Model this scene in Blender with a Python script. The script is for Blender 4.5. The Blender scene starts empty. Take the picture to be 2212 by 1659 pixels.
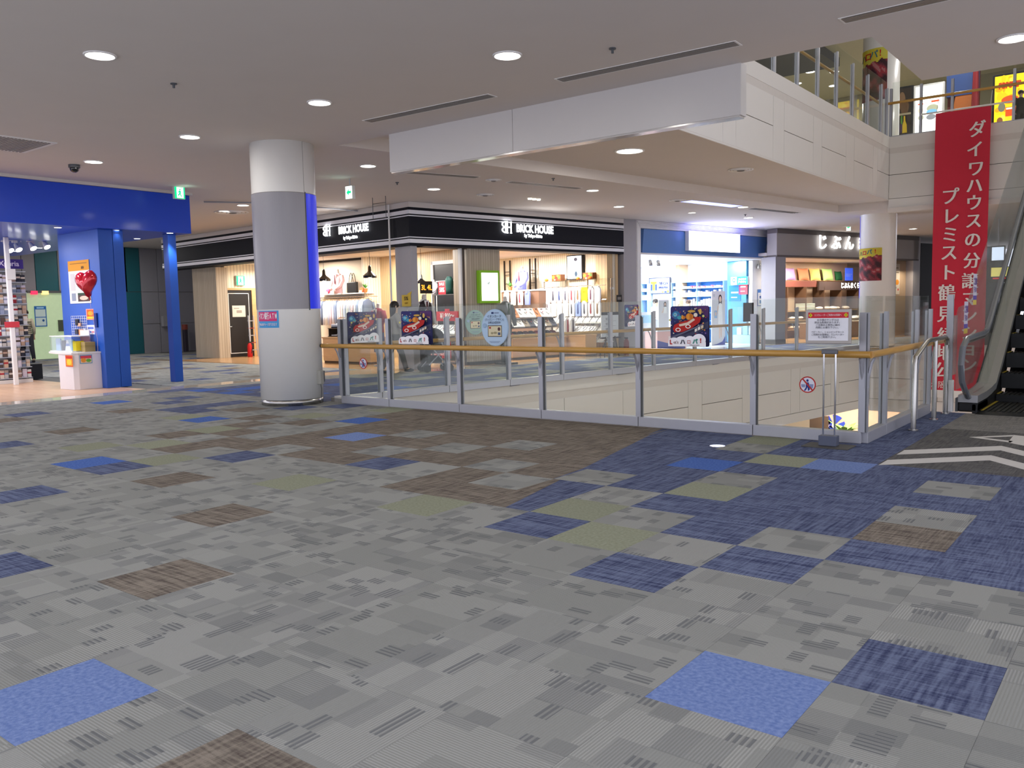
import bpy, math, random
from mathutils import Vector, Matrix
RND = random.Random(7)
sc = bpy.context.scene
COL = sc.collection
PI = math.pi
# ---------------------------------------------------------------- camera
cam = bpy.data.objects.new('camera', bpy.data.cameras.new('camera'))
COL.objects.link(cam)
sc.camera = cam
cam.data.sensor_width = 36
cam.data.lens = 29.6397
cam.data.clip_end = 300
_r, _u, _f, _c = (0.789487,0.613431,-0.020311),(-0.038475,0.082491,0.995849),(-0.612560,0.785428,-0.088728),(2.434064,-4.073814,1.394454)
cam.matrix_world = Matrix(((_r[0], _u[0], -_f[0], _c[0]), (_r[1], _u[1], -_f[1], _c[1]), (_r[2], _u[2], -_f[2], _c[2]), (0, 0, 0, 1)))
# ---------------------------------------------------------------- view, world, light
sc.view_settings.view_transform = 'Standard'
sc.view_settings.look = 'None'
sc.view_settings.gamma = 1
sc.view_settings.use_curve_mapping = False
sc.view_settings.exposure = 0.30
sc.cycles.use_denoising = True
sc.cycles.use_adaptive_sampling = True
sc.cycles.adaptive_threshold = .03
sc.cycles.max_bounces = 7
sc.cycles.diffuse_bounces = 4
sc.cycles.transparent_max_bounces = 24
sc.cycles.caustics_reflective = False
sc.cycles.caustics_refractive = False
sc.cycles.sample_clamp_indirect = 4
wd = bpy.data.worlds.new('world'); sc.world = wd
wd.use_nodes = True
wd.node_tree.nodes['Background'].inputs[0].default_value = (.86, .87, 1, 1)
wd.node_tree.nodes['Background'].inputs[1].default_value = 1.7
DOWN_W = 7.5       # watts of one mall downlight
CZ = 3.94           # height of the mall ceiling
def lamp(kind, loc, power, color=(1, 1, 1), size=.2, rot=(0, 0, 0), size_y=None, spot=None, blend=.6):
    l = bpy.data.lights.new('lamp_light', kind)
    l.energy = power; l.color = color
    if kind == 'AREA':
        l.size = size
        if size_y: l.shape = 'RECTANGLE'; l.size_y = size_y
        else: l.shape = 'DISK'
    else:
        l.shadow_soft_size = size
        if kind == 'SPOT': l.spot_size = spot or 1.6; l.spot_blend = blend
    o = bpy.data.objects.new('lamp_light', l); COL.objects.link(o)
    o.location = loc; o.rotation_euler = rot
    return o
# ---------------------------------------------------------------- mesh helpers
class MB:
    def __init__(s): s.v = []; s.f = []; s.m = []
    def add(s, vs, fs, mi=0):
        b = len(s.v); s.v += [tuple(p) for p in vs]
        for q in fs: s.f.append(tuple(b + i for i in q)); s.m.append(mi)
        return s
    def box(s, x0, y0, z0, x1, y1, z1, mi=0):
        if x0 > x1: x0, x1 = x1, x0
        if y0 > y1: y0, y1 = y1, y0
        if z0 > z1: z0, z1 = z1, z0
        return s.add([(x0,y0,z0),(x1,y0,z0),(x1,y1,z0),(x0,y1,z0),(x0,y0,z1),(x1,y0,z1),(x1,y1,z1),(x0,y1,z1)],
                     [(0,3,2,1),(4,5,6,7),(0,1,5,4),(1,2,6,5),(2,3,7,6),(3,0,4,7)], mi)
    def obox(s, p, q, w, z0, z1, mi=0, off=0):      # upright box along the plan line p-q, w wide, shifted sideways by off
        dx, dy = q[0]-p[0], q[1]-p[1]; L = math.hypot(dx, dy); nx, ny = -dy/L, dx/L
        a, b = off - w/2, off + w/2
        P = [(p[0]+nx*a, p[1]+ny*a), (q[0]+nx*a, q[1]+ny*a), (q[0]+nx*b, q[1]+ny*b), (p[0]+nx*b, p[1]+ny*b)]
        return s.prism(P, z0, z1, mi)
    def prism(s, P, z0, z1, mi=0):
        n = len(P)
        ar = sum(P[i][0]*P[(i+1)%n][1]-P[(i+1)%n][0]*P[i][1] for i in range(n))
        if ar < 0: P = P[::-1]
        return s.add([(x,y,z0) for x,y in P]+[(x,y,z1) for x,y in P],
                     [tuple(range(n-1,-1,-1)), tuple(range(n,2*n))]+[(i,(i+1)%n,n+(i+1)%n,n+i) for i in range(n)], mi)
    def plate(s, P, y0, y1, mi=0):                  # outline in x,z pushed from y0 to y1
        n = len(P)
        ar = sum(P[i][0]*P[(i+1)%n][1]-P[(i+1)%n][0]*P[i][1] for i in range(n))
        if ar < 0: P = P[::-1]
        return s.add([(x,y0,z) for x,z in P]+[(x,y1,z) for x,z in P],
                     [tuple(range(n)), tuple(range(2*n-1,n-1,-1))]+[(i,n+i,n+(i+1)%n,(i+1)%n) for i in range(n)], mi)
    def xplate(s, P, x0, x1, mi=0):                 # outline in y,z pushed from x0 to x1
        b = len(s.v); s.plate(P, x0, x1, mi)
        s.v[b:] = [(y, x, z) for x, y, z in s.v[b:]]
        s.f[-(len(P)+2):] = [q[::-1] for q in s.f[-(len(P)+2):]]
        return s
    def tube(s, pts, r, n=8, mi=0, cap=True):
        pts = [Vector(p) for p in pts]; rs = r if isinstance(r, (list, tuple)) else [r]*len(pts)
        vs = []; up = None
        for i, p in enumerate(pts):
            t = ((pts[min(i+1,len(pts)-1)]-p).normalized() + (p-pts[max(i-1,0)]).normalized()) if 0 < i < len(pts)-1 else (pts[min(i+1,len(pts)-1)]-pts[max(i-1,0)])
            t.normalize()
            if up is None: up = Vector((0,0,1)) if abs(t.z) < .9 else Vector((1,0,0))
            a = t.cross(up)
            if a.length < 1e-4: a = t.cross(Vector((0,1,0)))
            a.normalize(); b = a.cross(t).normalized(); up = b
            vs += [p + (a*math.cos(k*2*PI/n) + b*math.sin(k*2*PI/n))*rs[i] for k in range(n)]
        fs = [(i*n+k, i*n+(k+1)%n, (i+1)*n+(k+1)%n, (i+1)*n+k) for i in range(len(pts)-1) for k in range(n)]
        if cap: fs += [tuple(range(n-1,-1,-1)), tuple((len(pts)-1)*n+k for k in range(n))]
        return s.add(vs, fs, mi)
    def cyl(s, x, y, z0, z1, r, r1=None, n=20, mi=0): return s.lathe([(r, z0), (r if r1 is None else r1, z1)], (x, y, 0), n, mi)
    def lathe(s, prof, c=(0,0,0), n=24, mi=0, cap=True):
        vs = [(c[0]+r*math.cos(k*2*PI/n), c[1]+r*math.sin(k*2*PI/n), c[2]+z) for r, z in prof for k in range(n)]
        m = len(prof)
        fs = [(i*n+k, i*n+(k+1)%n, (i+1)*n+(k+1)%n, (i+1)*n+k) for i in range(m-1) for k in range(n)]
        if cap: fs += [tuple(range(n-1,-1,-1)), tuple((m-1)*n+k for k in range(n))]
        return s.add(vs, fs, mi)
    def loft(s, secs, n=14, mi=0):                  # sections (x, y, z, rx, ry)
        vs = [(x+rx*math.cos(k*2*PI/n), y+ry*math.sin(k*2*PI/n), z) for x,y,z,rx,ry in secs for k in range(n)]
        m = len(secs)
        fs = [(i*n+k, i*n+(k+1)%n, (i+1)*n+(k+1)%n, (i+1)*n+k) for i in range(m-1) for k in range(n)]
        fs += [tuple(range(n-1,-1,-1)), tuple((m-1)*n+k for k in range(n))]
        return s.add(vs, fs, mi)
    def sph(s, c, r, n=12, m=8, mi=0):
        if not isinstance(r, tuple): r = (r, r, r)
        vs = [(c[0]+r[0]*math.sin(PI*j/m)*math.cos(2*PI*k/n), c[1]+r[1]*math.sin(PI*j/m)*math.sin(2*PI*k/n), c[2]-r[2]*math.cos(PI*j/m)) for j in range(1, m) for k in range(n)]
        vs += [(c[0],c[1],c[2]-r[2]), (c[0],c[1],c[2]+r[2])]
        N = n*(m-1)
        fs = [(j*n+k, j*n+(k+1)%n, (j+1)*n+(k+1)%n, (j+1)*n+k) for j in range(m-2) for k in range(n)]
        fs += [(N, (k+1)%n, k) for k in range(n)] + [(N+1, (m-2)*n+k, (m-2)*n+(k+1)%n) for k in range(n)]
        return s.add(vs, fs, mi)
    def mesh(s, name, mats, smooth=False):
        me = bpy.data.meshes.new(name); me.from_pydata(s.v, [], s.f)
        for m in (mats if isinstance(mats, (list, tuple)) else [mats]): me.materials.append(m)
        if len(me.materials) > 1: me.polygons.foreach_set('material_index', s.m)
        if smooth: me.polygons.foreach_set('use_smooth', [True]*len(me.polygons))
        me.update()
        return me
    def build(s, name, mats, parent=None, smooth=False, bev=0):
        o = bpy.data.objects.new(name, s.mesh(name, mats, smooth)); COL.objects.link(o); o.parent = parent
        if smooth and smooth != 2:
            m = o.modifiers.new('edges', 'EDGE_SPLIT'); m.split_angle = math.radians(35)
        if bev:
            m = o.modifiers.new('bevel', 'BEVEL'); m.width = bev; m.segments = 2; m.limit_method = 'ANGLE'
        return o
def tag(o, label=None, cat=None, group=None, kind=None):
    for k, v in (('label', label), ('category', cat), ('group', group), ('kind', kind)):
        if v: o[k] = v
    return o
def thing(name, label, cat, loc=(0,0,0), rz=0, group=None):
    o = bpy.data.objects.new(name, None); COL.objects.link(o)
    o.empty_display_size = .1
    o.location = loc; o.rotation_euler = (0, 0, rz)
    return tag(o, label, cat, group)
def struct(name, mb, m, parent=None, smooth=False, bev=0, label=None):
    o = mb.build(name, m, parent, smooth, bev)
    if parent is None: o['kind'] = 'structure'
    if label: o['label'] = label
    return o
def inst(o, parent, loc=(0,0,0), rot=(0,0,0), scale=(1,1,1)):        # a further piece sharing the mesh of o
    c = o.copy(); COL.objects.link(c); c.parent = parent
    c.location = loc; c.rotation_euler = rot; c.scale = scale
    return c
KIDS = {}
def dup(root, loc, rz=0, label=None, scale=None, group=None):
    if root.name not in KIDS: KIDS[root.name] = [(k, list(k.children)) for k in root.children]
    r = root.copy(); COL.objects.link(r); r.location = loc; r.rotation_euler = (0, 0, rz)
    if scale: r.scale = scale
    if label: r['label'] = label
    if group: r['group'] = group
    for ch, gs in KIDS[root.name]:
        c = ch.copy(); COL.objects.link(c); c.parent = r
        for g in gs:
            d = g.copy(); COL.objects.link(d); d.parent = c
    return r
class Frame:                                        # a straight shop front: a runs along it, d goes inwards, z up
    def __init__(s, o, u): L = math.hypot(*u); s.o = o; s.u = (u[0]/L, u[1]/L); s.rz = math.atan2(u[1], u[0])
    def __call__(s, a, d, z=0): return (s.o[0]+a*s.u[0]-d*s.u[1], s.o[1]+a*s.u[1]+d*s.u[0], z)
F0 = Frame((0, 0), (1, 0))
FX = Frame((0, 0), (0, 1))                          # a = y, d = -x
FS = Frame((-11.65, 10.2), (.192, .981))            # the shirt shop's long front and the blue shop beyond it
FT = Frame((-8.2, 24.35), (.295, .956))             # the pillow shop
FW = Frame((-12.3, 10.3), (.995, -.08))             # the shirt shop's short front
FL = Frame((-7.57, 4.55), (.151, .989))             # the far edge of the void
# ---------------------------------------------------------------- materials
def lin(h):
    h = h.lstrip('#'); c = [int(h[i:i+2], 16)/255 for i in (0, 2, 4)]
    return tuple(x/12.92 if x <= .04045 else ((x+.055)/1.055)**2.4 for x in c) + (1,)
MATS = {}
def nodes(name):
    m = bpy.data.materials.new(name); m.use_nodes = True
    nt = m.node_tree; return m, nt, nt.nodes['Principled BSDF']
def M(name, col, rough=.55, metal=0, var=.05, scale=9, em=0, bump=0, spec=.4, stretch=None, emcol=None, coat=0):
    if name in MATS: return MATS[name]
    m, nt, b = nodes(name)
    c = lin(col) if isinstance(col, str) else tuple(col)+(1,)
    tc = nt.nodes.new('ShaderNodeTexCoord'); n = nt.nodes.new('ShaderNodeTexNoise'); n.inputs['Scale'].default_value = scale
    n.inputs['Detail'].default_value = 3
    if stretch:
        mp = nt.nodes.new('ShaderNodeMapping'); mp.inputs['Scale'].default_value = stretch
        nt.links.new(tc.outputs['Object'], mp.inputs[0]); nt.links.new(mp.outputs[0], n.inputs['Vector'])
    else: nt.links.new(tc.outputs['Object'], n.inputs['Vector'])
    mx = nt.nodes.new('ShaderNodeMix'); mx.data_type = 'RGBA'
    mx.inputs[6].default_value = tuple(x*(1-var) for x in c[:3])+(1,)
    mx.inputs[7].default_value = tuple(min(1, x*(1+var)) for x in c[:3])+(1,)
    nt.links.new(n.outputs['Fac'], mx.inputs[0]); nt.links.new(mx.outputs[2], b.inputs['Base Color'])
    b.inputs['Roughness'].default_value = rough; b.inputs['Metallic'].default_value = metal
    b.inputs['Specular IOR Level'].default_value = spec
    if coat: b.inputs['Coat Weight'].default_value = coat; b.inputs['Coat Roughness'].default_value = .08
    if em:
        if emcol: b.inputs['Emission Color'].default_value = lin(emcol)
        else: nt.links.new(mx.outputs[2], b.inputs['Emission Color'])
        b.inputs['Emission Strength'].default_value = em
    if bump:
        bp = nt.nodes.new('ShaderNodeBump'); bp.inputs['Strength'].default_value = bump; bp.inputs['Distance'].default_value = .01
        nt.links.new(n.outputs['Fac'], bp.inputs['Height']); nt.links.new(bp.outputs[0], b.inputs['Normal'])
    MATS[name] = m
    return m
def P(col, em=0):                                   # flat print ink / plain paint of one colour; em: glow of its own
    return M('ink_%s_%s' % (col, em), col, .6, var=.03, scale=30, em=em, spec=.25)
class NB:                                           # short-hand for node maths
    def __init__(s, nt): s.nt = nt
    def _in(s, sock, v):
        if isinstance(v, (int, float)): sock.default_value = v
        elif isinstance(v, tuple): sock.default_value = v
        else: s.nt.links.new(v, sock)
    def m(s, op, a, b=0., c=0.):
        n = s.nt.nodes.new('ShaderNodeMath'); n.operation = op
        for i, v in enumerate((a, b, c)): s._in(n.inputs[i], v)
        return n.outputs[0]
    def vm(s, op, a, b=(0,0,0)):
        n = s.nt.nodes.new('ShaderNodeVectorMath'); n.operation = op
        s._in(n.inputs[0], a); s._in(n.inputs[1], b)
        return n.outputs[0]
    def wn(s, v):
        n = s.nt.nodes.new('ShaderNodeTexWhiteNoise'); n.noise_dimensions = '3D'; s._in(n.inputs[0], v)
        return n.outputs[0], n.outputs[1]
    def mix(s, f, a, b, rgb=True):
        n = s.nt.nodes.new('ShaderNodeMix'); n.data_type = 'RGBA' if rgb else 'VECTOR'
        i = (6, 7, 2) if rgb else (4, 5, 1)
        s._in(n.inputs[0], f); s._in(n.inputs[i[0]], a); s._in(n.inputs[i[1]], b)
        return n.outputs[i[2]]
    def noise(s, v, scale, detail=2):
        n = s.nt.nodes.new('ShaderNodeTexNoise'); n.inputs['Scale'].default_value = scale; n.inputs['Detail'].default_value = detail
        s._in(n.inputs['Vector'], v); return n.outputs['Fac']
    def xyz(s, v):
        n = s.nt.nodes.new('ShaderNodeSeparateXYZ'); s._in(n.inputs[0], v); return n.outputs
    def comb(s, x, y, z=0.):
        n = s.nt.nodes.new('ShaderNodeCombineXYZ')
        for i, v in enumerate((x, y, z)): s._in(n.inputs[i], v)
        return n.outputs[0]
def carpet(name, base, dark, light, kind):
    m, nt, b = nodes(name); q = NB(nt)
    pos = nt.nodes.new('ShaderNodeNewGeometry').outputs['Position']
    p2 = q.vm('MULTIPLY', pos, (2, 2, 0)); tid = q.vm('FLOOR', p2); loc = q.vm('SUBTRACT', p2, tid)
    rv, rc = q.wn(q.vm('ADD', tid, (.37, .71, .5)))
    lx, ly = q.xyz(loc)[0], q.xyz(loc)[1]
    sw = q.m('GREATER_THAN', rv, .5)
    l2 = q.mix(sw, q.comb(lx, ly), q.comb(ly, lx), False)
    ax, ay = q.xyz(l2)[0], q.xyz(l2)[1]
    fine = q.noise(pos, 420, 1)
    if kind == 'grey':
        rib = q.m('SINE', q.m('MULTIPLY', ay, 2*PI*42))
        col = base; dk = None; ribf = q.m('MULTIPLY', q.m('GREATER_THAN', rib, 0.), .5)
        def layer(nx, ny, k, thr):
            cell = q.vm('FLOOR', q.vm('ADD', q.vm('MULTIPLY', l2, (nx, ny, 0)), q.vm('MULTIPLY', rc, (3.1, 4.7, 0))))
            v, c = q.wn(q.vm('ADD', q.vm('ADD', cell, q.vm('MULTIPLY', tid, (17, 31, 0))), (k, .31, k*.7)))
            return q.m('GREATER_THAN', v, thr), q.xyz(c)[1]
        a1, r1 = layer(2.7, 4.5, .13, .74)
        a2, r2 = layer(4.6, 9, 1.7, .925)
        a3, r3 = layer(8, 5.2, 3.3, .945)
        a4, r4 = layer(2.6, 1.8, 5.9, .50)
        lite = q.m('MULTIPLY', a4, q.m('MULTIPLY', ribf, 1.1))
        wide = q.m('MULTIPLY', a1, q.m('ADD', .18, q.m('MULTIPLY', r1, .26)))
        strp = q.m('MULTIPLY', q.m('MAXIMUM', a2, a3), q.m('ADD', .22, q.m('MULTIPLY', q.m('GREATER_THAN', q.m('SINE', q.m('MULTIPLY', ay, 2*PI*21)), .0), .62)))
        d = q.m('MINIMUM', q.m('MAXIMUM', wide, strp), 1.)
        c1 = q.mix(lite, base, light); c2 = q.mix(d, c1, dark)
        hgt = q.m('ADD', q.m('MULTIPLY', rib, .35), fine)
    elif kind == 'weave':
        s1 = q.noise(q.vm('MULTIPLY', l2, (1.0, 15, 1)), 2.2, 4); s2 = q.noise(q.vm('ADD', q.vm('MULTIPLY', l2, (13, .9, 1)), q.vm('MULTIPLY', rc, (9, 9, 9))), 2.0, 4)
        t = q.m('MULTIPLY', q.m('SUBTRACT', q.m('ADD', q.m('MULTIPLY', s1, .85), s2), .70), 2.6)
        t.node.use_clamp = True
        t = q.m('ADD', q.m('MULTIPLY', t, .8), q.m('MULTIPLY', q.m('SUBTRACT', q.noise(pos, 90, 2), .5), .5)); t.node.use_clamp = True
        c2 = q.mix(t, dark, light); hgt = q.m('ADD', q.m('MULTIPLY', t, .8), fine)
    else:
        n1 = q.noise(pos, 55, 4)
        t = q.m('MULTIPLY', q.m('SUBTRACT', n1, .3), 2.4); t.node.use_clamp = True
        c2 = q.mix(t, dark, light); hgt = q.m('ADD', n1, fine)
    tint = q.m('ADD', .82, q.m('MULTIPLY', fine, .36))
    c3 = q.vm('MULTIPLY', c2, q.comb(tint, tint, tint))
    jit = q.m('ADD', .95, q.m('MULTIPLY', rv, .1)); c3 = q.vm('MULTIPLY', c3, q.comb(jit, jit, jit))
    nt.links.new(c3, b.inputs['Base Color'])
    b.inputs['Roughness'].default_value = .95; b.inputs['Specular IOR Level'].default_value = .1
    bp = nt.nodes.new('ShaderNodeBump'); bp.inputs['Strength'].default_value = .5; bp.inputs['Distance'].default_value = .004
    nt.links.new(hgt, bp.inputs['Height']); nt.links.new(bp.outputs[0], b.inputs['Normal'])
    return m
def glass(name, tint, refl=1.0, rough=.02, haze=0.):
    m = bpy.data.materials.new(name); m.use_nodes = True; nt = m.node_tree; nt.nodes.clear(); q = NB(nt)
    out = nt.nodes.new('ShaderNodeOutputMaterial')
    tr = nt.nodes.new('ShaderNodeBsdfTransparent'); tr.inputs[0].default_value = tint
    gl = nt.nodes.new('ShaderNodeBsdfGlossy'); gl.inputs['Roughness'].default_value = rough; gl.inputs[0].default_value = (1, 1, 1, 1)
    lw = nt.nodes.new('ShaderNodeLayerWeight'); lw.inputs[0].default_value = .5
    fres = q.m('ADD', .035, q.m('MULTIPLY', .9, q.m('POWER', lw.outputs['Facing'], 5.)))
    tc = nt.nodes.new('ShaderNodeTexCoord'); sm = q.noise(tc.outputs['Object'], 1.6, 3)
    mx = nt.nodes.new('ShaderNodeMixShader'); nt.links.new(q.m('MULTIPLY', fres, q.m('MULTIPLY', q.m('ADD', .85, q.m('MULTIPLY', sm, .3)), refl)), mx.inputs[0])
    nt.links.new(tr.outputs[0], mx.inputs[1]); nt.links.new(gl.outputs[0], mx.inputs[2])
    last = mx.outputs[0]
    if haze:
        df = nt.nodes.new('ShaderNodeBsdfDiffuse'); df.inputs[0].default_value = (.7, .75, .72, 1)
        m2 = nt.nodes.new('ShaderNodeMixShader'); m2.inputs[0].default_value = haze
        nt.links.new(last, m2.inputs[1]); nt.links.new(df.outputs[0], m2.inputs[2]); last = m2.outputs[0]
    nt.links.new(last, out.inputs[0])
    return m
def slats(name, c1, c2, pitch, rough=.5, axis=0):   # upright wooden battens: fine grooves with grain
    m, nt, b = nodes(name); q = NB(nt)
    tc = nt.nodes.new('ShaderNodeTexCoord'); o = q.xyz(tc.outputs['Object'])
    t = q.m('FRACT', q.m('DIVIDE', q.m('ADD', o[0], o[1]), pitch))
    gr = q.m('GREATER_THAN', q.m('ABSOLUTE', q.m('SUBTRACT', t, .5)), .40)
    idn = q.m('FLOOR', q.m('DIVIDE', q.m('ADD', o[0], o[1]), pitch)); wv, _ = q.wn(q.comb(idn, .5, .5))
    g = q.noise(q.vm('MULTIPLY', tc.outputs['Object'], (30, 30, 1.2)), 2, 4)
    c = q.mix(q.m('ADD', q.m('MULTIPLY', g, .6), q.m('MULTIPLY', wv, .4)), lin(c1), lin(c2))
    c = q.mix(q.m('MULTIPLY', gr, .45), c, (.16, .11, .07, 1))
    nt.links.new(c, b.inputs['Base Color']); b.inputs['Roughness'].default_value = rough
    bp = nt.nodes.new('ShaderNodeBump'); bp.inputs['Distance'].default_value = .02; bp.inputs['Strength'].default_value = .6
    nt.links.new(q.m('SUBTRACT', 1., gr), bp.inputs['Height']); nt.links.new(bp.outputs[0], b.inputs['Normal'])
    return m
def wood(name, c1, c2, rough=.4, st=(1.5, 20, 20)):
    m, nt, b = nodes(name); q = NB(nt)
    tc = nt.nodes.new('ShaderNodeTexCoord')
    g = q.noise(q.vm('MULTIPLY', tc.outputs['Object'], st), 2, 5)
    nt.links.new(q.mix(g, lin(c1), lin(c2)), b.inputs['Base Color']); b.inputs['Roughness'].default_value = rough
    return m
CARP = {
 'g': carpet('carpet_grey', (.268, .276, .262, 1), (.135, .142, .150, 1), (.40, .405, .385, 1), 'grey'),
 'D': carpet('carpet_navy', (0, 0, 0, 1), (.040, .050, .115, 1), (.175, .21, .33, 1), 'weave'),
 'N': carpet('carpet_brown', (0, 0, 0, 1), (.095, .078, .068, 1), (.29, .255, .21, 1), 'weave'),
 'G': carpet('carpet_green', (0, 0, 0, 1), (.225, .24, .17, 1), (.305, .325, .245, 1), 'plain'),
 'L': carpet('carpet_sky', (0, 0, 0, 1), (.115, .18, .42, 1), (.22, .30, .55, 1), 'plain'),
 'B': carpet('carpet_blue', (0, 0, 0, 1), (.045, .10, .36, 1), (.10, .19, .50, 1), 'plain'),
 'C': carpet('carpet_charcoal', (0, 0, 0, 1), (.075, .075, .08, 1), (.165, .16, .155, 1), 'weave'),
 'T': carpet('carpet_taupe', (0, 0, 0, 1), (.14, .14, .14, 1), (.26, .25, .24, 1), 'weave'),
}
white_wall = M('white_wall', '#d9d4cf', .7, var=.02, scale=3)
ceil_m = M('ceiling_paint', '#d6cfca', .85, var=.02, scale=2, spec=.2)
fascia_m = M('fascia_panel', '#dad7d3', .6, var=.015, scale=2)
joint_m = M('joint_dark', '#8d8884', .8)
alu = M('aluminium', '#acadb4', .4, .45, var=.03)
alu_dark = M('aluminium_dark', '#5d6064', .45, .5)
steel = M('stainless_steel', '#b4b2ae', .25, .95, var=.04)
chrome = M('chrome', '#d8d8da', .12, 1.0, var=.02)
black = M('black_paint', '#18191d', .45)
blackgloss = M('black_gloss', '#0d0d0f', .15, coat=.6)
rubber = M('black_rubber', '#15161a', .5)
whitep = M('white_paint', '#e6e4e2', .45, var=.02)
whiteg = M('white_gloss', '#f0efeb', .22, var=.015, spec=.3)
rail_wood = wood('rail_wood', '#a87a34', '#d2a455', .28, (2, 14, 14))
beech = wood('beech_wood', '#b98e5e', '#d3ab78', .45)
shopfloor = wood('shop_floor_wood', '#a67c52', '#c79d6e', .22, (1, 8, 1))
glass_m = glass('fence_glass', (.945, .965, .95, 1), .6, .03, .010)
glass_clear = glass('clear_glass', (.95, .97, .97, 1), 1.0)
slat_light = slats('slat_light', '#ece2d0', '#dccfb6', .09)
slat_tan = slats('slat_tan', '#d2b68c', '#bd9d70', .10)
slat_grey = slats('slat_grey', '#c2b5a1', '#a29480', .09)
light_em = M('lamp_diffuser', '#ffffff', .4, em=9, emcol='#fffaf0')
skin = M('skin', '#d9b49a', .55)
hair_m = M('dark_hair', '#1d1512', .5)
brown_hair = M('brown_hair', '#4a2c1c', .5)
# ---------------------------------------------------------------- lettering and flat print
TEXTS = []
def text(parent, s, x, z, size, m, y=0, bold=0, wide=1, ext=.002, name='lettering', align='CENTER', rot=0, mincho=False):
    cu = bpy.data.curves.new(name, 'FONT'); cu.body = s; cu.size = size; cu.align_x = align; cu.align_y = 'CENTER'
    cu.extrude = ext; cu.offset = bold if size > .06 else 0; cu.resolution_u = 3
    o = bpy.data.objects.new(name, cu); COL.objects.link(o); o.parent = parent
    o.location = (x, y - ext, z); o.rotation_euler = (PI/2, rot, 0); o.scale = (wide, 1, 1)
    cu.materials.append(m); TEXTS.append((o, mincho))
    return o
def finish_texts():
    bpy.context.view_layer.update()
    dg = bpy.context.evaluated_depsgraph_get()
    out = []
    for o, mincho in TEXTS:
        me = bpy.data.meshes.new_from_object(o.evaluated_get(dg))
        if mincho:                                  # broader upright strokes, as in a serif cut
            vs = [v.co.copy() for v in me.vertices]; fs = [tuple(p.vertices) for p in me.polygons]; n = len(vs); k = mincho
            m2 = bpy.data.meshes.new('lettering')
            m2.from_pydata([v + Vector((d, 0, e)) for d, e in ((-k, -.0006), (0, .0006), (k, 0)) for v in vs], [], [tuple(i+j*n for i in f) for j in range(3) for f in fs])
            m2.materials.append(me.materials[0]); me = m2
        out.append((o, me))
    for o, me in out:
        n = bpy.data.objects.new('lettering', me); COL.objects.link(n); n.parent = o.parent
        n.location = o.location; n.rotation_euler = o.rotation_euler; n.scale = o.scale
        cu = o.data; bpy.data.objects.remove(o); bpy.data.curves.remove(cu)
def ell(cx, cz, rx, rz, n=20, a0=0, a1=2*PI): return [(cx+rx*math.cos(a0+(a1-a0)*k/n), cz+rz*math.sin(a0+(a1-a0)*k/n)) for k in range(n if a1-a0 >= 2*PI-.01 else n+1)]
def art(parent, x0, z0, w, h, items, y=0, em=0, name='print'):
    """flat print: inks laid over each other on a sheet whose lower corner is x0,z0; items in fractions of w,h"""
    mb = MB(); cols = []; k = 0
    for it in items:
        t = it[0]; c = it[5] if t == 't' else it[-1]
        if t == 't': 
            text(parent, it[1], x0+it[2]*w, z0+it[3]*h, it[4]*h, P(c, em), y-.0006*(len(items)+1), bold=it[6] if len(it) > 6 else 0, wide=it[7] if len(it) > 7 else 1, ext=.0005); continue
        if t == 'r': Q = [(it[1], it[2]), (it[3], it[2]), (it[3], it[4]), (it[1], it[4])]
        elif t == 'e': Q = ell(*it[1:5])
        else: Q = it[1]
        if c not in cols: cols.append(c)
        k += 1
        Q = [(x0+a*w, z0+b*h) for a, b in Q]
        n = len(Q); ar = sum(Q[i][0]*Q[(i+1)%n][1]-Q[(i+1)%n][0]*Q[i][1] for i in range(n))
        if ar < 0: Q = Q[::-1]
        mb.add([(a, y-.0006*k, b) for a, b in Q], [tuple(range(n))], cols.index(c))
    if k: return mb.build(name, [P(c, em) for c in cols], parent)
# ================================================================ the setting
LA_ = FL(0, .07)[:2]; LB_ = FL(18.6, .07)[:2]           # the void's long edge
struct('floor', MB().prism([(-33,-6.5),(7,-6.5),(7,7.6),(.12,7.6),(.12,4.58),LA_,LB_,(10,23.4),(10,46),(-33,46)], -.32, -.012), M('screed', '#6f6f6d', .9), label='carpeted mall floor of the upper storey around the open void')
FLOOR = bpy.data.objects['floor']
struct('ceiling', MB().prism([(-33,-6.5),(7,-6.5),(7,6.83),(.06,6.83),(.06,4.73),(LA_[0]-.05,4.73),(LB_[0]-.3,20.9),(10,20.9),(10,46),(-33,46)], CZ, 4.2), ceil_m, label='plain off-white mall ceiling')
struct('ceiling', MB().prism([(-9,4.5),(-3.753,4.5),(-3.753,21),(-9,21)], 4.14, 4.35), ceil_m, label='raised off-white ceiling bay over the void')
# hanging smoke baffle between near ceiling and void
b = struct('trim_1', MB().box(-6.57,4.70,3.405,-4.32,4.85,3.945).box(-4.314,4.70,3.405,-1.25,4.85,3.945), M('baffle_paint', '#cfcbc8', .35, var=.01), label='long white box baffle hanging below the ceiling edge')
struct('trim_rail', MB().box(-6.55,4.705,3.385,-1.27,4.845,3.404), M('baffle_edge', '#d8d4d0', .12, .3), b)
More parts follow.
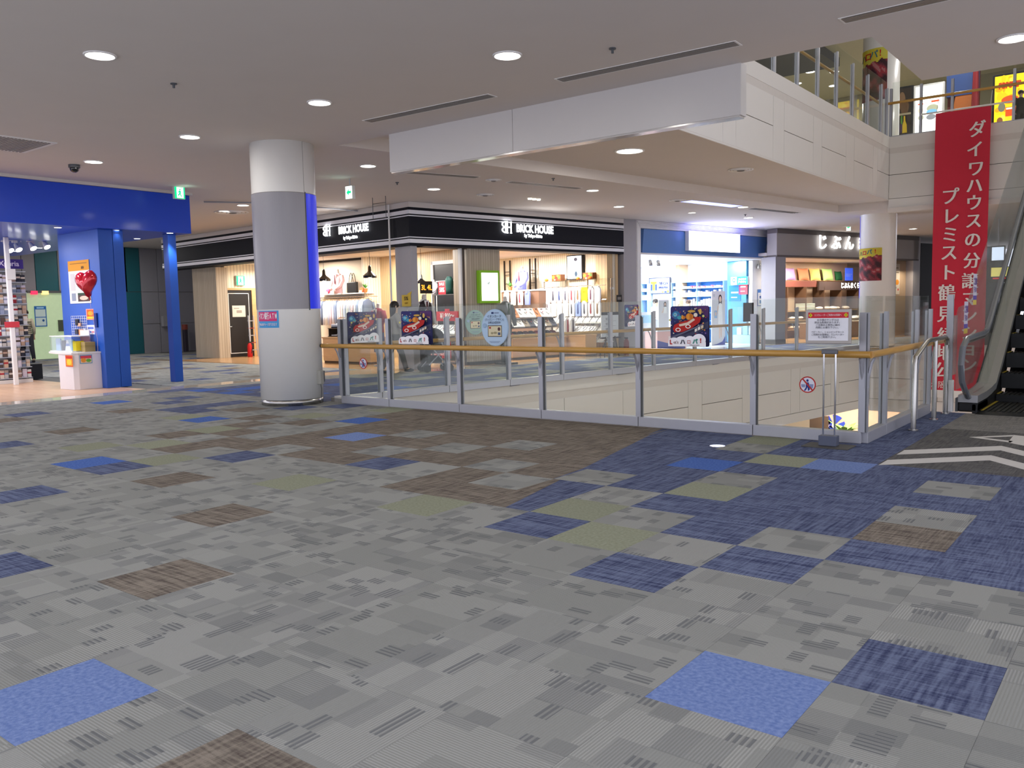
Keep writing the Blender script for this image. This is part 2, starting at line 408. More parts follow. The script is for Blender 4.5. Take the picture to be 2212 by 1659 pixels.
# upper storey edge: cap, shallow recess with shade put into its colour, panels with open joints, bottom strip
def edge_band(name, fr, a0, a1, zf, cuts, zl, label):
    w = struct(name, MB().box(0,.06,zf-zl+.02,a1-a0,.4,zf+.02), joint_m, label=label)
    w.location = fr(a0, 0); w.rotation_euler = (0, 0, fr.rz)
    struct('cap_panel', MB().box(0,-.003,zf-.25,a1-a0,.3,zf+.05), fascia_m, w)
    struct('recess_strip', MB().box(0,.004,zf-.40,a1-a0,.1,zf-.25), M('fascia_recess_shade', '#cfcac5', .7), w)
    struct('bottom_strip', MB().box(0,-.003,zf-zl,a1-a0,.058,zf-1.612), fascia_m, w)
    for i in range(len(cuts)-1):
        c0, c1 = cuts[i]-a0+.006, cuts[i+1]-a0-.006
        if c1-c0 > 1:
            struct('panel', MB().box(c0,0,zf-1.60,c1,.1,zf-.975), fascia_m, w); struct('panel', MB().box(c0,0,zf-.96,c1,.1,zf-.40), fascia_m, w)
        else: struct('panel', MB().box(c0,0,zf-1.60,c1,.1,zf-.40), fascia_m, w)
    return w
ZF3 = 5.78
F3 = Frame((-3.75, 0), (0, 1))
cuts = [4.7,6.6,7.2,9.89,10.45,12.22,12.81,14.55,15.12,16.87,17.52,19.18,19.6,20.75]
edge_band('wall_upper_side', F3, 4.7, 20.75, ZF3, cuts, 1.635, 'white panelled edge of the storey above running away over the void')
F3b = Frame((-3.75, 20.75), (1, 0))
edge_band('wall_upper_far', F3b, 0, 12, ZF3, [0,1.9,3.8,5.7,7.6,9.5,12], 1.95, 'white panelled edge of the storey above across the far end')
struct('wall_upper_soffit', MB().box(-3.76,20.7,3.80,8,20.9,3.93), ceil_m)
struct('floor_upper', MB().prism([(-30,4.75),(-3.9,4.75),(-3.9,20.9),(10,20.9),(10,46),(-30,46)], 4.36, 5.7), M('upper_floor', '#8b857c', .5), label='floor of the storey above')
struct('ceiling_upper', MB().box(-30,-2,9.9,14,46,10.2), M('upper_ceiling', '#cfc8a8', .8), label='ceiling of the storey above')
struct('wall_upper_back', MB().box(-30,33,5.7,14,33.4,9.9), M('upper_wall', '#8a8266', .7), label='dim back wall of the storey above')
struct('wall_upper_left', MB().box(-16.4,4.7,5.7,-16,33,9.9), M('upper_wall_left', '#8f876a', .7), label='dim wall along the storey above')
for i, (x0, y0, x1, y1) in enumerate(((-12,17,-4.6,19.4),(-13,24,-7,27),(-14,9,-9,14))):
    struct('trim_%d' % (i+5), MB().box(x0,y0,9.6,x1,y1,9.9), M('navy_soffit', '#26304f', .5), label='dark blue dropped panel in the ceiling of the storey above')
# void walls under this floor and the storey below
FV = Frame(FL(0, 0)[:2], (.151, .989))
vc = [0,2.1,2.6,4.4,4.95,6.75,7.3,9.1,9.65,11.4,12,13.8,14.3,16.1,16.6,18.6]
edge_band('wall_void_side', Frame(FL(0,-.0)[:2], (.151,.989)), 0, 18.6, .04, vc, 1.86, 'white panelled side of the void below the glass railing')
edge_band('wall_void_far', Frame((-4.75, 22.95), (1, 0)), 0, 12, .04, [0,1.9,3.8,5.7,7.6,9.5,12], 1.98, 'white panelled far side of the void')
struct('floor_lower', MB().box(-24,-3,-6.1,12,44,-5.75), M('lower_floor', '#d8bf95', .25), label='warm stone floor of the storey below')
struct('ceiling_lower', MB().prism([(-24,0),(LA_[0]-.45,0),(LA_[0]-.45,4.5),(LB_[0]-.45,23.3),(12,23.3),(12,44),(-24,44)], -1.80, -1.55), ceil_m, label='ceiling of the storey below')
struct('wall_lower_back', MB().box(-24,30,-5.75,12,30.3,-1.8), M('lower_wall', '#cbbfae', .7), label='far wall of the storey below')
struct('wall_lower_near', MB().box(-8,3.6,-5.75,12,3.9,-.33), M('lower_near_wall', '#b9b2a4', .7), label='wall of the storey below under the near railing')
struct('wall_right', MB().box(7,9,0,7.3,46,CZ), white_wall, label='plain white mall wall beyond the escalator')
# ---------------------------------------------------------------- carpet tiles
EX = {}
for k, s in {
 'g': '-9,5 -8,3 -7,4 -6,5 -5,3 -4,2 -6,2 -12,5 -13,4 -12,3 -10,2 -11,1 -13,2 -17,5 -12,4 -3,3 -2,2 -1,1 0,0 1,1 2,3 2,5 -1,4 -2,7 -5,0 -6,1 -7,1 -8,1 -9,1 -10,0',
 'G': '-14,0 -13,1 -14,3 -11,0 -7,0 -14,6 -17,4 -13,8 -4,0 -2,1 -1,0 -2,8 -1,6 -1,3',
 'D': '-22,2 -16,-1 -11,-1 -25,8 -22,7 -21,6 -19,5 -19,6 -19,7 -23,9 -22,10 -10,1 -10,-3 -6,-5 -7,2 -2,0 0,-1 1,0 0,1 3,-2 -18,8 -17,8 -16,7 -15,8 -20,9 -18,5',
 'N': '-21,1 -17,1 -20,4 -14,2 -12,1 -13,3 -15,5 -13,5 -17,6 -9,-1 -6,-2 -4,-4 -5,1 -4,1 0,-6 2,2 -14,4 -11,2 -9,2',
 'B': '-16,4 -12,-1 -23,5 -12,6 -2,5', 'L': '-10,4 0,6 2,-3 -2,-6'}.items():
    for p in s.split(): EX[tuple(int(v) for v in p.split(','))] = k
def cutx(y): return -1.2115 + (y-.476)*(-2.0835+1.2115)/(4.510-.476)   # the slanting seam between brown and navy
def kind(i, j):
    x, y = (i+.5)/2, (j+.5)/2
    if (i, j) in EX: return EX[i, j]
    if x > .5 and 3.25 < y < 6.1: return 'C'
    if x > .5 and y >= 6.1: return 'T'
    if y < 4.6 or x > -.1:
        if x > cutx(y) and ((i >= 1 and j >= 1+(i == 1)) or (i == 0 and j >= 1) or (i == -1 and j >= 2) or (i == -2 and j >= 3) or (i <= -3 and j >= 1)): return 'D'
        if x <= cutx(y) and j >= 2 and i >= -12 : return 'N'
        return 'g'
    h = random.Random(i*7919+j*104729).random()
    if x < -12.2: return 'g' if h < .80 else ('D' if h < .93 else 'N')
    if y < 7: return 'D' if h < .62 else ('g' if h < .85 else 'B')
    return 'D' if h < .66 else ('g' if h < .97 else 'G')
def on_carpet(i, j):
    x, y = (i+.5)/2, (j+.5)/2
    if x > .1: return y < (7.4)
    if y < 4.5: return x > -12.5 or y > 4.75
    lx = -7.57 + (y-4.55)*.1527
    if x > lx - .2: return False
    if x < -12.5: return x > -28 and 4.8 < y < 13 and not (x > -22.5 and y > 10.2)
    fx = -11.65 + (y-10.2)*.1957
    if y > 8.6: return x > fx + .75
    return True
TH = .012
def slab(P, k):
    m = MB(); e = .004
    cx = sum(p[0] for p in P)/len(P); cy = sum(p[1] for p in P)/len(P)
    n = len(P)
    def inset(d):
        return [(p[0]+(d if p[0] < cx else -d), p[1]+(d if p[1] < cy else -d)) for p in P]
    a, b = inset(.0003), inset(.0012)
    m.add([(x,y,-TH) for x,y in a]+[(x,y,-.0009) for x,y in a]+[(x,y,0) for x,y in b],
          [(i,(i+1)%n,n+(i+1)%n,n+i) for i in range(n)]+[(n+i,n+(i+1)%n,2*n+(i+1)%n,2*n+i) for i in range(n)]+[tuple(range(2*n,3*n))])
    return m
KINDS = 'gDNGLBCT'
def pix(x, y):
    d = Vector((x-_c[0], y-_c[1], -_c[2])); z = d.dot(Vector(_f))
    if z < .3: return None
    return d.dot(Vector(_r))/z, d.dot(Vector(_u))/z, z
tiles = []
for i in range(-57, 14):
    for j in range(-17, 50):
        if on_carpet(i, j):
            c = pix((i+.5)/2, (j+.5)/2)
            vis = c is not None and abs(c[0]) < .68 and abs(c[1]) < .53
            tiles.append((1.4/c[2]**3 if vis and c[2] > .8 else 0, i, j))
tiles.sort(reverse=True)
shared = {k: slab([(0,0),(.5,0),(.5,.5),(0,.5)], k).mesh('carpet_tile', CARP[k]) for k in KINDS}
rest = MB(); single = 0
for a, i, j in tiles:
    x, y, k = i/2, j/2, kind(i, j)
    c0, c1 = cutx(y), cutx(y+.5)
    seam = .4 < y < 4.6 and j < 9 and min(c0, c1) < x+.5 and max(c0, c1) > x and (i, j) not in EX and -8 < i < 0
    pcs = [([(x,y),(x+.5,y),(x+.5,y+.5),(x,y+.5)], k)]
    if seam:
        c0, c1 = (min(max(c, x+.004), x+.496) for c in (c0, c1))
        pcs = [([(x,y),(c0,y),(c1,y+.5),(x,y+.5)], 'N'), ([(c0,y),(x+.5,y),(x+.5,y+.5),(c1,y+.5)], 'D')]
    if a > 0 and single + len(pcs) <= 300:
        for Q, kk in pcs:
            single += 1
            if seam: slab(Q, kk).build('carpet_tile', CARP[kk], FLOOR)
            else:
                o = bpy.data.objects.new('carpet_tile', shared[kk]); COL.objects.link(o); o.parent = FLOOR; o.location = (x, y, 0)
    else:
        for Q, kk in pcs:
            t = slab(Q, kk); rest.add(t.v, t.f, KINDS.index(kk))
rest.build('carpet_tiles_beyond', [CARP[k] for k in KINDS], FLOOR)['kind'] = 'stuff'
# printed arrow on the charcoal mat before the escalator
mk = MB(); wz = .0015
def flat(Q, m=mk):
    ar = sum(Q[i][0]*Q[(i+1)%len(Q)][1]-Q[(i+1)%len(Q)][0]*Q[i][1] for i in range(len(Q)))
    m.add([(x,y,wz) for x,y in (Q if ar > 0 else Q[::-1])], [tuple(range(len(Q)))])
for y0 in (3.45, 4.05):
    flat([(.52,y0),(.52,y0+.29),(1.22,y0+.99),(1.25,y0+.71)]); flat([(1.22,y0+.99),(1.92,y0+.29),(1.92,y0),(1.25,y0+.71)])
flat([(.87,5.47),(1.22,5.84),(1.22,5.72),(.99,5.50)]); flat([(.87,5.47),(.99,5.50),(1.27,5.40),(1.26,5.29)])
flat([(1.24,5.28),(1.22,5.84),(1.60,5.70),(1.62,4.95)])
mk.build('arrow_marking', M('mat_white', '#c9c7c4', .8), FLOOR)
# stone border strip and shop floors
bord = M('border_stone', '#c9bfae', .12, var=.06, scale=2, coat=.2)
st = MB()
for k in range(14): 
    y0 = -6+k; st.box(-13.05, y0, -.012, -12.5, y0+.996, .001)
st.prism([(-13.05,8),(-12.5,8),(-11.35,9.35),(-11.7,9.9)], -.012, .001); st.prism([(-13.05,8.004),(-11.7,9.9),(-13.05,9.9)], -.012, .001)
struct('border_strip', st, bord, FLOOR)
sb = MB()
for k in range(20): sb.obox(FS(-.5+k,-.45)[:2], FS(.496+k,-.45)[:2], .62, -.012, .001)
struct('border_strip', sb, bord, FLOOR)
pk = MB()
for k in range(26):
    for j in range(-1, 7):
        xa, xb = -13.06-(j+1)*.995-.4*(k%2), min(-13.06, -13.065-j*.995-.4*(k%2))
        if xb-xa > .05: pk.box(xa, -3.2+k*.29, -.012, xb, -2.915+k*.29, .002)
pk.build('floor_boards', wood('shop_plank', '#c49a78', '#dcb595', .3, (2, 14, 1)), FLOOR)['kind'] = 'stuff'
struct('shop_floor', MB().prism([FS(-.4,-.12)[:2], FS(7.6,-.12)[:2], FS(7.6,6)[:2], (-22,16), (-22,10.25)], -.012, .003), shopfloor, FLOOR)
struct('shop_floor', MB().prism([FS(7.6,-.12)[:2], FS(15.4,-.12)[:2], FS(15.4,7)[:2], FS(7.6,7)[:2]], -.012, .003), M('white_shop_floor', '#e3e2e4', .15), FLOOR)
struct('shop_floor', MB().prism([FT(0,-.12)[:2], FT(10,-.12)[:2], FT(10,6)[:2], FT(0,6)[:2]], -.012, .003), shopfloor, FLOOR)
# ---------------------------------------------------------------- round columns
def column(x, y, r, top, label, seam_a, ztop):
    c = struct('column', MB().cyl(0,0,.09,top,r,n=64), whiteg, smooth=2, label=label)
    c.location = (x, y, 0)
    struct('base_ring', MB().cyl(0,0,0,.09,r*.985,n=64), steel, c, smooth=2)
    def shell(a0, a1, z0, z1, rr, m, name, mb=None):
        n = max(3, int((a1-a0)/4)); mb = MB()
        A = [math.radians(a0+(a1-a0)*k/n) for k in range(n+1)]
        P_ = [(rr*math.cos(t), rr*math.sin(t)) for t in A] + [((r-.01)*math.cos(t), (r-.01)*math.sin(t)) for t in A[::-1]]
        mb.prism(P_, z0, z1); return struct(name, mb, m, c)
    return c, shell
c, shell = column(-8.33, 4.15, .475, CZ, 'big round white column with a grey sleeve beside the glass railing', 0, 3.18)
view = math.degrees(math.atan2(-4.07-4.15, 2.43+8.33))            # towards the way in
grey_sl = M('grey_sleeve', '#98969b', .35, .1, var=.05, stretch=(40, 40, .6))
shell(view-125, view+39, 1.46, 3.18, .480, grey_sl, 'grey_sleeve')
shell(view+134, view+235, 1.46, 3.18, .480, grey_sl, 'grey_sleeve')
blue_lit = M('blue_light_panel', '#2432c8', .3, em=.38, emcol='#2a36e0')
shell(view+41, view+61, 1.46, 3.18, .482, blue_lit, 'blue_light_panel'); shell(view+61.6, view+132, 1.46, 3.18, .482, blue_lit, 'blue_light_panel')
shell(view+39.2, view+40.8, 1.44, 3.2, .486, alu_dark, 'trim_strip')
shell(view-125, view+235, 3.18, 3.19, .479, joint_m, 'joint'); shell(view+38, view+38.6, 3.2, CZ, .477, joint_m, 'joint')
c2, shell2 = column(-4.45, 22.5, .50, 9.85, 'far white round column rising through the upper storey at the void corner', 0, 3)
shell2(150, 206, 1.5, 3.9, .506, blue_lit, 'blue_light_panel')
v2 = math.degrees(math.atan2(-4.07-22.5, 2.43+4.45))
def colposter(z0, z1, a0, a1, ph):
    n, rows = 30, 44; mb = MB(); cols = ['93343a', 'cbb83a', '5a2a30', 'a86a68', 'c4bd4a', '3c2226', '7a3038']
    for k in range(n):
        t0, t1 = (math.radians(a0+(a1-a0)*(k+q)/n) for q in (0, 1)); u = k/n
        for j in range(rows):
            za, zb = z0+(z1-z0)*j/rows, z0+(z1-z0)*(j+1)/rows; v = j/rows
            f = math.sin(u*13+ph+3*math.sin(v*9)) + math.sin(v*17+u*6-ph) + .6*math.sin(u*29+v*23)
            if v > .66+.12*u+.02*math.sin(u*25): mi = 1 if f < .6 else 4
            else: mi = 3 if f > 1.5 else 0 if f > .7 else 6 if f > -.1 else 2 if f > -1 else 5
            rr = .512
            mb.add([(rr*math.cos(t), rr*math.sin(t), z) for t, z in ((t0,za),(t1,za),(t1,zb),(t0,zb))], [(0,1,2,3)], mi)
    mb.build('wrap_poster', [P(x) for x in cols], c2)
    s_ = (z1-z0)*.17
    for q, ch in enumerate('ハロパ!'):
        t = math.radians(a0+(a1-a0)*(.22+.19*q))
        o = text(c2, ch, 0, 0, s_, P(('3a3a4a','b5241f','2a6a7a','b5241f')[q]), 0, .004)
        o.location = (.516*math.cos(t), .516*math.sin(t), z0+(z1-z0)*(.83+.02*q)); o.rotation_euler = (PI/2, 0, t+PI/2)
colposter(7.15, 8.6, v2-85, v2+18, .4)
colposter(2.0, 2.95, v2-85, v2+12, 2.1)
# ================================================================ glass railings round the void
def railing(name, label, fr, posts, d, zb, rail_d, pane_h=1.45, post_h=1.29, curb=.115, rail=True, a_ext=(.12,.0), bracket=True, wood_rail=True):
    t = thing(name, label, 'glass railing', fr(posts[0], d, zb), fr.rz)
    p0 = posts[0]
    for i in range(len(posts)-1):
        struct('curb', MB().box(posts[i]-p0+.003, -.05, 0, posts[i+1]-p0-.003, .05, curb), alu, t, bev=.006)
        struct('glass_pane', MB().box(posts[i]-p0+.03, -.006, curb, posts[i+1]-p0-.03, .006, pane_h), glass_m, t)
    pm = MB().box(-.032, -.045, curb, .032, -.008, post_h).box(-.032, .008, curb, .032, .03, post_h-.02).mesh('post', alu)
    sh = MB().box(.0325, -.04, curb, .040, -.010, post_h-.01).mesh('post_seal', alu_dark)
    s = 1 if rail_d < 0 else -1
    bm = MB().tube([(0,-.03*s,.60),(0,-.05*s,.68),(0,rail_d*.75,.80),(0,rail_d,.845)], .014, 6).box(-.024, -.052, .55, .024, -.04, .70).mesh('rail_bracket', alu)
    for p in posts:
        o = bpy.data.objects.new('post', pm); COL.objects.link(o); o.parent = t; o.location = (p-p0, 0, 0)
        q = bpy.data.objects.new('post_seal', sh); COL.objects.link(q); q.parent = o
        if rail and bracket:
            q = bpy.data.objects.new('rail_bracket', bm); COL.objects.link(q); q.parent = t; q.location = (p-p0, 0, 0)
    if rail:
        MB().tube([(-a_ext[0], rail_d, .885), (posts[-1]-p0+a_ext[1], rail_d, .885)], .034, 14).build('handrail', rail_wood if wood_rail else steel, t, True)
    return t
px_posts = [-7.598,-6.548,-5.176,-3.797,-2.404,-1.022,.085]
fence_f = railing('glass_railing', 'long glass railing with a wooden handrail across the void, nearest the carpet', F0, px_posts, 4.55, 0, -.13, a_ext=(.30, .10))
for s in (0,):                                       # rounded end of the rail
    MB().sph((-.31, -.13, .885), (.045, .034, .034)).build('rail_end', blackgloss, fence_f, True)
FR = Frame((.085, 0), (0, 1))
yr = [4.555, 5.258, 6.626, 7.32]
fence_r = railing('glass_railing', 'short glass railing returning beside the escalator landing', FR, yr, 0, 0, -.10, a_ext=(.13, .75))
fa = [0.03] + [float(v) for v in (0.667,2.045,3.471,4.894,6.350,7.796,9.346,10.839,12.364,14.080)] + [18.4]
fence_l = railing('glass_railing', 'far glass railing along the shop side of the void', FL, fa, 0, 0, .13, a_ext=(.05, .05), pane_h=1.5)
f3 = railing('glass_railing', 'glass railing of the storey above running over the panelled edge', F3, [5.0,6.4,7.7,9.0,10.2,11.3,12.44,13.74,15.02,16.33,17.58,18.88,20.13,20.7], .09, ZF3+.05, .12, curb=.03, bracket=False)
f3b = railing('glass_railing', 'glass railing of the storey above across the far end over the red banner', F3b, [0.0,.75,1.5,2.9,4.3,5.7,7.1,8.5], .09, ZF3+.05, -.12, curb=.03, bracket=False)
# bent stainless guards on the landing
g = thing('guard_rail', 'bent stainless steel guard rail on three posts beside the escalator', 'guard rail', (.30, 5.68, 0))
MB().tube([(0,0,0),(0,0,.72),(0,.03,.79),(0,.55,.93),(0,.70,.945),(0,1.55,.945),(0,1.62,.92),(0,1.64,.85)], .027, 12).build('rail', steel, g, True)
for y in (1.0, 1.64): MB().tube([(0,y,0),(0,y,.93)], .027, 12).build('post', steel, g, True)
for y in (0, 1.0, 1.64): MB().cyl(0,y,0,.012,.05).build('foot_plate', steel, g, True)
g = thing('end_post', 'white-footed grey end post between guard rail and escalator', 'post', (.285, 7.56, 0))
MB().box(-.055,-.05,0,.055,.05,.40).build('foot', whitep, g, bev=.01)
MB().box(-.035,-.03,.40,.035,.03,1.46).build('upright', alu, g, bev=.004)
MB().box(-.0,.05,.45,.02,.35,1.2).build('guard_plate', glass('smoked_plate', (.75,.77,.76,1), 1, .1, .15), g)
# ================================================================ escalator
ESL = .65
esc = thing('escalator', 'dark escalator with glass sides rising beside the red banner', 'escalator', (.384, 7.07, 0))
def slope(y): return max(0., (y-1.95)*ESL) + .05*math.exp(-((y-1.95)/.35)**2)
W = 1.72
esc_glass = glass('escalator_glass', (.90,.92,.91,1), .55, .05, .012)
guard_glass = glass('guard_glass', (.86,.87,.87,1), .5, .12, .05)
DY = [.55,1.2,1.6,1.8,1.95,2.1,2.3,2.6,12]
for sx in (0, W):
    s = 1 if sx == 0 else -1
    MB().xplate([(y, .17+slope(y)) for y in DY]+[(12,5.4),(2.2,0),(.55,0)], sx-.03*s, sx+.0*s).build('skirt_cladding', alu_dark, esc)
    d = MB(); d.xplate([(y, .21+slope(y)) for y in DY]+[(y, .12+slope(y)) for y in DY[::-1]], sx, sx+.22*s)
    d.build('deck', M('escalator_deck', '#b4b4b6', .3, .5), esc)
    MB().xplate([(y, .118+slope(y)) for y in DY]+[(y, -.22+slope(y)) for y in DY[::-1]], sx+.16*s, sx+.22*s).build('inner_skirt', black, esc)
    prof = [(.30,.30),(.10,.42),(.02,.62),(.10,.82),(.35,.92),(1.5,.945),(1.75,.98),(1.95,1.08)]
    top = prof + [(12, 1.08+(12-1.95)*ESL)]
    def zt(y):
        for (a, za), (b, zb) in zip(top[4:], top[5:]):
            if a <= y <= b: return za+(zb-za)*(y-a)/(b-a)
        return .88
    k = [.5,1.95,3.4,4.9,6.4,7.9,9.4,10.9,12]
    for a, b in zip(k, k[1:]):
        Q = [(a+.004, .21+slope(a))] + ([(y, .21+slope(y)) for y in DY[1:4]] if a < 1 else []) + [(b-.004, .21+slope(b)), (b-.004, zt(b)-.03)] + ([(1.75,.945),(1.5,.915)] if a < 1 else []) + [(a+.004, zt(a)-.03)]
        if a < 1: Q += [(.16,.80),(.08,.62),(.16,.45)]
        MB().xplate(Q, sx+.11*s, sx+.120*s).build('glass_panel', esc_glass, esc)
    MB().tube([(sx+.116*s, y, z) for y, z in [(.80,.15),(.50,.20)]+top], .036, 10).build('handrail', M('handrail_rubber', '#7d8188', .16, .25), esc, True)
    MB().tube([(sx+.116*s, y, z-.045) for y, z in prof[3:]+[top[-1]]], .02, 8).build('rail_profile', steel, esc, True)
    MB().xplate([(.75,.25),(.75,1.24),(.85,1.30),(1.4,1.34),(12,8.0),(12,6.9),(1.95,.25)], sx-.075*s, sx-.063*s).build('guard_glass', guard_glass, esc)
step_m = M('escalator_step', '#1d1f22', .5, .3)
stp = MB(); stp.box(.23,0,-.03,W-.23,.405,0)
for i in range(22): stp.box(.24+i*.056,0,0,.24+i*.056+.024,.40,.012)
stp.box(.23,-.004,-.2,W-.23,.012,-.03)
s0 = stp.build('step', step_m, esc)
ys = -.1
for i in range(26):
    y = .70+i*.4; z = max(0., (y-1.75)*ESL)
    o = s0 if i == 0 else inst(s0, esc)
    o.location = (0, y, z)
    for x in (.23, W-.26):
        if i == 0: edge = MB().box(0,0,.012,.03,.40,.0135).build('edge_line', M('step_yellow', '#a08a1e', .6), o); edge.location = (x,0,0)
        else: inst(edge, o, (x,0,0))
MB().box(.22,.36,-.011,W-.22,.70,.004).build('comb_plate', M('comb_plate', '#202226', .35, .6), esc)
for x in (0, W-.22): MB().box(x,.55,0,x+.22,1.3,.118).build('newel_base', black, esc, bev=.02)
MB().xplate([(.72,-.35),(2.0,-.35),(12,6.1),(12,5.2),(1.2,-1.2)], .23, W-.23).build('truss_casing', black, esc)
# ================================================================ red banner
ban = thing('hanging_banner', 'tall red hanging banner with white vertical writing over the void', 'banner', (-2.56, 20.45, 6.22))
def wav(x, z): return .012*math.sin(x*5+z*.7)+.010*math.sin(z*2.1)
n1, n2 = 10, 40; bw, bh = 1.27, 7.2
bm = MB(); bm.add([(bw*i/n1, wav(bw*i/n1, -bh*j/n2), -bh*j/n2) for j in range(n2+1) for i in range(n1+1)] + [(bw*i/n1, .004+wav(bw*i/n1, -bh*j/n2), -bh*j/n2) for j in range(n2+1) for i in range(n1+1)],
  [(j*(n1+1)+i, (j+1)*(n1+1)+i, (j+1)*(n1+1)+i+1, j*(n1+1)+i+1) for j in range(n2) for i in range(n1)] + [((n1+1)*(n2+1)+j*(n1+1)+i, (n1+1)*(n2+1)+j*(n1+1)+i+1, (n1+1)*(n2+1)+(j+1)*(n1+1)+i+1, (n1+1)*(n2+1)+(j+1)*(n1+1)+i) for j in range(n2) for i in range(n1)])
bm.build('cloth', M('banner_red', '#c9283f', .75, var=.03), ban, 2)
MB().box(0,-.006,-bh-.2,bw,.008,-bh).build('hem', whitep, ban)
MB().tube([(-.35,0,.03),(1.75,0,.03)], .022, 8).build('pole', whitep, ban, True)
for x in (.02, 1.25): MB().tube([(x,0,.03),(x,.22,.42)], .006, 5).build('cord', whitep, ban)
wt = M('banner_white', '#e6dedb', .7)
BX, BZ = -2.56, 6.22
for ch, p in zip('ダイワハウスの分譲マンション', ((-1.585,5.659), (-1.624,5.159), (-1.591,4.682), (-1.612,4.256), (-1.611,3.827), (-1.61,3.372), (-1.62,2.893), (-1.627,2.365), (-1.657,1.846), (-1.635,1.395), (-1.656,0.955), (-1.645,0.525), (-1.635,0.106), (-1.625,-0.315))): text(ban, ch, p[0]-BX, p[1]-BZ, .43, wt, -.028, 0, .92, mincho=.012)
for ch, p in zip('プレミスト鶴見緑地公', ((-2.17,4.031), (-2.137,3.532), (-2.148,3.058), (-2.159,2.594), (-2.169,2.08), (-2.189,1.552), (-2.198,0.997), (-2.185,0.427), (-2.208,-0.024), (-2.242,-0.478))): text(ban, ch, p[0]-BX, p[1]-BZ, .46, wt, -.028, 0, .92, mincho=.012)
p = (-2.356,-0.85); text(ban, '大阪市', p[0]-BX+.1, p[1]-BZ, .20, wt, -.028); p = (-2.351,-1.097); text(ban, '平成', p[0]-BX+.1, p[1]-BZ, .18, wt, -.028)
# ================================================================ ceiling fittings
def downlight(x, y, z, r, label, power=None, glow=None, grp=None):
    t = thing('downlight', label, 'downlight', (x, y, z), 0, grp)
    MB().lathe([(r*1.16,0),(r*1.14,-.012),(r*1.02,-.014),(r*.96,.0)], n=28, cap=False).build('trim_ring', whitep, t, True)
    MB().lathe([(.001,-.004),(r,-.004)], n=28, cap=False).build('diffuser', glow or light_em, t)
    if power is None: power = DOWN_W
    if power: lamp('AREA', (x, y, z-.03), power, (1, .965, .93), r*2)
    return t
for x, y, l in ((-5.895,0.182)+('round downlight alone in the ceiling over the open carpet',), (-2.93,2.838)+('round downlight in the ceiling before the white baffle',),
   (-5.815,2.815)+('round downlight between column and baffle above the carpet',), (-8.716,2.856)+('round downlight in the ceiling just before the grey-sleeved column',),
   (-11.595,2.877)+('round downlight near the blue shop front band',), (-8.738,6.282)+('round downlight just behind the grey-sleeved column',),
   (-9.878,9.175)+('round downlight before the corner of the shirt shop',), (-7.624,11.825)+('round downlight nearest the void before the shirt shop sign',),
   (-8.757,14.859)+('round downlight near the end of the shirt shop sign',), (-6.527,17.442)+('warm round downlight beside the blue ceiling slot',),
   (-7.5,20.193)+('warm round downlight closest to the blue shop front',), (-4.874,28.612)+('reddish round downlight beyond the far column',),
   (-14.772,7.9)+('round downlight in the alley behind the grey-sleeved column',), (1.124,5.717)+('round downlight in the ceiling over the escalator landing',)):
    downlight(x, y, CZ, .13, l)
for x, y in ((-8.7,-.1),(-2.95,.15),(0,.15),(-5.85,-2.6),(-2.95,-2.6),(0,-2.6),(2.9,.15),(2.9,-2.6),(-8.7,-2.6),(0,-5.4),(-2.9,-5.4),(-5.8,-5.4),(2.9,-5.4),(3.6,2.85),(-11.57,.1),(-11.6,-2.6)):
    downlight(x, y, CZ, .13, 'round downlight in the ceiling behind the viewpoint', grp='downlights outside the view')
bl = downlight(*(-5.232,9.28), 4.14, .23, 'large round downlight in the raised ceiling over the void', 60)
lo = downlight(*(-8.065,17.616), CZ, .10, 'small unlit-looking downlight before the blue shop sign', 4)
vent_m = M('vent_metal', '#8a8683', .5, .4); dark_slot = M('vent_slot', '#3c3a39', .8)
def slot(name, x0, y0, x1, y1, w, n, label, m=dark_slot, z=CZ, cat='ceiling vent'):
    L = math.hypot(x1-x0, y1-y0)
    t = thing(name, label, cat, (x0, y0, z), math.atan2(y1-y0, x1-x0))
    MB().box(-.02,-w/2-.012,-.006,L+.02,-w/2,0).box(-.02,w/2,-.006,L+.02,w/2+.012,0).box(-.02,-w/2,-.006,0,w/2,0).box(L,-w/2,-.006,L+.02,w/2,0).build('frame', whitep, t)
    MB().box(0,-w/2,-.003,L,w/2,-.001).build('backing', m, t)
    for i in range(n):
        y = -w/2+w*(i+1)/(n+1); MB().box(0,y-w*.07,-.008,L,y+w*.07,-.002).build('vane', vent_m, t)
    return t
slot('slot_vent', *(-6.155,3.916), *(-4.061,3.973), .16, 4, 'long slotted ceiling vent, the one closer to the column')
slot('slot_vent', *(-3.065,3.969), *(-1.01,4.031), .16, 4, 'long slotted ceiling vent just before the white baffle')
slot('slot_vent', *(-0.004,4.051), 2.0, 4.0, .16, 4, 'long slotted ceiling vent over the landing, cut by the picture top')
slot('slot_vent', *(-8.747,7.26), *(-8.234,8.633), .2, 3, 'slotted vent in the shop-side ceiling beyond the baffle end')
slot('slot_vent', *(-8.16,9.554), *(-7.681,11.361), .2, 3, 'slotted vent in the shop-side ceiling beside the void downlight')
slot('slot_light', *(-7.017,15.119), *(-6.597,17.217), .35, 0, 'slot in the ceiling glowing violet blue before the blue shop', M('slot_glow', '#8f9cff', .5, em=2.2), cat='light slot')
slot('slot_vent', *(-6.504,17.916), *(-6.034,20.049), .25, 2, 'slotted vent beyond the violet ceiling slot')
t = thing('grille_vent', 'square ceiling grille vent cut by the picture edge', 'ceiling vent', (-11.0, 1.35, CZ))
MB().box(-.55,-.45,-.012,.55,.45,0).build('frame', whitep, t)
for i in range(16): MB().box(-.5,-.4+i*.05,-.02,.5,-.4+i*.05+.024,-.012).build('vane', vent_m, t)
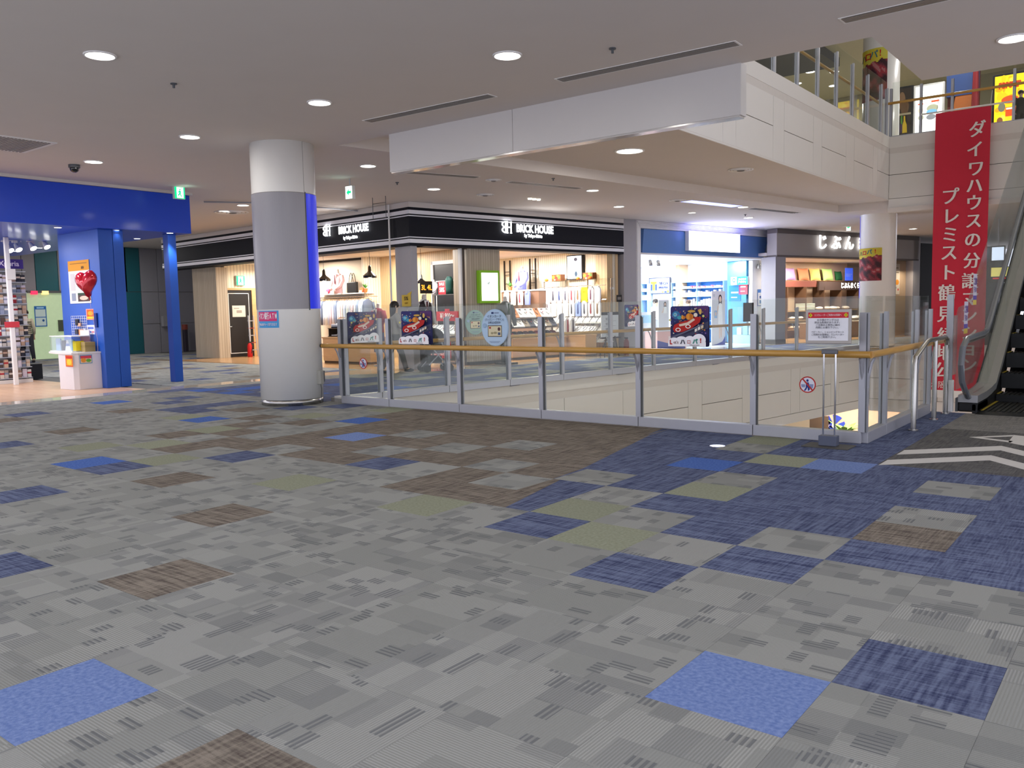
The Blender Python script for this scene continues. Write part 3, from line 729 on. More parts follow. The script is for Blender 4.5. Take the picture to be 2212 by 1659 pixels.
for x, y, r, l in ((-4.605,12.702)+(.26,'round ceiling air diffuser in the raised bay over the void'), (-8.192,9.091)+(.16,'small round air diffuser between the two shop-side vents'), (-9.678,10.626)+(.2,'flat round diffuser before the shirt shop sign'), (-7.087,14.79)+(.2,'flat round diffuser at the end of the violet slot'), (-16.118,8.492)+(.42,'wide round diffuser in the alley ceiling')):
    t = thing('air_diffuser', l, 'air diffuser', (x, y, 4.14 if 'raised' in l else CZ))
    for q in range(4): MB().lathe([(r*(1-.23*q),-.004),(r*(.97-.23*q),-.018-.006*q),(r*(.86-.23*q),-.006)], n=28, cap=False).build('ring', whitep if q < 3 else vent_m, t, True)
t = thing('dome_camera', 'black dome camera on the ceiling before the blue shop band', 'camera', (-12.11,2.803)+(CZ,))
MB().cyl(0,0,-.05,0,.09).build('base', alu_dark, t, True); MB().sph((0,0,-.06),(.075,.075,.07)).build('dome', blackgloss, t, True)
for x, y, l in ((-6.31,1.198)+('tiny ceiling sprinkler between two near downlights',), (-2.013,3.352)+('tiny ceiling sprinkler above the slotted vent',), (-9.765,7.997)+('dark ceiling sensor beyond the baffle end',), (-7.21,19.251)+('dark ceiling sensor between the warm downlights',), (-7.25,9.797)+('tiny ceiling sprinkler in the shop-side ceiling',)):
    t = thing('sprinkler', l, 'sprinkler', (x, y, CZ))
    MB().cyl(0,0,-.012,0,.035,n=12).build('rose', alu_dark, t, True); MB().cyl(0,0,-.05,-.012,.014,n=8).build('nozzle', alu_dark, t, True)
# spot cluster and thin frames under the shop-side ceiling
t = thing('spot_cluster', 'row of three tiny ceiling spotlights before the shirt shop', 'spotlight', (-9.343,12.01)+(CZ,), FS.rz)
for k in (-.14, 0, .14): MB().cyl(k,0,-.03,0,.045,n=12).build('spot', P('fff6e0', 4), t, True)
def hang_frame(x, y, z0, w, h, label):
    t = thing('wire_sign_holder', label, 'sign frame', (x, y, z0))
    MB().tube([(0,0,CZ-z0),(0,0,h),(0,0,0),(w,0,0),(w,0,h),(0,0,h)], .008, 5).build('wire', alu_dark, t)
    MB().tube([(w,0,h),(w,0,CZ-z0)], .008, 5).build('wire', alu_dark, t)
hang_frame((-11.78,3.47)[0], 9.2, (-11.78,3.47)[1], .42, .33, 'empty thin wire sign frame before the shirt shop corner')
hang_frame((-18.136,4.102)[0], 9, (-18.136,4.102)[1], .18, .30, 'empty thin wire sign frame in the alley behind the column')
t = thing('curtain_rail', 'thin metal rail under the ceiling past the column', 'rail', (0,0,0))
MB().tube([(-14.59,6.762)+(3.9,), (-13.968,7.671)+(3.9,), (-13.683,9.259)+(3.9,), (-13.58,10.794)+(3.9,)], .02, 6).build('rail', alu, t)
# exit signs
def exit_sign(fr, a, d, z, w, h, label, arrow=False, hang=False, grn=True):
    t = thing('exit_sign', label, 'exit sign', fr(a, d, z), fr.rz)
    MB().box(-w/2,0,0,w/2,.07,h).build('housing', M('sign_housing', '#cfd3cf', .4), t, bev=.006)
    g, wh = '00a86b', 'f2fff6'
    if arrow: it = [('r',0,0,1,1,wh), ('p',[(.15,.5),(.5,.8),(.5,.62),(.85,.62),(.85,.42),(.5,.42),(.5,.22)],g)]
    else:
        it = [('r',0,0,1,1,g), ('r',.2,.06,.86,.94,wh), ('e',.52,.76,.07,.07,g), ('p',[(.44,.70),(.62,.64),(.58,.42),(.70,.18),(.60,.16),(.50,.36),(.36,.20),(.28,.28),(.44,.46)],g), ('p',[(.44,.66),(.30,.52),(.35,.47),(.48,.58)],g)]
    art(t, -w/2+.008, .008, w-.016, h-.016, it, -.001, 1.6, 'face')
    if hang: MB().tube([(0,.035,h),(0,.035,CZ-z)], .012, 6).build('rod', alu, t)
    lamp('POINT', fr(a, d-.25, z+h/2), .35, (.5,1,.75), .1)
exit_sign(FX, (5.356,3.705)[0], 13.2, (5.356,3.705)[1], .235, .25, 'green lit running-man exit sign hanging at the end of the blue band', hang=True)
exit_sign(F0, *(-10.073,3.555)[:1], 7.0, (-10.073,3.555)[1], .20, .25, 'white lit exit sign with a green arrow hanging past the column', True, True)
exit_sign(F0, (-6.324,3.808)[0], 26, (-6.324,3.808)[1], .16, .25, 'small far exit sign with a green arrow above the pillow shop', True, True)
# storey above: shop posters, lights
def lightbox(fr, a0, a1, z0, z1, d, label, items, em, frame=black, cat='poster'):
    base_z = 5.7 if z0 > 5.7 else None
    t = thing('light_poster', label, cat, fr(a0, d, z0), fr.rz)
    w, h = a1-a0, z1-z0
    MB().box(-.06,0,-.06,w+.06,.12,h+.06).build('frame', frame, t, bev=.01)
    if base_z: MB().box(.02,.02,base_z-z0+.001,w-.02,.1,-.061).build('pedestal', frame, t)
    art(t, 0, 0, w, h, items, -.002, em)
    return t
def rect(p, q): return min(p[0],q[0]), max(p[0],q[0]), min(p[1],q[1]), max(p[1],q[1])
yp = 26.0
r = rect((-4.855,6.684), (-4.423,8.263))
lightbox(F0, *r, yp, 'dark poster with a yellow bottle on the storey above', [('r',0,0,1,1,'2a211c'),('e',.35,.75,.25,.18,'6b4f38'),('e',.55,.62,.3,.15,'57402c'),('p',[(.42,.1),(.75,.1),(.72,.26),(.62,.34),(.6,.44),(.5,.44),(.5,.34),(.42,.26)],'b89a2a'),('p',[(.3,.28),(.42,.28),(.4,.45),(.3,.45)],'4b7a2f'),('r',0,.46,1,.5,'8f846a'),('e',.3,.2,.12,.1,'3c2b45'),('r',.05,.02,.9,.07,'6e5a5a')], .25)
r = rect((-4.295,6.725), (-3.514,8.221))
lightbox(F0, *r, yp, 'bright white lit information poster on the storey above', [('r',0,0,1,1,'f4f8f4'),('r',.1,.62,.3,.65,'d0452a'),('r',.6,.64,.9,.68,'d0452a'),('t','YES',.45,.635,.06,'d0452a'),('e',.2,.5,.1,.06,'c9b49a'),('e',.65,.52,.22,.08,'8a8a74'),('e',.62,.45,.2,.05,'5d8fb5'),('e',.22,.35,.12,.05,'9a9a8a'),('e',.6,.34,.18,.06,'6d6d72'),('r',.1,.8,.9,.815,'a0b0b8'),('r',.1,.77,.8,.78,'a0b0b8'),('r',.1,.2,.9,.21,'c0c0b8'),('r',.1,.15,.8,.16,'c0c0b8')], 1.6, whitep)
t = thing('shop_display', 'arched orange shop front between red curtains on the storey above', 'shop front', ((-3.434,6.519)[0], 26.2, 5.702))
aw = (-2.539,6.396)[0]-(-3.434,6.519)[0]
MB().box(0,.2,0,aw,.35,3.2).build('back_wall', M('display_red', '#6d1f1c', .6), t)
MB().plate(ell(aw*.55,1.0,aw*.36,1.55,20,0,PI)+[(aw*.19,0),(aw*.91,0)], 0, .2).build('arch', M('display_orange', '#b8662a', .6), t)
MB().box(0,-.02,2.1,aw,.2,3.2).build('blue_header', M('display_blue', '#2f4a86', .5), t)
for k in range(4): MB().lathe([(.06,0),(.09,1.2),(.05,2.9)], (aw*.90+.05*(k%2),-.04*k,0), 8).build('curtain_fold', M('display_curtain', '#8d1f2a', .7), t, True)
r = rect((-1.904,6.273), (-1.124,7.923))
rd2 = random.Random(3); yel = [('r',0,0,1,1,'f0cf1e')] + [('e',rd2.uniform(.1,.9),rd2.uniform(.1,.95),rd2.uniform(.04,.13),rd2.uniform(.03,.07),rd2.choice(('f7e24a','e8b416','e39a18'))) for _ in range(34)]
yel += [('t','POPOYES',.5,.82,.13,'a8321a',.02,.62),('e',.52,.57,.28,.07,'c14a22'),('e',.25,.45,.12,.08,'6d6a5a'),('r',.38,.28,.72,.44,'cc4a1c'),('r',.40,.40,.7,.43,'f4ecd0'),('e',.2,.22,.10,.06,'7a4a2a'),('e',.65,.15,.12,.06,'f6efc8'),('e',.12,.12,.07,.07,'d9803a')]
lightbox(F0, *r, 25, 'big yellow lit food poster on the storey above', yel, 1.0)
for px in ((-9.136,27.616), (-8.4,28.117), (-7.719,28.733), (-9.338,29.428), (-8.377,30.765), (-4.058,33.155), (-3,24.5), (0,24.2)):
    downlight(px[0], px[1], 9.9, .16, 'round downlight in the ceiling of the storey above', 75, grp='downlights of the storey above')
# ================================================================ hung boards and stickers on the glass
def pumpkin(cx, cz, s): return [('e',cx,cz,s,s*.8,'d9822b'),('e',cx-s*.35,cz,s*.3,s*.78,'e39a3a'),('e',cx+s*.4,cz,s*.3,s*.76,'c66f20'),('r',cx-s*.1,cz+s*.7,cx+s*.08,cz+s*1.05,'5a6a2a')]
def party(name, fr, a0, a1, z0, z1, d, label, dim=False):
    t = thing(name, label, 'poster', fr(a0, d, z0), fr.rz)
    w, h = a1-a0, z1-z0
    MB().plate([(.02,0),(w-.02,0),(w-.006,.006),(w,.02),(w,h-.02),(w-.02,h),(.02,h),(0,h-.02),(0,.02),(.006,.006)], 0, .012).build('board', P('262a52'), t)
    it = [('r',.012,.012,.988,.988,'2b2d5c'),('p',[(.012,.55),(.35,.7),(.5,.988),(.012,.988)],'34336e'),('p',[(.6,.988),(.988,.7),(.988,.988)],'57356a'),
      ('e',.15,.78,.11,.10,'3b78a8'),('e',.13,.79,.05,.05,'7cc2d8'),('e',.24,.72,.06,.05,'4aa8b8'),('p',[(.012,.25),(.3,.36),(.988,.62),(.988,.45),(.3,.16),(.012,.16)],'4a4c66'),('p',[(.10,.24),(.14,.23),(.9,.53),(.88,.56)],'6d6e84'),
      ('p',[(.12,.44),(.16,.36),(.36,.36),(.62,.46),(.82,.60),(.86,.72),(.72,.74),(.55,.66),(.30,.60),(.16,.54)],'b5241f'),('p',[(.30,.50),(.52,.54),(.70,.66),(.66,.70),(.50,.60),(.28,.55)],'e0c9b4'),
      ('e',.26,.42,.07,.05,'f0e6e0'),('e',.26,.42,.045,.03,'a01c1a'),('e',.52,.50,.07,.05,'f0e6e0'),('e',.52,.50,.045,.03,'a01c1a')] + pumpkin(.56,.74,.10) + pumpkin(.40,.72,.055) + [
      ('e',.72,.78,.05,.05,'e8dcc8'),('e',.84,.86,.035,.07,'d8b25a'),('p',[(.70,.36),(.76,.39),(.76,.46),(.70,.43)],'e8e2d8'),('p',[(.78,.40),(.84,.43),(.84,.50),(.78,.47)],'e8e2d8'),('p',[(.86,.44),(.92,.47),(.92,.54),(.86,.51)],'d8c8a8'),
      ('e',.62,.87,.10,.03,'c9a04a'),('e',.06,.66,.03,.03,'d8d27a'),('e',.92,.75,.03,.03,'d8d27a'),
      ('e',.17,.12,.155,.11,'f4f4fa'),('e',.36,.14,.16,.12,'f4f4fa'),('e',.58,.14,.15,.13,'f4f4fa'),('e',.81,.17,.175,.15,'f4f4fa'),('r',.012,.012,.988,.12,'f4f4fa')]
    for s_, x_, c_ in (("L",.09,'b5241f'),("et's",.225,'7a3a2a')): it.append(('t',s_,x_,.11,0.15 if s_ == 'L' else .11,c_,.003,.9))
    for ch, x_, z_, c_, sz in (('ハ',.40,.115,'3a3a4a',.135),('ロ',.56,.115,'b5241f',.115),('パ',.72,.125,'2a8a7a',.135),('!',.86,.15,'b5241f',.15)): it.append(('t',ch,x_,z_,sz,c_,.003))
    it.append(('t','Halloween party',.70,.045,.04,'4a4a5a'))
    r_ = random.Random(int(a0*100)); pre = it[:7]; bits = [('e',r_.uniform(.05,.95),r_.uniform(.30,.95),r_.uniform(.006,.022),r_.uniform(.006,.02),r_.choice(('d8b25a','7a5aa0','b8404a','4a9ab0','e0d8c0','8a6a4a','5a5a8a','c8783a'))) for _ in range(80)]
    it = pre + bits + it[7:]
    art(t, 0, 0, w, h, it, -.001)
    for x in (.2*w, .8*w): MB().tube([(x,.006,h-.01),(x,.006,h+.01),(x,.03,h+.02)], .004, 5).build('hook', steel, t)
    return t

party('party_poster', F0, *rect((-6.258,0.924), (-5.657,1.393)), 4.52, 'colourful pumpkin party poster on the near railing by the column')
party('party_poster', F0, *rect((-1.991,0.938), (-1.526,1.387)), 4.52, 'large colourful pumpkin party poster on the near railing before the blue shop')
party('party_poster', FL, *rect((0.064,0.916), (0.594,1.396)), -.05, 'faded pumpkin party poster on the far railing nearest the column')
party('party_poster', FL, *rect((6.773,0.975), (7.226,1.43)), -.05, 'pumpkin party poster on the far railing before the grey pier')
t = thing('dark_board', 'dark back of a poster on the far railing before the blue shop', 'poster', FL((11.357,0.965)[0], -.05, (11.357,0.965)[1]), FL.rz)
MB().box(0,0,0,(11.828,0.953)[0]-(11.357,0.965)[0],.012,(11.353,1.429)[1]-(11.357,0.965)[1]).build('board', M('board_back', '#2c2a2c', .6), t)
def oval(fr, p, q, d, label, dim):
    a0, a1, z0, z1 = rect(p, q)
    t = thing('oval_sign', label, 'sign', fr((a0+a1)/2, d, z0), fr.rz); w, h = a1-a0, z1-z0
    MB().plate(ell(0,h/2,w/2,h/2,36), 0, .008).build('plate', P('a9c4dd') if not dim else P('86a8a0'), t)
    it = [('e',.5,.5,.485,.485,'b3cde6' if not dim else '8fb0a8'),('r',.38,.87,.47,.92,'2a3a6a'),('r',.49,.88,.66,.91,'7a8aa8'),('t','イオンカード',.5,.80,.085,'2b3550',.0012),('t','(ディズニー・デザイン)',.5,.715,.072,'2b3550',.001,.85),('t','お申込み受付中!',.5,.63,.075,'2b3550',.001,.8),
      ('r',.24,.25,.76,.56,'5a5040'),('r',.26,.27,.74,.54,'d8cfae'),('r',.29,.47,.36,.52,'a8323a'),('e',.66,.46,.05,.05,'5a3a3a'),('e',.40,.35,.05,.03,'a09878'),('e',.52,.36,.07,.03,'a09878'),('r',.62,.30,.71,.37,'4a5a7a'),('r',.3,.12,.7,.13,'7a8aa8'),('r',.34,.09,.66,.10,'7a8aa8'),('e',.13,.56,.07,.06,'98b4d0')]
    art(t, -w/2, 0, w, h, it, -.001)
oval(F0, (-4.759,0.913), (-4.308,1.397), 4.52, 'pale blue oval card sign on the near railing', False)
oval(FL, (2.432,0.959), (2.884,1.39), -.05, 'greenish oval card sign on the far railing behind the pale blue one', True)
def noclimb(fr, a, z, d, R_, label):
    t = thing('warning_sticker', label, 'sticker', fr(a, d, z), fr.rz)
    MB().plate(ell(0,0,R_,R_,28), 0, .002).build('disc', P('b8322e'), t)
    it = [('e',.5,.5,.43,.43,'dfe0ea'),('e',.5,.75,.07,.08,'2a3a86'),('p',[(.42,.64),(.58,.64),(.62,.36),(.40,.36)],'2a3a86'),('p',[(.42,.36),(.52,.36),(.40,.14),(.28,.12)],'2a3a86'),('p',[(.52,.36),(.62,.36),(.64,.20),(.54,.12)],'2a3a86'),('p',[(.12,.52),(.36,.52),(.36,.34),(.16,.34)],'8a93b8'),('p',[(.62,.54),(.86,.54),(.82,.30),(.66,.30)],'8a93b8'),('p',[(.18,.82),(.25,.87),(.84,.20),(.78,.14)],'b8322e')]
    art(t, -R_, -R_, 2*R_, 2*R_, it, -.0005)
noclimb(F0, *(-0.456,0.563), 4.535, .085, 'round red no-climbing sticker on the near glass by the sign stand')
noclimb(F0, *(-7.109,0.624), 4.535, .085, 'round red no-climbing sticker on the near glass by the column')
# sign board on twin thin poles
q0 = (-0.133,0.052); a0, a1, z0, z1 = rect((-0.363,0.999), (0.065,1.33))
t = thing('sign_stand', 'escalator notice board on twin thin chrome poles before the railing', 'sign stand', ((-0.133,0.052)[0], 4.2, 0))
x0 = (-0.133,0.052)[0]
MB().box(-.22,-.14,0,.22,.14,.010).build('base_plate', M('stand_base', '#4c4b48', .6), t, bev=.003)
MB().box(-.085,-.05,.01,.085,.05,.11).build('pole_socket', M('stand_socket', '#5a6072', .5, .4), t, bev=.006)
for x in (-.055, .055): MB().tube([(x,0,.1),(x,0,.915)], .009, 10).build('pole', chrome, t, True)
MB().box(-.075,-.02,.90,.075,.02,.945).build('clamp', M('clamp_dark', '#5c5d62', .35, .7), t, bev=.006)
MB().box(a0-x0,-.012,z0,a1-x0,.012,z1).build('frame', M('notice_frame', '#9a948e', .35, .6), t, bev=.004)
w, h = a1-a0-.05, z1-z0-.06
art(t, a0-x0+.025, z0+.03, w, h, [('r',0,0,1,1,'e9e9ee'),('r',0,.80,1,1,'cc3340'),('p',[(.01,.90),(.06,.98),(.11,.90),(.06,.82)],'d8c81e'),('p',[(.89,.90),(.94,.98),(.99,.90),(.94,.82)],'d8c81e'),('r',.055,.87,.065,.94,'2a2a1a'),('r',.935,.87,.945,.94,'2a2a1a'),
  ('t','エスカレーターご利用のお客様へ',.5,.90,.088,'f4e4e4',.004,.72),('t','お子様のサンダルは',.5,.73,.085,'4a4a58',.002),('t','挟まる危険があります。',.5,.64,.085,'4a4a58',.002),('t','ご注意の上黄色い線の',.5,.55,.085,'4a4a58',.002),('t','内側にお乗り下さい。',.5,.46,.085,'4a4a58',.002),
  ('t','ベビーカー、ショッピングカート',.5,.30,.085,'4a4a58',.002,.9),('t','ご利用のお客様は、エレベーター',.5,.21,.085,'4a4a58',.002,.9),('t','をご利用下さい。',.5,.12,.085,'4a4a58',.002)], -.014)
# floor up-light
t = thing('floor_light', 'small round light glowing in the navy carpet before the railing', 'floor light', (-1.05, 3.68, 0))
MB().lathe([(.078,0),(.076,.004),(.062,.004)], n=24, cap=False).build('ring', steel, t, True); MB().cyl(0,0,.0,.003,.062).build('lens', P('dfeaff', 1.8), t)
# box on the column, sticker
ca = math.radians(view)
def colp(ang, r): return (-8.33+r*math.cos(ca+ang), 4.15+r*math.sin(ca+ang))
t = thing('socket_box', 'grey power socket box with a cable low on the column', 'socket box', colp(1.02, .475)+(.30,), ca+1.02+PI/2)
MB().box(-.055,-.06,0,.055,.01,.21).build('box', M('socket_grey', '#a5a49c', .5), t, bev=.008); MB().box(.06,-.05,.03,.10,.0,.20).build('lid', M('socket_dark', '#3d4048', .5), t, bev=.005)
MB().tube([(.0,-.03,0),(.01,-.035,-.08),(.03,-.02,-.14),(.03,-.01,-.29)], .006, 6).build('cable', M('cable_grey', '#5a5a5a', .5), t)
t = thing('bank_sticker', 'pink and light blue cash machine sticker wrapped on the column', 'sticker', (-8.33, 4.15, 0))
n = 14; mb = MB(); R_ = .478
A = [ca-1.18+.86*k/n for k in range(n+1)]
for k in range(n):
    for za, zb, mi in ((1.185,1.44,0),(1.285,1.425,1)):
        rr = R_ + .001*mi
        if mi and k > n-2: continue
        mb.add([(rr*math.cos(a), rr*math.sin(a), z) for a, z in ((A[k],za),(A[k+1],za),(A[k+1],zb),(A[k],zb))], [(0,1,2,3)], mi)
mb.build('sheet', [P('4f9fd8'), P('d83a78')], t)
for s_, z, sz, c_ in (('イオン銀行ATM', 1.355, .112, 'f6eef2'), ('WAONチャージができます', 1.232, .052, 'f4e8ee')):
    n_ = len(s_); sp = .80/n_ if sz > .1 else .78/n_
    for k, ch in enumerate(s_):
        a = ca-1.12+(k+.5)*sp*.95
        o = text(t, ch, 0, 0, sz, P(c_), 0, .002, .40 if sz > .1 else .52)
        o.location = ((R_+.003)*math.cos(a), (R_+.003)*math.sin(a), z); o.rotation_euler = (PI/2, 0, a+PI/2)

# beyond the escalator
t = thing('hung_monitor', 'small bright monitor hanging beyond the escalator', 'screen', ((-1.978,2.588)[0], 27, (-1.978,2.588)[1]))
MB().box(-.2,0,0,.2,.1,.5).build('housing', P('2a2c30'), t); MB().box(-.17,-.004,.04,.17,-.001,.46).build('display', P('d8e8ff', 1.6), t); MB().tube([(0,.05,.5),(0,.05,CZ-(-1.978,2.588)[1])], .02, 6).build('rod', alu, t)
t = thing('yellow_sign', 'yellow lit sign with a red line beyond the escalator', 'sign', ((-1.922,1.923)[0], 27.2, (-1.922,1.923)[1]))
MB().box(-.28,0,0,.28,.1,.5).build('housing', P('3a3a36'), t); art(t, -.26, .02, .52, .46, [('r',0,0,1,1,'2c2c2c'),('r',0,.38,1,1,'e8dc7a'),('r',.1,.2,.8,.3,'d83a3a')], -.001, 1.0); MB().tube([(0,.05,0),(0,.05,-(-1.922,1.923)[1])], .03, 6).build('post', alu, t)
for yy, l in ((1.15, 'white and purple caution sticker on the escalator guard glass, lower one'), (1.75, 'white and purple caution sticker on the escalator guard glass, upper one')):
    t = thing('caution_sticker', l, 'sticker', (.384-.0745+.014, 7.07+yy, .95+(yy-1.15)*.62), PI/2)
    art(t, 0, 0, .26, .42, [('r',0,0,1,1,'c8c4d4'),('r',0,0,1,.16,'d8c060'),('r',0,.16,1,.30,'6a5aa8'),('t','ご注意',.5,.74,.24,'6a4a90',.002,.8),('t','下さい',.5,.48,.2,'6a4a90',.002,.8)], -.001)
ORD = 'first second third fourth fifth sixth seventh eighth ninth tenth eleventh twelfth thirteenth fourteenth fifteenth sixteenth seventeenth eighteenth nineteenth twentieth last'.split()
# ================================================================ blue phone shop kiosk
kiosk_blue = M('kiosk_blue', '#1c49cc', .35, var=.03, coat=.1)
blue_wall = M('kiosk_wall_blue', '#2457b8', .4, var=.03)
struct('wall_blue_band', MB().box(-22.5,-6,3.1,-13.8,5.93,3.88), kiosk_blue, label='bright blue roof band of the phone shop kiosk')
struct('trim_2', MB().box(-22.6,-6,3.885,-13.76,5.98,3.94), ceil_m, label='pale strip between blue band and ceiling')
struct('wall_blue_fin', MB().box(-15.75,4.09,.002,-14.38,4.35,3.099), blue_wall, label='blue wall fin behind the white counter')
p = struct('column', MB().box(-14.37,4.06,.002,-14.0,4.345,3.099), blue_wall, bev=.006, label='wide blue pillar of the kiosk beside the counter')
struct('pillar_panel', MB().box(-14.36,4.353,.002,-14.0,4.56,3.099), blue_wall, p, bev=.006)
struct('column', MB().box(-14.28,5.56,.002,-14.08,5.74,3.099), blue_wall, bev=.004, label='slim blue pillar at the corner of the kiosk')
for n_, (x, y) in enumerate(((-14.175,3.402), (-14.029,4.437), (-13.914,5.516), (-15.5,5.664), (-20.6,5.2), (-19.2,5.2), (-17.9,5.2))):
    t = thing('kiosk_downlight', ('small downlight over the accessory rack side of the counter', 'small downlight over the wide blue pillar', 'small downlight over the slim blue pillar', 'small downlight between and behind the two blue pillars', 'small deep downlight in the kiosk roof, farthest one', 'small deep downlight in the kiosk roof, middle one', 'small deep downlight in the kiosk roof, closest one')[n_], 'downlight', (x, y, 3.1), 0, 'downlights under the blue kiosk roof')
    MB().lathe([(.075,0),(.07,-.01),(.058,-.004)], n=20, cap=False).build('trim_ring', whitep, t, True); MB().cyl(0,0,-.008,-.002,.058).build('lens', P('fdfdff', 9), t)
    lamp('SPOT', (x, y, 3.07), 60, (.95,.97,1), .05, spot=1.5)
for x, y in ((-15.2,2.4),(-15.2,-1),(-18.5,2.6),(-18.5,-1)): lamp('AREA', (x, y, 3.08), 60, (1,.97,.95), .4)
t = thing('track_light', 'white track with spotlights hanging in the phone shop', 'track light', (-17.5, 0, 0))
ta, tb = (3.691,3.07), (4.693,3.213)
MB().tube([(0,ta[0],ta[1]),(0,tb[0],tb[1])], .016, 6).build('track', whitep, t)
for k, f in enumerate((.1,.27,.57,.86)):
    y, z = ta[0]+(tb[0]-ta[0])*f, ta[1]+(tb[1]-ta[1])*f
    MB().box(-.03,y-.05,z-.06,.03,y+.05,z).tube([(0,y,z-.05),(.03,y+.01,z-.10)], .012, 6).tube([(.02,y,z-.09),(.13,y+.03,z-.22)], [.03,.075], 12).build('spot_head', whitep, t)
    MB().tube([(.131,y+.03,z-.221),(.134,y+.031,z-.225)], .066, 12).build('lens', P('fffdf5', 7), t)
for f in (.02,.4,.78): MB().tube([(0,ta[0]+(tb[0]-ta[0])*f,ta[1]),(0,ta[0]+(tb[0]-ta[0])*f,3.1)], .008, 6).build('rod', whitep, t)
# counter and what stands on it
t = thing('counter', 'white service counter against the blue wall fin', 'counter', (-14.80, 3.5, 0))
MB().prism([(.0,.04),(.06,0),(.56,.04),(.62,.12),(.62,.56),(0,.56)], .003, .69).build('body', M('counter_white', '#e4dfe2', .35, var=.02), t, bev=.004)
MB().prism([(-.62,.12),(.02,-.01),(.57,.02),(.635,.11),(.635,.57),(-.62,.5)], .692, .725).build('counter_top', whitep, t)
def stick(fr, p, q, d, label, items, name='poster', em=0):
    a0, a1, z0, z1 = rect(p, q)
    t = thing(name, label, 'poster', fr((a0+a1)/2, d, z0), fr.rz)
    MB().box(-(a1-a0)/2,-.004,0,(a1-a0)/2,0,z1-z0).build('sheet', P('e8e4de'), t)
    art(t, -(a1-a0)/2, 0, a1-a0, z1-z0, items, -.0045, em)
    return t
stick(F0, (-14.492,0.453), (-14.192,0.675), 3.525, 'small yellow and red notice on the counter side', [('r',0,0,1,1,'d8571e'),('r',.1,.1,.9,.9,'e8a828'),('r',.1,.7,.9,.9,'c8281e'),('e',.5,.4,.3,.25,'f0d040')])
stick(FX, (3.64,0.505), (3.882,0.671), 14.172, 'small colourful notice on the counter front', [('r',0,0,1,1,'5aa0c8'),('r',.06,.08,.94,.92,'e8c8a8'),('r',.06,.6,.94,.92,'d84a5a'),('e',.3,.4,.2,.25,'e89a3a'),('e',.7,.35,.2,.2,'6ab04a')])
t = thing('display_case', 'low glass display case with devices at the counter end', 'display case', (-15.4, 3.64, .727))
MB().box(0,0,0,.95,.36,.02).box(0,0,.30,.95,.36,.315).build('shelf', whitep, t)
for x in (.01,.94): MB().box(x-.008,0,.02,x+.008,.36,.30).build('side', glass_clear, t)
MB().box(.02,.005,.02,.93,.012,.30).build('glass_front', glass_clear, t)
MB().box(.05,.1,.02,.25,.12,.26).build('price_card', P('9fb8d8'), t); MB().box(.3,.1,.02,.42,.2,.22).build('gadget', P('2a2a30'), t); MB().box(.5,.1,.02,.8,.13,.24).build('brochure', P('8fb0c8'), t)
def boxthing(name, label, cat, x, y, z, w, d, h, col, rz=0, tilt=0, group=None, band=None):
    t = MB().box(-w/2,-d/2,0,w/2,d/2,h).box(-w/2-.001,-d/2-.001,h*.45,w/2+.001,d/2+.001,h*.7,1).build(name, [P(col), P(band or col)], None, bev=.004)
    t.location = (x, y, z); t.rotation_euler = (tilt, 0, rz); return tag(t, label, cat, group)
boxthing('carton', 'yellow carton on the white counter', 'box', -14.52, 3.80, .727, .14, .16, .21, 'e8d02a')
boxthing('carton', 'brown cardboard carton on the white counter next to the yellow one', 'box', -14.34, 3.90, .727, .17, .2, .19, 'a08a5a', band='94804f')
boxthing('brochure_stand', 'white leaflet stand leaning on the counter', 'stand', -14.75, 3.72, .74, .16, .02, .22, 'e8e8f0', .6, -.3, band='6a7ab0')
boxthing('brochure_stand', 'tall white leaflet stand above the yellow carton', 'stand', -14.6, 3.98, .727, .2, .03, .42, 'eae6ea', .5, 0, band='d89a9a')
stick(F0, (-15.357,1.684), (-14.474,2.541), 4.085, 'tall white poster with an orange head on the blue fin', [('r',0,0,1,1,'e6e2e0'),('r',0,.76,1,1,'d8942a'),('t','募集',.7,.82,.07,'2a2a3a',.004),('r',.1,.92,.9,.94,'9a6a2a'),('r',.08,.3,.3,.7,'c8c4c8'),('r',.1,.06,.3,.24,'8a94a8'),('r',.4,.04,.96,.24,'4a3a3a'),('e',.68,.12,.2,.05,'d8b8a8'),('r',.4,.2,.9,.24,'2a4a3a'),('r',.4,.4,.9,.41,'a8a8b0'),('r',.4,.46,.9,.47,'a8a8b0')])
stick(F0, (-14.712,1.348), (-14.358,1.564), 4.085, 'small orange poster on the blue fin under the balloon', [('r',0,0,1,1,'e8a0a0'),('r',.08,.06,.92,.94,'d85a1e'),('e',.5,.6,.3,.2,'e8a02a'),('r',.1,.1,.9,.3,'e8c83a')])
stick(F0, (-14.731,1.06), (-14.363,1.245), 4.085, 'small white price sheet on the blue fin', [('r',0,0,1,1,'e8e8f0'),('r',.15,.55,.8,.8,'6a7ac8'),('r',.1,.15,.5,.35,'4a6ac0'),('r',.55,.15,.85,.35,'d88a9a')])
boxthing('junction_box', 'dark blue box fixed to the blue fin', 'box', *(-14.254,1.199)[:1], 4.06, (-14.254,1.199)[1], .1, .055, .28, '15307a')
t = thing('wire_grid', 'small white wire grid with hanging accessories on the blue fin', 'display rack', ((-15.306,1.013)[0], 4.05, (-15.306,1.013)[1]))
gw, gh = (-14.655,1.015)[0]-(-15.306,1.013)[0], (-15.247,1.428)[1]-(-15.306,1.013)[1]
g = MB()
for k in range(9): g.box(gw*k/8-.003,0,0,gw*k/8+.003,.006,gh)
for k in range(9): g.box(0,0,gh*k/8-.003,gw,.006,gh*k/8+.003)
g.build('grid', whitep, t)
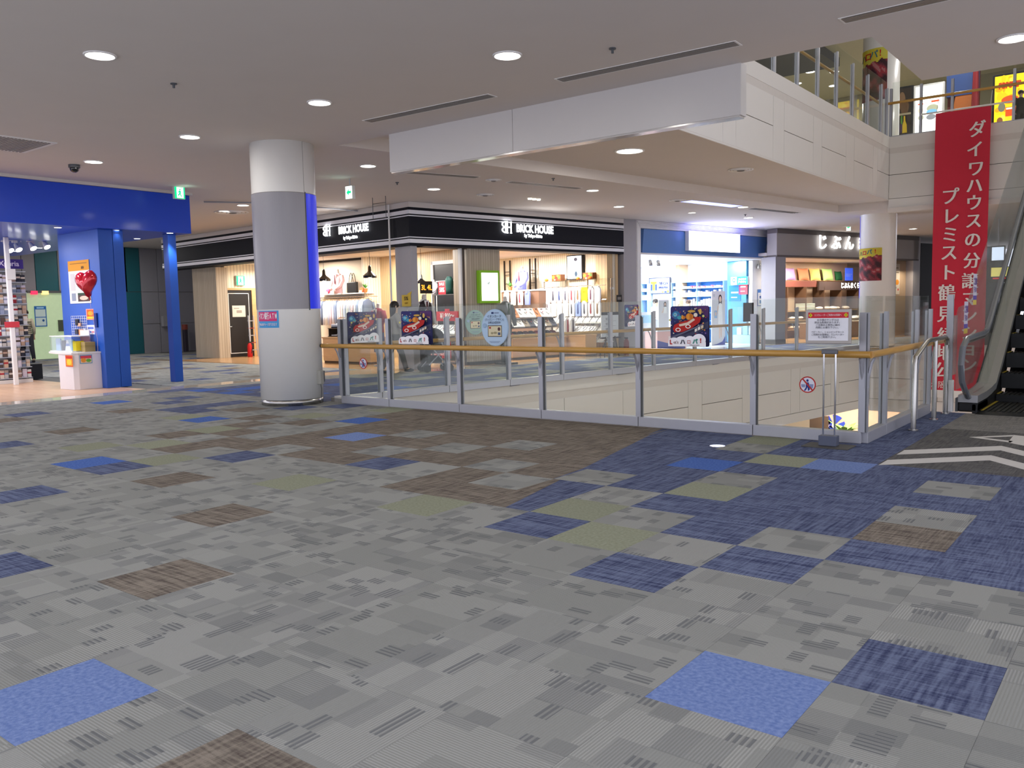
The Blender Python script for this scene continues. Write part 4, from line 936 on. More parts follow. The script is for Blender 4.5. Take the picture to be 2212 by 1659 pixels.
for x, z, w, h, c in ((.35,.55,.16,.3,'2a2a34'),(.5,.5,.14,.16,'d8a888'),(.3,.12,.14,.24,'3a3a48'),(.55,.05,.28,.3,'d88a5a'),(.85,.2,.12,.2,'c8c8d0')): MB().box(gw*x,-.03,gh*z,gw*(x+w*1.2),-.004,gh*(z+h)).build('packet', P(c), t)
# red heart balloon
t = thing('heart_balloon', 'shiny red heart foil balloon floating before the blue fin', 'balloon', ((-13.861,2.237)[0], 3.75, (-13.929,1.729)[1]))
m = MB(); n, k = 28, 9
hb = lambda u: (16*math.sin(u)**3/17, (13*math.cos(u)-5*math.cos(2*u)-2*math.cos(3*u)-math.cos(4*u))/17)
sc_ = .27
for s in (-1, 1):
    b0 = len(m.v)
    for j in range(k+1):
        f = j/k; th = .12*math.sqrt(max(0, 1-f**2.4))
        for i in range(n):
            hx, hz = hb(2*PI*i/n); wr = 1+.02*math.sin(i*5)*f*f
            m.v.append((hx*sc_*f*wr, s*th*(.75+.25*abs(math.sin(2*PI*i/n*.5))) if f < 1 else 0, .34+(hz*f+.05*(1-f))*sc_*1.12))
    for j in range(k):
        for i in range(n):
            q = (b0+j*n+i, b0+j*n+(i+1)%n, b0+(j+1)*n+(i+1)%n, b0+(j+1)*n+i); m.f.append(q if s < 0 else q[::-1]); m.m.append(0)
m.build('foil', M('foil_red', '#c01428', .16, .35, coat=.6), t, 2).rotation_euler = (0, -.12, .3)
MB().tube([(.03,0,.03),(.03,.01,-.2),(.02,.1,-.75),(.0,.1,-1.0)], .003, 5).build('ribbon', P('e0c0c8'), t)
MB().lathe([(.02,0),(.012,.03),(.018,.05)], (.03,0,0), 8).build('neck', P('b01424'), t)
# shelf rack with hanging packets
gx = -17.35
ra, rb = (3.355,0.05), (4.081,-0.009)
rw = rb[0]-ra[0]; ztop = (3.756,2.462)[1]
t = thing('display_rack', 'tall white rack hung with phone accessory packets', 'display rack', (gx, ra[0], 0))
MB().box(-1.2,-.0,.003,0,rw,.08).build('base', P('d8d4d0'), t)
MB().box(-.62,0,.08,-.58,rw,ztop).box(-1.2,rw-.02,.08,-.60,rw,ztop).build('back_panel', P('c8c6c8'), t)
zs = [.10+i*(ztop-.15)/10 for i in range(11)]
for z in zs: MB().box(-.60,0,z,0,rw,z+.015).build('shelf', M('rack_shelf', '#c9ccd4', .3, .4), t)
rp = random.Random(5); pkc = ['d8d4d0','c8bfb8','e8e4e2','a8343c','3a3a44','8a94a8','b89a8a','d8c8b8','5a4a44','e0d8e4','98a0b8','c8a890']
n = 0
for i, z in enumerate(zs[:-1]):
    for k in range(8):
        w = rw/8*.84; h = (zs[1]-zs[0])*rp.uniform(.6,.86)
        boxthing('accessory_packet', 'accessory packet, %s along the front of the %s phone rack shelf' % (ORD[k], ORD[i]), 'packet', gx-.06-rp.uniform(0,.05), ra[0]+rw*(k+.5)/8, z+.0155, .05, w, h, rp.choice(pkc), 0, 0, 'accessory packets on the phone shop rack', rp.choice(pkc))
    for k in range(0):
        h = (zs[1]-zs[0])*rp.uniform(.55,.86)
        boxthing('accessory_packet', 'accessory packet, %s back on the side of the %s phone rack shelf' % (ORD[k], ORD[i]), 'packet', gx-.60-k*.22, rb[0]+.12, z+.0155, .16, .05, h, rp.choice(pkc), 0, 0, 'accessory packets on the phone shop rack', rp.choice(pkc))
for px_, l in ((3, 'white pole at the picture edge in the phone shop'), (54, 'white pole before the accessory rack')):
    a_ = (-17.813,4.138); t = thing('display_pole', l, 'pole', (a_[0]+(.5 if px_ < 9 else 1.0), a_[1]-(1.3 if px_ < 9 else .62), 0))
    MB().box(-.04,-.04,.003,.04,.04,3.098).build('pole', whitep, t, bev=.005)
    if px_ > 9:
        MB().box(.041,-.16,1.22,.05,.13,1.34).build('red_card', P('c8404a'), t); MB().box(.041,-.05,2.22,.06,.12,2.44).build('white_card', P('e0dcd6'), t)
t = thing('brand_sign', 'purple header sign above the accessory rack', 'sign', (gx, ra[0], ztop+.02))
MB().box(-.04,0,0,0,rw*.95,.2).build('board', P('4a3a8a'), t)
o = text(t, 'Xperia', 0, .1, .15, P('e8e0f4'), 0, .003); o.location = (.003, rw*.55, .1); o.rotation_euler = (PI/2, 0, PI/2)
boxthing('crate', 'dark crate at the foot of the accessory rack', 'crate', gx-.95, rb[0]+.38, .003, .4, .3, .35, '23262c')
# ================================================================ alley end wall
al = struct('wall_alley', MB().box(-28.4,2,.0,-28.05,17,CZ-.002), joint_m, label='grey and teal panelled wall at the end of the alley')
grey_p, teal_p = M('alley_grey', '#87868c', .6, var=.03), M('alley_teal', '#185a63', .5, var=.04)
FA = Frame((-28.0, 0), (0, 1))
def alp(pxa, pxb, z0, z1, m):
    a0, a1 = pxa, pxb
    struct('panel', MB().box(-28.05, a0+.01, z0, -28.0, a1-.01, z1), m, al)
door0 = ((8.456,1.216)[0], (9.733,1.182)[0])
alp(3.0, door0[0], .005, 2.3, grey_p); alp(3.0, door0[0]-.1, 2.32, 3.93, grey_p)
alp(door0[0]-.1, (8.782,2.775)[0], 2.32, 3.93, grey_p); alp((8.782,2.775)[0], (9.526,2.787)[0], 2.32, 3.93, teal_p); alp((9.526,2.787)[0], (11.969,2.827)[0], 2.32, 3.93, grey_p)
alp(door0[1], (11.863,1.125)[0], .005, 2.3, grey_p)
X28 = {274: 11.863, 309: 12.488, 346: 13.17, 384: 13.896, 430: 14.81}
for a, b, m_ in ((274,309,teal_p),(309,346,grey_p),(346,384,grey_p),(384,430,grey_p)):
    ya, yb = X28[a], X28[b]
    alp(ya, yb, .005, 1.1 if m_ is grey_p else 2.3, m_)
    if m_ is grey_p: alp(ya, yb, 1.12, 2.3, m_)
    alp(ya, yb, 2.32, 3.93, m_)
struct('doorway_1', MB().box(-28.04, door0[0], .005, -28.02, door0[1], 2.3), M('doorway_glow', '#a9bd98', .6, em=.42), label='lit pale green doorway at the end of the alley')  # flat glowing sheet stands in for the lit room behind
struct('door_frame', MB().box(-28.0, door0[1]-.06, .005, -27.94, door0[1]+.02, 2.32).box(-28.0, door0[0], 2.26, -27.94, door0[1], 2.34), alu_dark, bpy.data.objects['doorway_1'])
stick(FX, (8.648,1.116), (9.04,1.817), 27.97, 'blue-framed white notice in the lit doorway', [('r',0,0,1,1,'2a6ab0'),('r',.08,.05,.92,.84,'c8dcd8'),('r',.08,.44,.92,.48,'2a6ab0'),('e',.7,.3,.1,.06,'2a5a90'),('r',.2,.88,.8,.95,'9ac8e8')])
stick(FX, (9.395,0.934), (9.655,1.329), 27.97, 'dark board in the lit doorway', [('r',0,0,1,1,'4f5648')])
for px_, c_, l in ((75,'e02a4a','red lit sign over the alley doorway'), (99,'f0c878','yellow lit sign over the alley doorway')):
    a_, z_ = {75: (8.671,2.178), 99: (9.029,2.178)}[px_]
    t = thing('lit_sign', l, 'sign', (-27.9, a_, z_)); MB().box(-.09,-.10,.03,0,.10,.15).build('housing', P(c_, 1.5), t)
boxthing('switch_cabinet', 'small white cabinet on the alley wall beyond the slim pillar', 'cabinet', -27.9, (13.353,0.997)[0], (13.353,0.997)[1], .16, .3, .4, '8a8a8e')
t = thing('bollard', 'dark post with a red top against the alley wall', 'post', (-27.7, (14.009,0.079)[0], 0))
MB().cyl(0,0,.001,.85,.1).build('post', P('2c2630'), t, True); MB().cyl(0,0,.85,1.05,.11).build('cap', P('7a3a30'), t, True)
# ================================================================ shirt shop
st_w, st_k = M('band_white', '#eaeaf0', .5, var=.02), M('band_black', '#14161f', .6, spec=.2)
def band(name, fr, a0, a1, label):
    w = struct(name, MB().box(0,.04,2.92,a1-a0,.5,3.935), st_k, label=label); w.location = fr(a0, 0); w.rotation_euler = (0, 0, fr.rz)
    for z0, z1, m_, d in ((3.81,3.935,ceil_m,-.01),(3.745,3.81,st_k,0),(3.655,3.745,st_w,-.015),(3.625,3.655,st_k,0),(3.60,3.625,st_w,-.008),(3.13,3.60,st_k,0),(3.105,3.13,st_w,-.008),(3.075,3.105,st_k,0),(2.985,3.075,st_w,-.015),(2.92,2.985,st_k,0)):
        struct('stripe', MB().box(0,d,z0+.0005,a1-a0,.05,z1-.0005), m_, w)
    return w
wa = (-11.996,3.518)[0]
band('wall_sign_short', FW, wa, .0, 'black and white striped sign band on the short front of the shirt shop')
fch = Frame((-12.3,10.3), (.65,-.10))
band('wall_sign_corner', fch, .0, .655, 'chamfered corner of the striped shirt shop sign band')
aend = (7.504,3.573)[0]
band('wall_sign_long', FS, .0, aend, 'black and white striped sign band on the long front of the shirt shop')
sign_glow = P('fbfcff', 3.2)
def bh(fr, lx, lz, lh, tx, tz, th, sx, sz, sh, label):
    t = thing('shop_sign', label, 'sign', fr(tx, -.03, 0), fr.rz)
    x = lx-tx; h = lh; m = MB()
    def bar(a0, a1, b0, b1): m.box(x+a0*h, -.02, lz+(b0-.5)*h, x+a1*h, 0, lz+(b1-.5)*h)
    for a in (-.16, .02, .44): bar(a, a+.10, 0, 1)
    bar(-.2,.16,0,.05); bar(-.2,.16,.95,1); bar(.40,.58,0,.05); bar(.40,.58,.95,1); bar(.10,.46,.47,.55)
    for cz in (.27,.74):
        ou = ell(-.14,cz,.40,.255,14,PI/2,3*PI/2); inn = ell(-.16,cz,.27,.175,14,PI/2,3*PI/2)[::-1]
        m.plate([(x+a*h, lz+(b-.5)*h) for a, b in ou+inn], -.02, 0)
    m.build('logo', sign_glow, t)
    text(t, 'BRICK HOUSE', 0, tz, th, sign_glow, -.002, .008*th/.2, .78)
    for a in (): pass
    text(t, 'by Tokyo Shirts', sx-tx, sz, sh, sign_glow, -.002, .005, .9)
    lamp('AREA', fr(tx, -.35, tz), 5, (1,1,1), 1.2, (PI/2, 0, fr.rz+PI), .3)
bh(FW, *(-2.607,3.503), .27, *(-1.49,3.464), .25, *(-1.616,3.266), .10, 'lit white name sign on the short front of the shirt shop')
bh(FS, *(2.977,3.477), .30, *(3.975,3.463), .27, *(3.905,3.292), .11, 'lit white name sign on the long front of the shirt shop')
# piers, walls
pier = M('pier_grey', '#a3a0a4', .4, var=.02)
struct('wall_pier_corner', MB().prism([(-12.3,10.36),(-11.68,10.26),FS(0.232-.0,.04)[:2],FS(0.232,.45)[:2],(-12.25,10.75)], .001, 2.918), pier, label='grey corner pier under the chamfered sign band')
t = thing('corner_pole', 'thin pale pole before the corner pier', 'pole', (-12.33, 10.22, 0)); MB().cyl(0,0,.001,3.92,.022,n=12).build('pole', whitep, t, True)
s0 = 7.499; s1 = 8.103
struct('wall_pier_between', MB().prism([FS(s0,.0)[:2],FS(s1,.0)[:2],FS(s1,1.2)[:2],FS(s0,1.2)[:2]], .001, CZ-.002), pier, label='grey pier between shirt shop and blue shop')
struct('wall_shirt_ceiling', MB().prism([FS(.1,.52)[:2],FS(s0,.52)[:2],FS(s0,5.9)[:2],(-17,15),(-24.5,15.5),(-24.5,11.8),(-12.3,10.9)], 3.05, 3.15), ceil_m, label='ceiling inside the shirt shop')
D = 5.7
FE = Frame(FS(7.12,0)[:2], (.981,-.192))            # the wall closing the long opening, looked at along the shop
FQ = Frame(FS(2.78,0)[:2], (.981,-.192))            # the partition behind the slatted pier
sl = struct('wall_shirt_back', MB().box(2.2,0,.004,s0,.12,3.05), slat_light, label='pale slatted back wall of the shirt shop'); sl.location = FS(0,D); sl.rotation_euler = (0,0,FS.rz)
sr = struct('wall_shirt_side', MB().box(-D,0,.004,-.1,.12,3.05), slat_light, label='pale slatted side wall closing the shirt shop'); sr.location = FE(0,0); sr.rotation_euler = (0,0,FE.rz)
sq = struct('wall_shirt_partition', MB().box(-D,0,.004,-.78,.10,3.05), slat_tan, label='tan slatted partition behind the lit green notice'); sq.location = FQ(0,0); sq.rotation_euler = (0,0,FQ.rz)
struct('wall_pier_wood', MB().prism([FS(6.889,.1)[:2],FS(s0-.14,.1)[:2],FS(s0-.14,.55)[:2],FS(6.889,.55)[:2]], .004, 2.918), slat_tan, label='tan slatted pier at the end of the long shop opening')
q0, q1 = 1.826, 2.875
wp = struct('wall_pier_slats', MB().prism([FS(q0,.15)[:2],FS(q1,.15)[:2],FS(q1,.75)[:2],FS(q0,.75)[:2]], .004, 2.918), slat_grey, label='grey-brown slatted pier carrying the lit green notice')
for a in (q0-.08, q0-.16): struct('metal_channel', MB().prism([FS(a-.025,.2)[:2],FS(a+.025,.2)[:2],FS(a+.025,.3)[:2],FS(a-.025,.3)[:2]], .004, 2.918), whitep if a < q0-.1 else P('5a5048'), wp)
struct('trim_skirting', MB().prism([FS(q0-.01,.14)[:2],FS(q1+.01,.14)[:2],FS(q1+.01,.76)[:2],FS(q0-.01,.76)[:2]], .003, .08), P('3a3530'), wp)
lightbox(FS, *rect((2.152,1.612), (2.691,2.316)), .02, 'lit white notice in a bright green frame on the slatted pier', [('r',0,0,1,1,'f4f8ea'),('e',.42,.62,.07,.04,'8a9490'),('e',.48,.66,.03,.02,'6a7470'),('r',.15,.85,.6,.86,'d8e0d0'),('r',.85,.93,.95,.96,'7a9a7a'),('r',.2,.2,.8,.21,'dce4d4')], 1.5, M('green_frame', '#6c9a1e', .4, em=.3), 'notice')
# short front: alcove with door, shirt wall, wood wall
ya, yb = 13.75, 14.25
struct('wall_alcove_pier', MB().prism([(-23.0,11.55),(-21.65,11.55),(-21.65,11.95),(-23.0,11.95)], .001, 2.91), slat_grey, label='grey slatted pier beside the staff door alcove')
aw = struct('wall_alcove', MB().prism([(-22.0,11.96),(-21.8,11.96),(-21.8,15),(-22.0,15)], .004, 3.05), slats('slat_cream', '#ebe2cf', '#dccfb4', .12), label='cream boarded alcove wall with the staff door')
def door(fr, p, q, d, label, n, notice=None):
    a0, a1, z0, z1 = rect(p, q); w = a1-a0
    t = struct('door_%d' % n, MB().box(0,-.05,.004,w,.0,z1), M('door_black', '#1c1b1e', .4), label=label); t.location = fr(a0, d); t.rotation_euler = (0,0,fr.rz)
    fw = .012
    for b in ((.10,.12,.14,z1-.1),(w-.12,.12,w-.08,z1-.1)): struct('white_line', MB().box(b[0],-.054,b[1],b[0]+.02,-.05,b[3]), whitep, t)
    for z in (.12, z1-.12): struct('white_line', MB().box(.1,-.054,z,w-.1,-.05,z+.02), whitep, t)
    struct('casing', MB().box(-.07,-.08,.004,0,.0,z1+.07).box(w,-.08,.004,w+.2,.0,z1+.07).box(0,-.08,z1,w,.0,z1+.07), beech, t)
    struct('handle', MB().tube([(.06,-.05,1.0),(.06,-.1,1.0),(.16,-.1,1.0)], .012, 6), steel, t)
    if notice: struct('notice', MB().box(w*.24,-.056,z1*.60,w*.74,-.0505,z1*.77).box(w*.4,-.058,z1*.66,w*.6,-.056,z1*.70,1).box(w*.3,-.058,z1*.72,w*.5,-.056,z1*.735,1), [P('cfc8bc'), P('9a9088')], t)
    return t
door(FX, (11.914,-0.024), (12.902,2.19), 21.795, 'black staff door with white outline in the alcove', 1, True)
exit_sign(FX, (12.501,2.34)[0], 21.72, (12.501,2.34)[1], .32, .32, 'green lit exit sign over the alcove staff door')
cart = thing('step_ladder', 'folded red and grey step ladder in the alcove', 'ladder', (-21.4, (12.684,0.092)[0], .004))
for s in (-.14,.14): MB().tube([(0,s,0),(-.12,s*.7,1.35)], .018, 6).build('rail', alu, cart)
for k in range(5): MB().box(-.1-.01*k,-.13,.2+k*.24,-.02-.02*k,.13,.225+k*.24).build('tread', P('9a3a34') if k % 2 else alu, cart)
t = thing('fire_extinguisher', 'red fire extinguisher on the alcove floor by the staff door', 'fire extinguisher', (-21.2, (12.471,0.077)[0]-.1, .004))
MB().lathe([(.07,0),(.08,.02),(.08,.36),(.05,.44),(.025,.46)], n=14).build('cylinder', P('b81e1e'), t, True); MB().box(-.02,-.05,.46,.02,.06,.5).build('valve', black, t); MB().tube([(.03,.05,.47),(.09,.05,.35),(.09,0,.12)], .012, 6).build('hose', black, t)
struct('wall_shirt_rear', MB().box(-24.4,ya+.5,.004,-15.2,ya+.65,3.05), slat_tan, label='tan boarded rear wall of the short shop front')
xs = (-17.091,2.437)[0]
struct('wall_shirt_rail', MB().box(-21.7,ya,.004,xs,ya+.12,(-17.673,2.987)[1]), M('cream_wall', '#e0d3bd', .6, var=.02), label='cream panel behind the hanging shirts')
struct('trim_3', MB().box(-21.7,ya-.12,(-17.673,2.987)[1],xs+.06,ya+.16,(-17.665,3.129)[1]), P('2a2522'), label='dark cornice over the cream shirt panel')
door(F0, (-17.593,-0.165), (-16.79,2.035), 14.24, 'black stock room door in the tan boarded wall', 2)
exit_sign(F0, (-17.095,2.13)[0], 14.17, (-17.095,2.13)[1], .26, .30, 'green lit exit sign over the stock room door')
def pendant(fr, a, d, z, r, label):
    t = thing('pendant_lamp', label, 'pendant lamp', fr(a, d, z), fr.rz)
    MB().lathe([(r,0),(r*.98,.05*r/.2),(r*.72,.10*r/.2),(r*.38,.15*r/.2),(r*.24,.19*r/.2),(r*.20,.30*r/.2),(r*.10,.34*r/.2)], n=24, cap=False).build('lamp_shade', blackgloss, t, True)
    MB().sph((0,0,.06*r/.2),r*.3).build('bulb', P('fff2d0', 6), t, True); MB().tube([(0,0,.3*r/.2),(0,0,3.05-z)], .006, 6).build('cord', black, t)
    lamp('POINT', fr(a, d, z-.03), 6, (1,.9,.75), .05)
pendant(F0, (-15.205,2.339)[0], 12.2, (-15.205,2.339)[1], .2, 'black pendant lamp over the shirt rail, before the boarded wall')
pendant(F0, (-17.163,2.32)[0], 12.2, (-17.163,2.32)[1], .2, 'black pendant lamp at the edge of the blue column panel')
pendant(FS, (1.842,2.127)[0], 2.2, (1.842,2.127)[1], .14, 'small black pendant lamp beyond the corner pier')
for x, y, z, pw in ((-18.5,12.6,3.0,60),(-15.6,12.5,3.0,45),(-22.6,13.6,3.0,0)):
    if pw: lamp('AREA', (x, y, z), pw*1.9, (1,.94,.85), .6)
lamp('AREA', (-20.9,13.0,2.85), 42, (1,.95,.87), .5)
for s, q_, pw in ((1.2,1.6,70),(2.0,4,50),(3.6,1.6,90),(4.2,4,90),(5.7,1.5,110),(5.7,3.6,120)): lamp('AREA', FS(s,q_,3.03), pw, (1,.96,.91), .5)
for px_ in (0,1,2): lamp('SPOT', FS(5.3,.9+px_*1.2,2.95), 90, (1,.95,.88), .05, (math.radians(50), 0, FE.rz), spot=1.25)
# ---- goods: shirts
shirt_cols = ['e8e6ea','d8dce8','c8d0e4','f0eef0','b8c4dc','e4d8e0','8a9ab8','5a6478','d8c4cc','e8e8e4','dcd8d4','a8b4c8']
def hung_side(mat):
    m = MB(); m.loft([(0,0,-.78,.05,.21),(0,0,-.5,.05,.2),(0,0,-.2,.045,.2),(0,0,-.08,.04,.17),(0,0,-.02,.03,.07),(0,0,.01,.02,.04)], 8)
    m.tube([(0,.19,-.1),(0,.25,-.3),(0,.27,-.52)], [.05,.045,.035], 6); return m
rail = thing('garment_rail', 'steel garment rail under the shelf on the cream panel', 'clothes rail', ((-18.912,1.83)[0], 13.4, 0))
rl = (-16.538,1.775)[0]-(-18.912,1.83)[0]; rz_ = (-17.764,1.86)[1]
MB().tube([(0,0,rz_),(rl,0,rz_)], .014, 8).build('rail', chrome, rail, True)
for x in (.05, rl-.05): MB().tube([(x,0,rz_),(x,.36,rz_)], .012, 6).build('bracket', chrome, rail)
rs = random.Random(11)
base = {}
for k in range(21):
    c_ = shirt_cols[(k*5+k//3) % 12] if 3 < k < 19 else shirt_cols[[6,4,7,1,2,6][k % 6]]
    if c_ not in base:
        t = thing('hanging_shirt', '', 'shirt', (0,0,0)); base[c_] = t
        hung_side(None).build('cloth', M('shirt_'+c_, '#'+c_, .8), t, 2); MB().tube([(0,-.16,-.03),(0,0,.03),(0,.16,-.03)], .01, 5).tube([(0,0,.03),(0,0,.07),(0,.02,.09)], .004, 5).build('hanger', beech, t)
        t['label'] = 'pale office shirt hanging on the steel rail under the shelf'; t['group'] = 'shirts on the steel rail'
    else: t = dup(base[c_], (0,0,0))
    t['label'] = 'office shirt on the steel rail, %s from the blue column panel' % ORD[k]; t.location = ((-18.912,1.83)[0]+.1+k*(rl-.2)/20, 13.4, rz_-.075); t.rotation_euler = (0,0,rs.uniform(-.12,.12))
sh = thing('garment_shelf', 'white wall shelf above the hanging shirts', 'shelf', ((-19.023,2.009)[0], 13.4, (-17.873,1.977)[1]))
MB().box(0,-.14,-.03,(-16.719,1.946)[0]-(-19.023,2.009)[0],.34,0).build('board', whitep, sh)
shz = (-17.873,1.977)[1]
def torso(mb, w=.2, d=.12, h=.62, flare=1.0):
    return mb.loft([(0,0,0,w*.86*flare,d*.9),(0,0,.18,w*.80,d*.88),(0,0,.34,w*.92,d),(0,0,.46,w*.98,d*.98),(0,0,.54,w*.92,d*.8),(0,0,.60,w*.5,d*.62),(0,0,.625,.065,.065)], 16)
def bust(name, label, fr, a, d, z, c, sc__=1, arms='down', inner=None, head=False):
    t = thing(name, label, 'mannequin', fr(a, d, z), fr.rz); t.scale = (sc__,)*3
    torso(MB()).build('garment', M('garment_'+c, '#'+c, .8), t, 2)
    MB().cyl(0,0,.61,.70,.055,.05,n=14).sph((0,0,.72),(.045,.045,.03)).build('neck_form', P('d8d0c8'), t, True)
    if inner: MB().plate([(-.07,.60),(.07,.60),(.0,.30)], -.128, -.10).build('shirt_front', P(inner), t)
    MB().plate([(-.02,.57),(.02,.57),(.03,.32),(0,.28),(-.03,.32)], -.135, -.128).build('tie', P('5a2a34' if c != '6d6f6c' else '3a4a2c'), t)
    for s in (-1, 1):
        pts = [(s*.17,0,.53),(s*.235,.0,.38),(s*.25,-.02,.22),(s*.24,-.08,.04)] if arms == 'down' else [(s*.17,0,.53),(s*.25,-.02,.38),(s*.24,-.12,.22),(s*.10,-.2,.12)]
        MB().tube(pts, [.07,.062,.055,.045], 10).build('sleeve', M('garment_'+c, '#'+c, .8), t, 2)
    MB().tube([(-.08,.0,.61),(0,-.075,.58),(.08,0,.61),(0,.05,.64),(-.08,0,.61)], .018, 6).build('collar', P(inner or c), t)
    return t
bust('shirt_torso', 'pink shirt on a torso form standing on the wall shelf', F0, (-17.892,1.992)[0], 13.35, shz+.001, 'd8b0b4', 1.0, 'fold', 'e8dcd8')
t = thing('handbag', 'black leather handbag on the wall shelf', 'bag', ((-17.234,1.974)[0], 13.35, shz+.001))
MB().box(-.2,-.06,0,.2,.06,.33).build('body', M('leather_black', '#1c1a1b', .45), t, bev=.02)
for y in (-.05,.05): MB().tube([(-.1,y,.32)]+[(-.1+.2*k/8,y,.33+.27*math.sin(PI*k/8)) for k in range(1,8)]+[(.1,y,.32)], .009, 6).build('handle', black, t)
def potted(fr, a, d, z, s, label, pot='b8683a'):
    t = thing('potted_plant', label, 'plant', fr(a, d, z), fr.rz)
    MB().lathe([(.05*s,0),(.075*s,.13*s),(.07*s,.13*s)], n=14).build('pot', P(pot), t, True)
    m = MB(); r_ = random.Random(int(a*100))
    for k in range(16):
        an, ti, L = r_.uniform(0,6.28), r_.uniform(.2,1.1), r_.uniform(.12,.24)*s
        dx, dy, dz = math.cos(an)*math.sin(ti), math.sin(an)*math.sin(ti), math.cos(ti); b_ = (0,0,.13*s)
        tip = (dx*L, dy*L, .13*s+dz*L); md = (dx*L*.55, dy*L*.55, .13*s+dz*L*.62); w = .03*s
        m.add([b_, (md[0]-dy*w-.001, md[1]+dx*w, md[2]), tip, (md[0]+dy*w+.001, md[1]-dx*w, md[2])], [(0,1,2,3)])
    m.build('leaves', P('4a8a3a'), t)['kind'] = 'stuff'
potted(F0, (-16.657,1.958)[0], 13.35, shz+.001, .9, 'small green plant in a clay pot on the wall shelf')
for px_, l in ((0,'round pink gift with a bow on the wall shelf'),(1,'small orange gift beside the handbag')):
    a_ = ((-18.371,2.005), (-16.82,1.962))[px_]
    t = thing('gift', l, 'gift', (a_[0], 13.35, shz+.001)); MB().sph((0,0,.08),(.08,.06,.08)).build('body', P('d8486a' if px_ == 0 else 'd8784a'), t, True); MB().box(-.05,-.07,0,.05,-.05,.07).build('card', P('e8d8d0'), t)
def table(fr, a0, a1, d0, d1, h, label, m_=None, top=True):
    t = thing('display_table', label, 'table', fr(a0, d0, .004), fr.rz); w, dd = a1-a0, d1-d0
    MB().box(0.02,.02,0,w-.02,dd,.06).build('plinth', P('5a4632'), t)
    n = max(1, round(w/1.0))
    for k in range(n): MB().box(w*k/n+.003,0,.06,w*(k+1)/n-.003,dd,h-.04).build('panel', m_ or beech, t)
    if top: MB().box(-.02,-.02,h-.038,w+.02,dd+.02,h).build('table_top', m_ or beech, t)
    return t
def folded(fr, a, d, z, c, label, grp, tie=None, rz=0, tilt=0):
    key = 'folded_'+c+str(tie)
    if key not in base:
        t = thing('folded_shirt', label, 'shirt', (0,0,0), 0, grp); base[key] = t
        MB().box(-.12,-.16,0,.12,.16,.035).build('body', M('shirt_'+c, '#'+c, .8), t, bev=.012)
        MB().tube([(-.055,.13,.05),(-.06,.02,.045),(0,-.05,.042),(.06,.02,.045),(.055,.13,.05),(-.055,.13,.05)], .014, 6).build('collar', M('shirt_'+c, '#'+c, .8), t)
        if tie: MB().plate([(-.02,-.04),(.02,-.04),(.015,.02),(-.015,.02)], 0, .01).build('tie', P(tie), t).location = (0,-.0,.045)
    else: t = dup(base[key], (0,0,0), 0, label, None, grp)
    t.location = fr(a, d, z+.16*math.sin(tilt)); t.rotation_euler = (tilt,0,fr.rz+rz); return t
ta0, ta1 = (-16.114,0.053)[0], (-14.197,0.095)[0]
table(F0, ta0, ta1, 11.2, 12.0, .72, 'long beech display table of folded goods before the shirt rail')
sf = thing('goods_shelf', 'two dark tiers of shelving on the beech table before the shirt rail', 'shelf', (ta0+.05, 11.35, .725))
for z in (0.0,.22): MB().box(0,0,z+.0,.9,.55,z+.02).build('tier', P('5a4a40'), sf)
for x in (.02,.88):
    MB().box(x-.015,.02,.02,x+.015,.5,.22).build('upright', P('3a302a'), sf)
for k in range(3):
    for q in range(3): folded(F0, ta0+.2+k*.29, 11.6, .966+q*.036, ['2a2e3a','8a9ac0','c8ccd8','5a6a90','d8d8e0'][(k+q*2) % 5], '%s folded shirt up in the %s stack on the tiered shelf' % (ORD[q], ORD[k]), 'folded shirts on the tiered shelf')
    folded(F0, ta0+.2+k*.29, 11.6, .746, ['c8c0c0','e0dcdc','9aa0b4'][k], '%s pale folded shirt along the lower tier before the shirt rail' % ORD[k], 'pale folded shirts under the tier')
fr_ = thing('clothes_stand', 'low chrome frame stand beside the tiered shelf', 'stand', ((-16.323,1.197)[0], 11.93, .724))
MB().tube([(0,0,0),(0,0,.44),(.1,0,.52),(.34,0,.52),(.34,0,0)], .012, 6).build('frame', chrome, fr_)
MB().box(.36,-.02,.02,.62,.06,.40).build('tray', P('d8dcd8'), fr_); MB().box(.37,-.03,.36,.60,-.021,.46).build('card', P('3a3a38'), fr_)
jk = bust('jacket_mannequin', 'mannequin in a burgundy jacket at the end of the beech table', F0, (-13.582,1.076)[0], 10.95, .86, '8a1e30', 1.0, 'fold', 'e4dcd8')
MB().tube([(0,0,0),(0,0,-.84)], .02, 8).lathe([(.16,-.855),(.15,-.83)], n=16).build('stand', steel, jk)
MB().loft([(0,0,-.5,.17,.11),(0,0,-.2,.17,.11),(0,0,.02,.165,.105)], 14).build('trousers', M('trousers_navy', '#1e2a52', .8), jk, 2)
vest = bust('vest_mannequin', 'mannequin in a white shirt and dark waistcoat beside the sale shelf', FS, (0.676,1.068)[0], .45, 1.02, 'dedbd8', 1.04, 'down', 'e8e4e2')
torso(MB(), .205, .128).build('waistcoat', M('waistcoat', '#2a1c22', .8), vest, 2).scale = (1.03, 1.06, .985)
MB().loft([(0,0,-.975,.13,.10),(0,0,-.5,.15,.11),(0,0,-.2,.17,.115),(0,0,.05,.175,.115)], 14).build('trousers', M('trousers_dark', '#23242c', .8), vest, 2)
gm = bust('grey_mannequin', 'mannequin in a grey jacket standing before the slatted pier', FS, (2.663,1.014)[0], -.28, .93, '6d6f6c', 1.05, 'down', 'd8dcd8')
MB().loft([(0,0,-.84,.13,.10),(0,0,-.5,.15,.11),(0,0,-.2,.165,.115),(0,0,.05,.175,.115)], 14).build('trousers', M('trousers_olive', '#3c3f3a', .8), gm, 2)
MB().box(-.2,-.2,-.885,.2,.2,-.85).build('stand', black, gm)
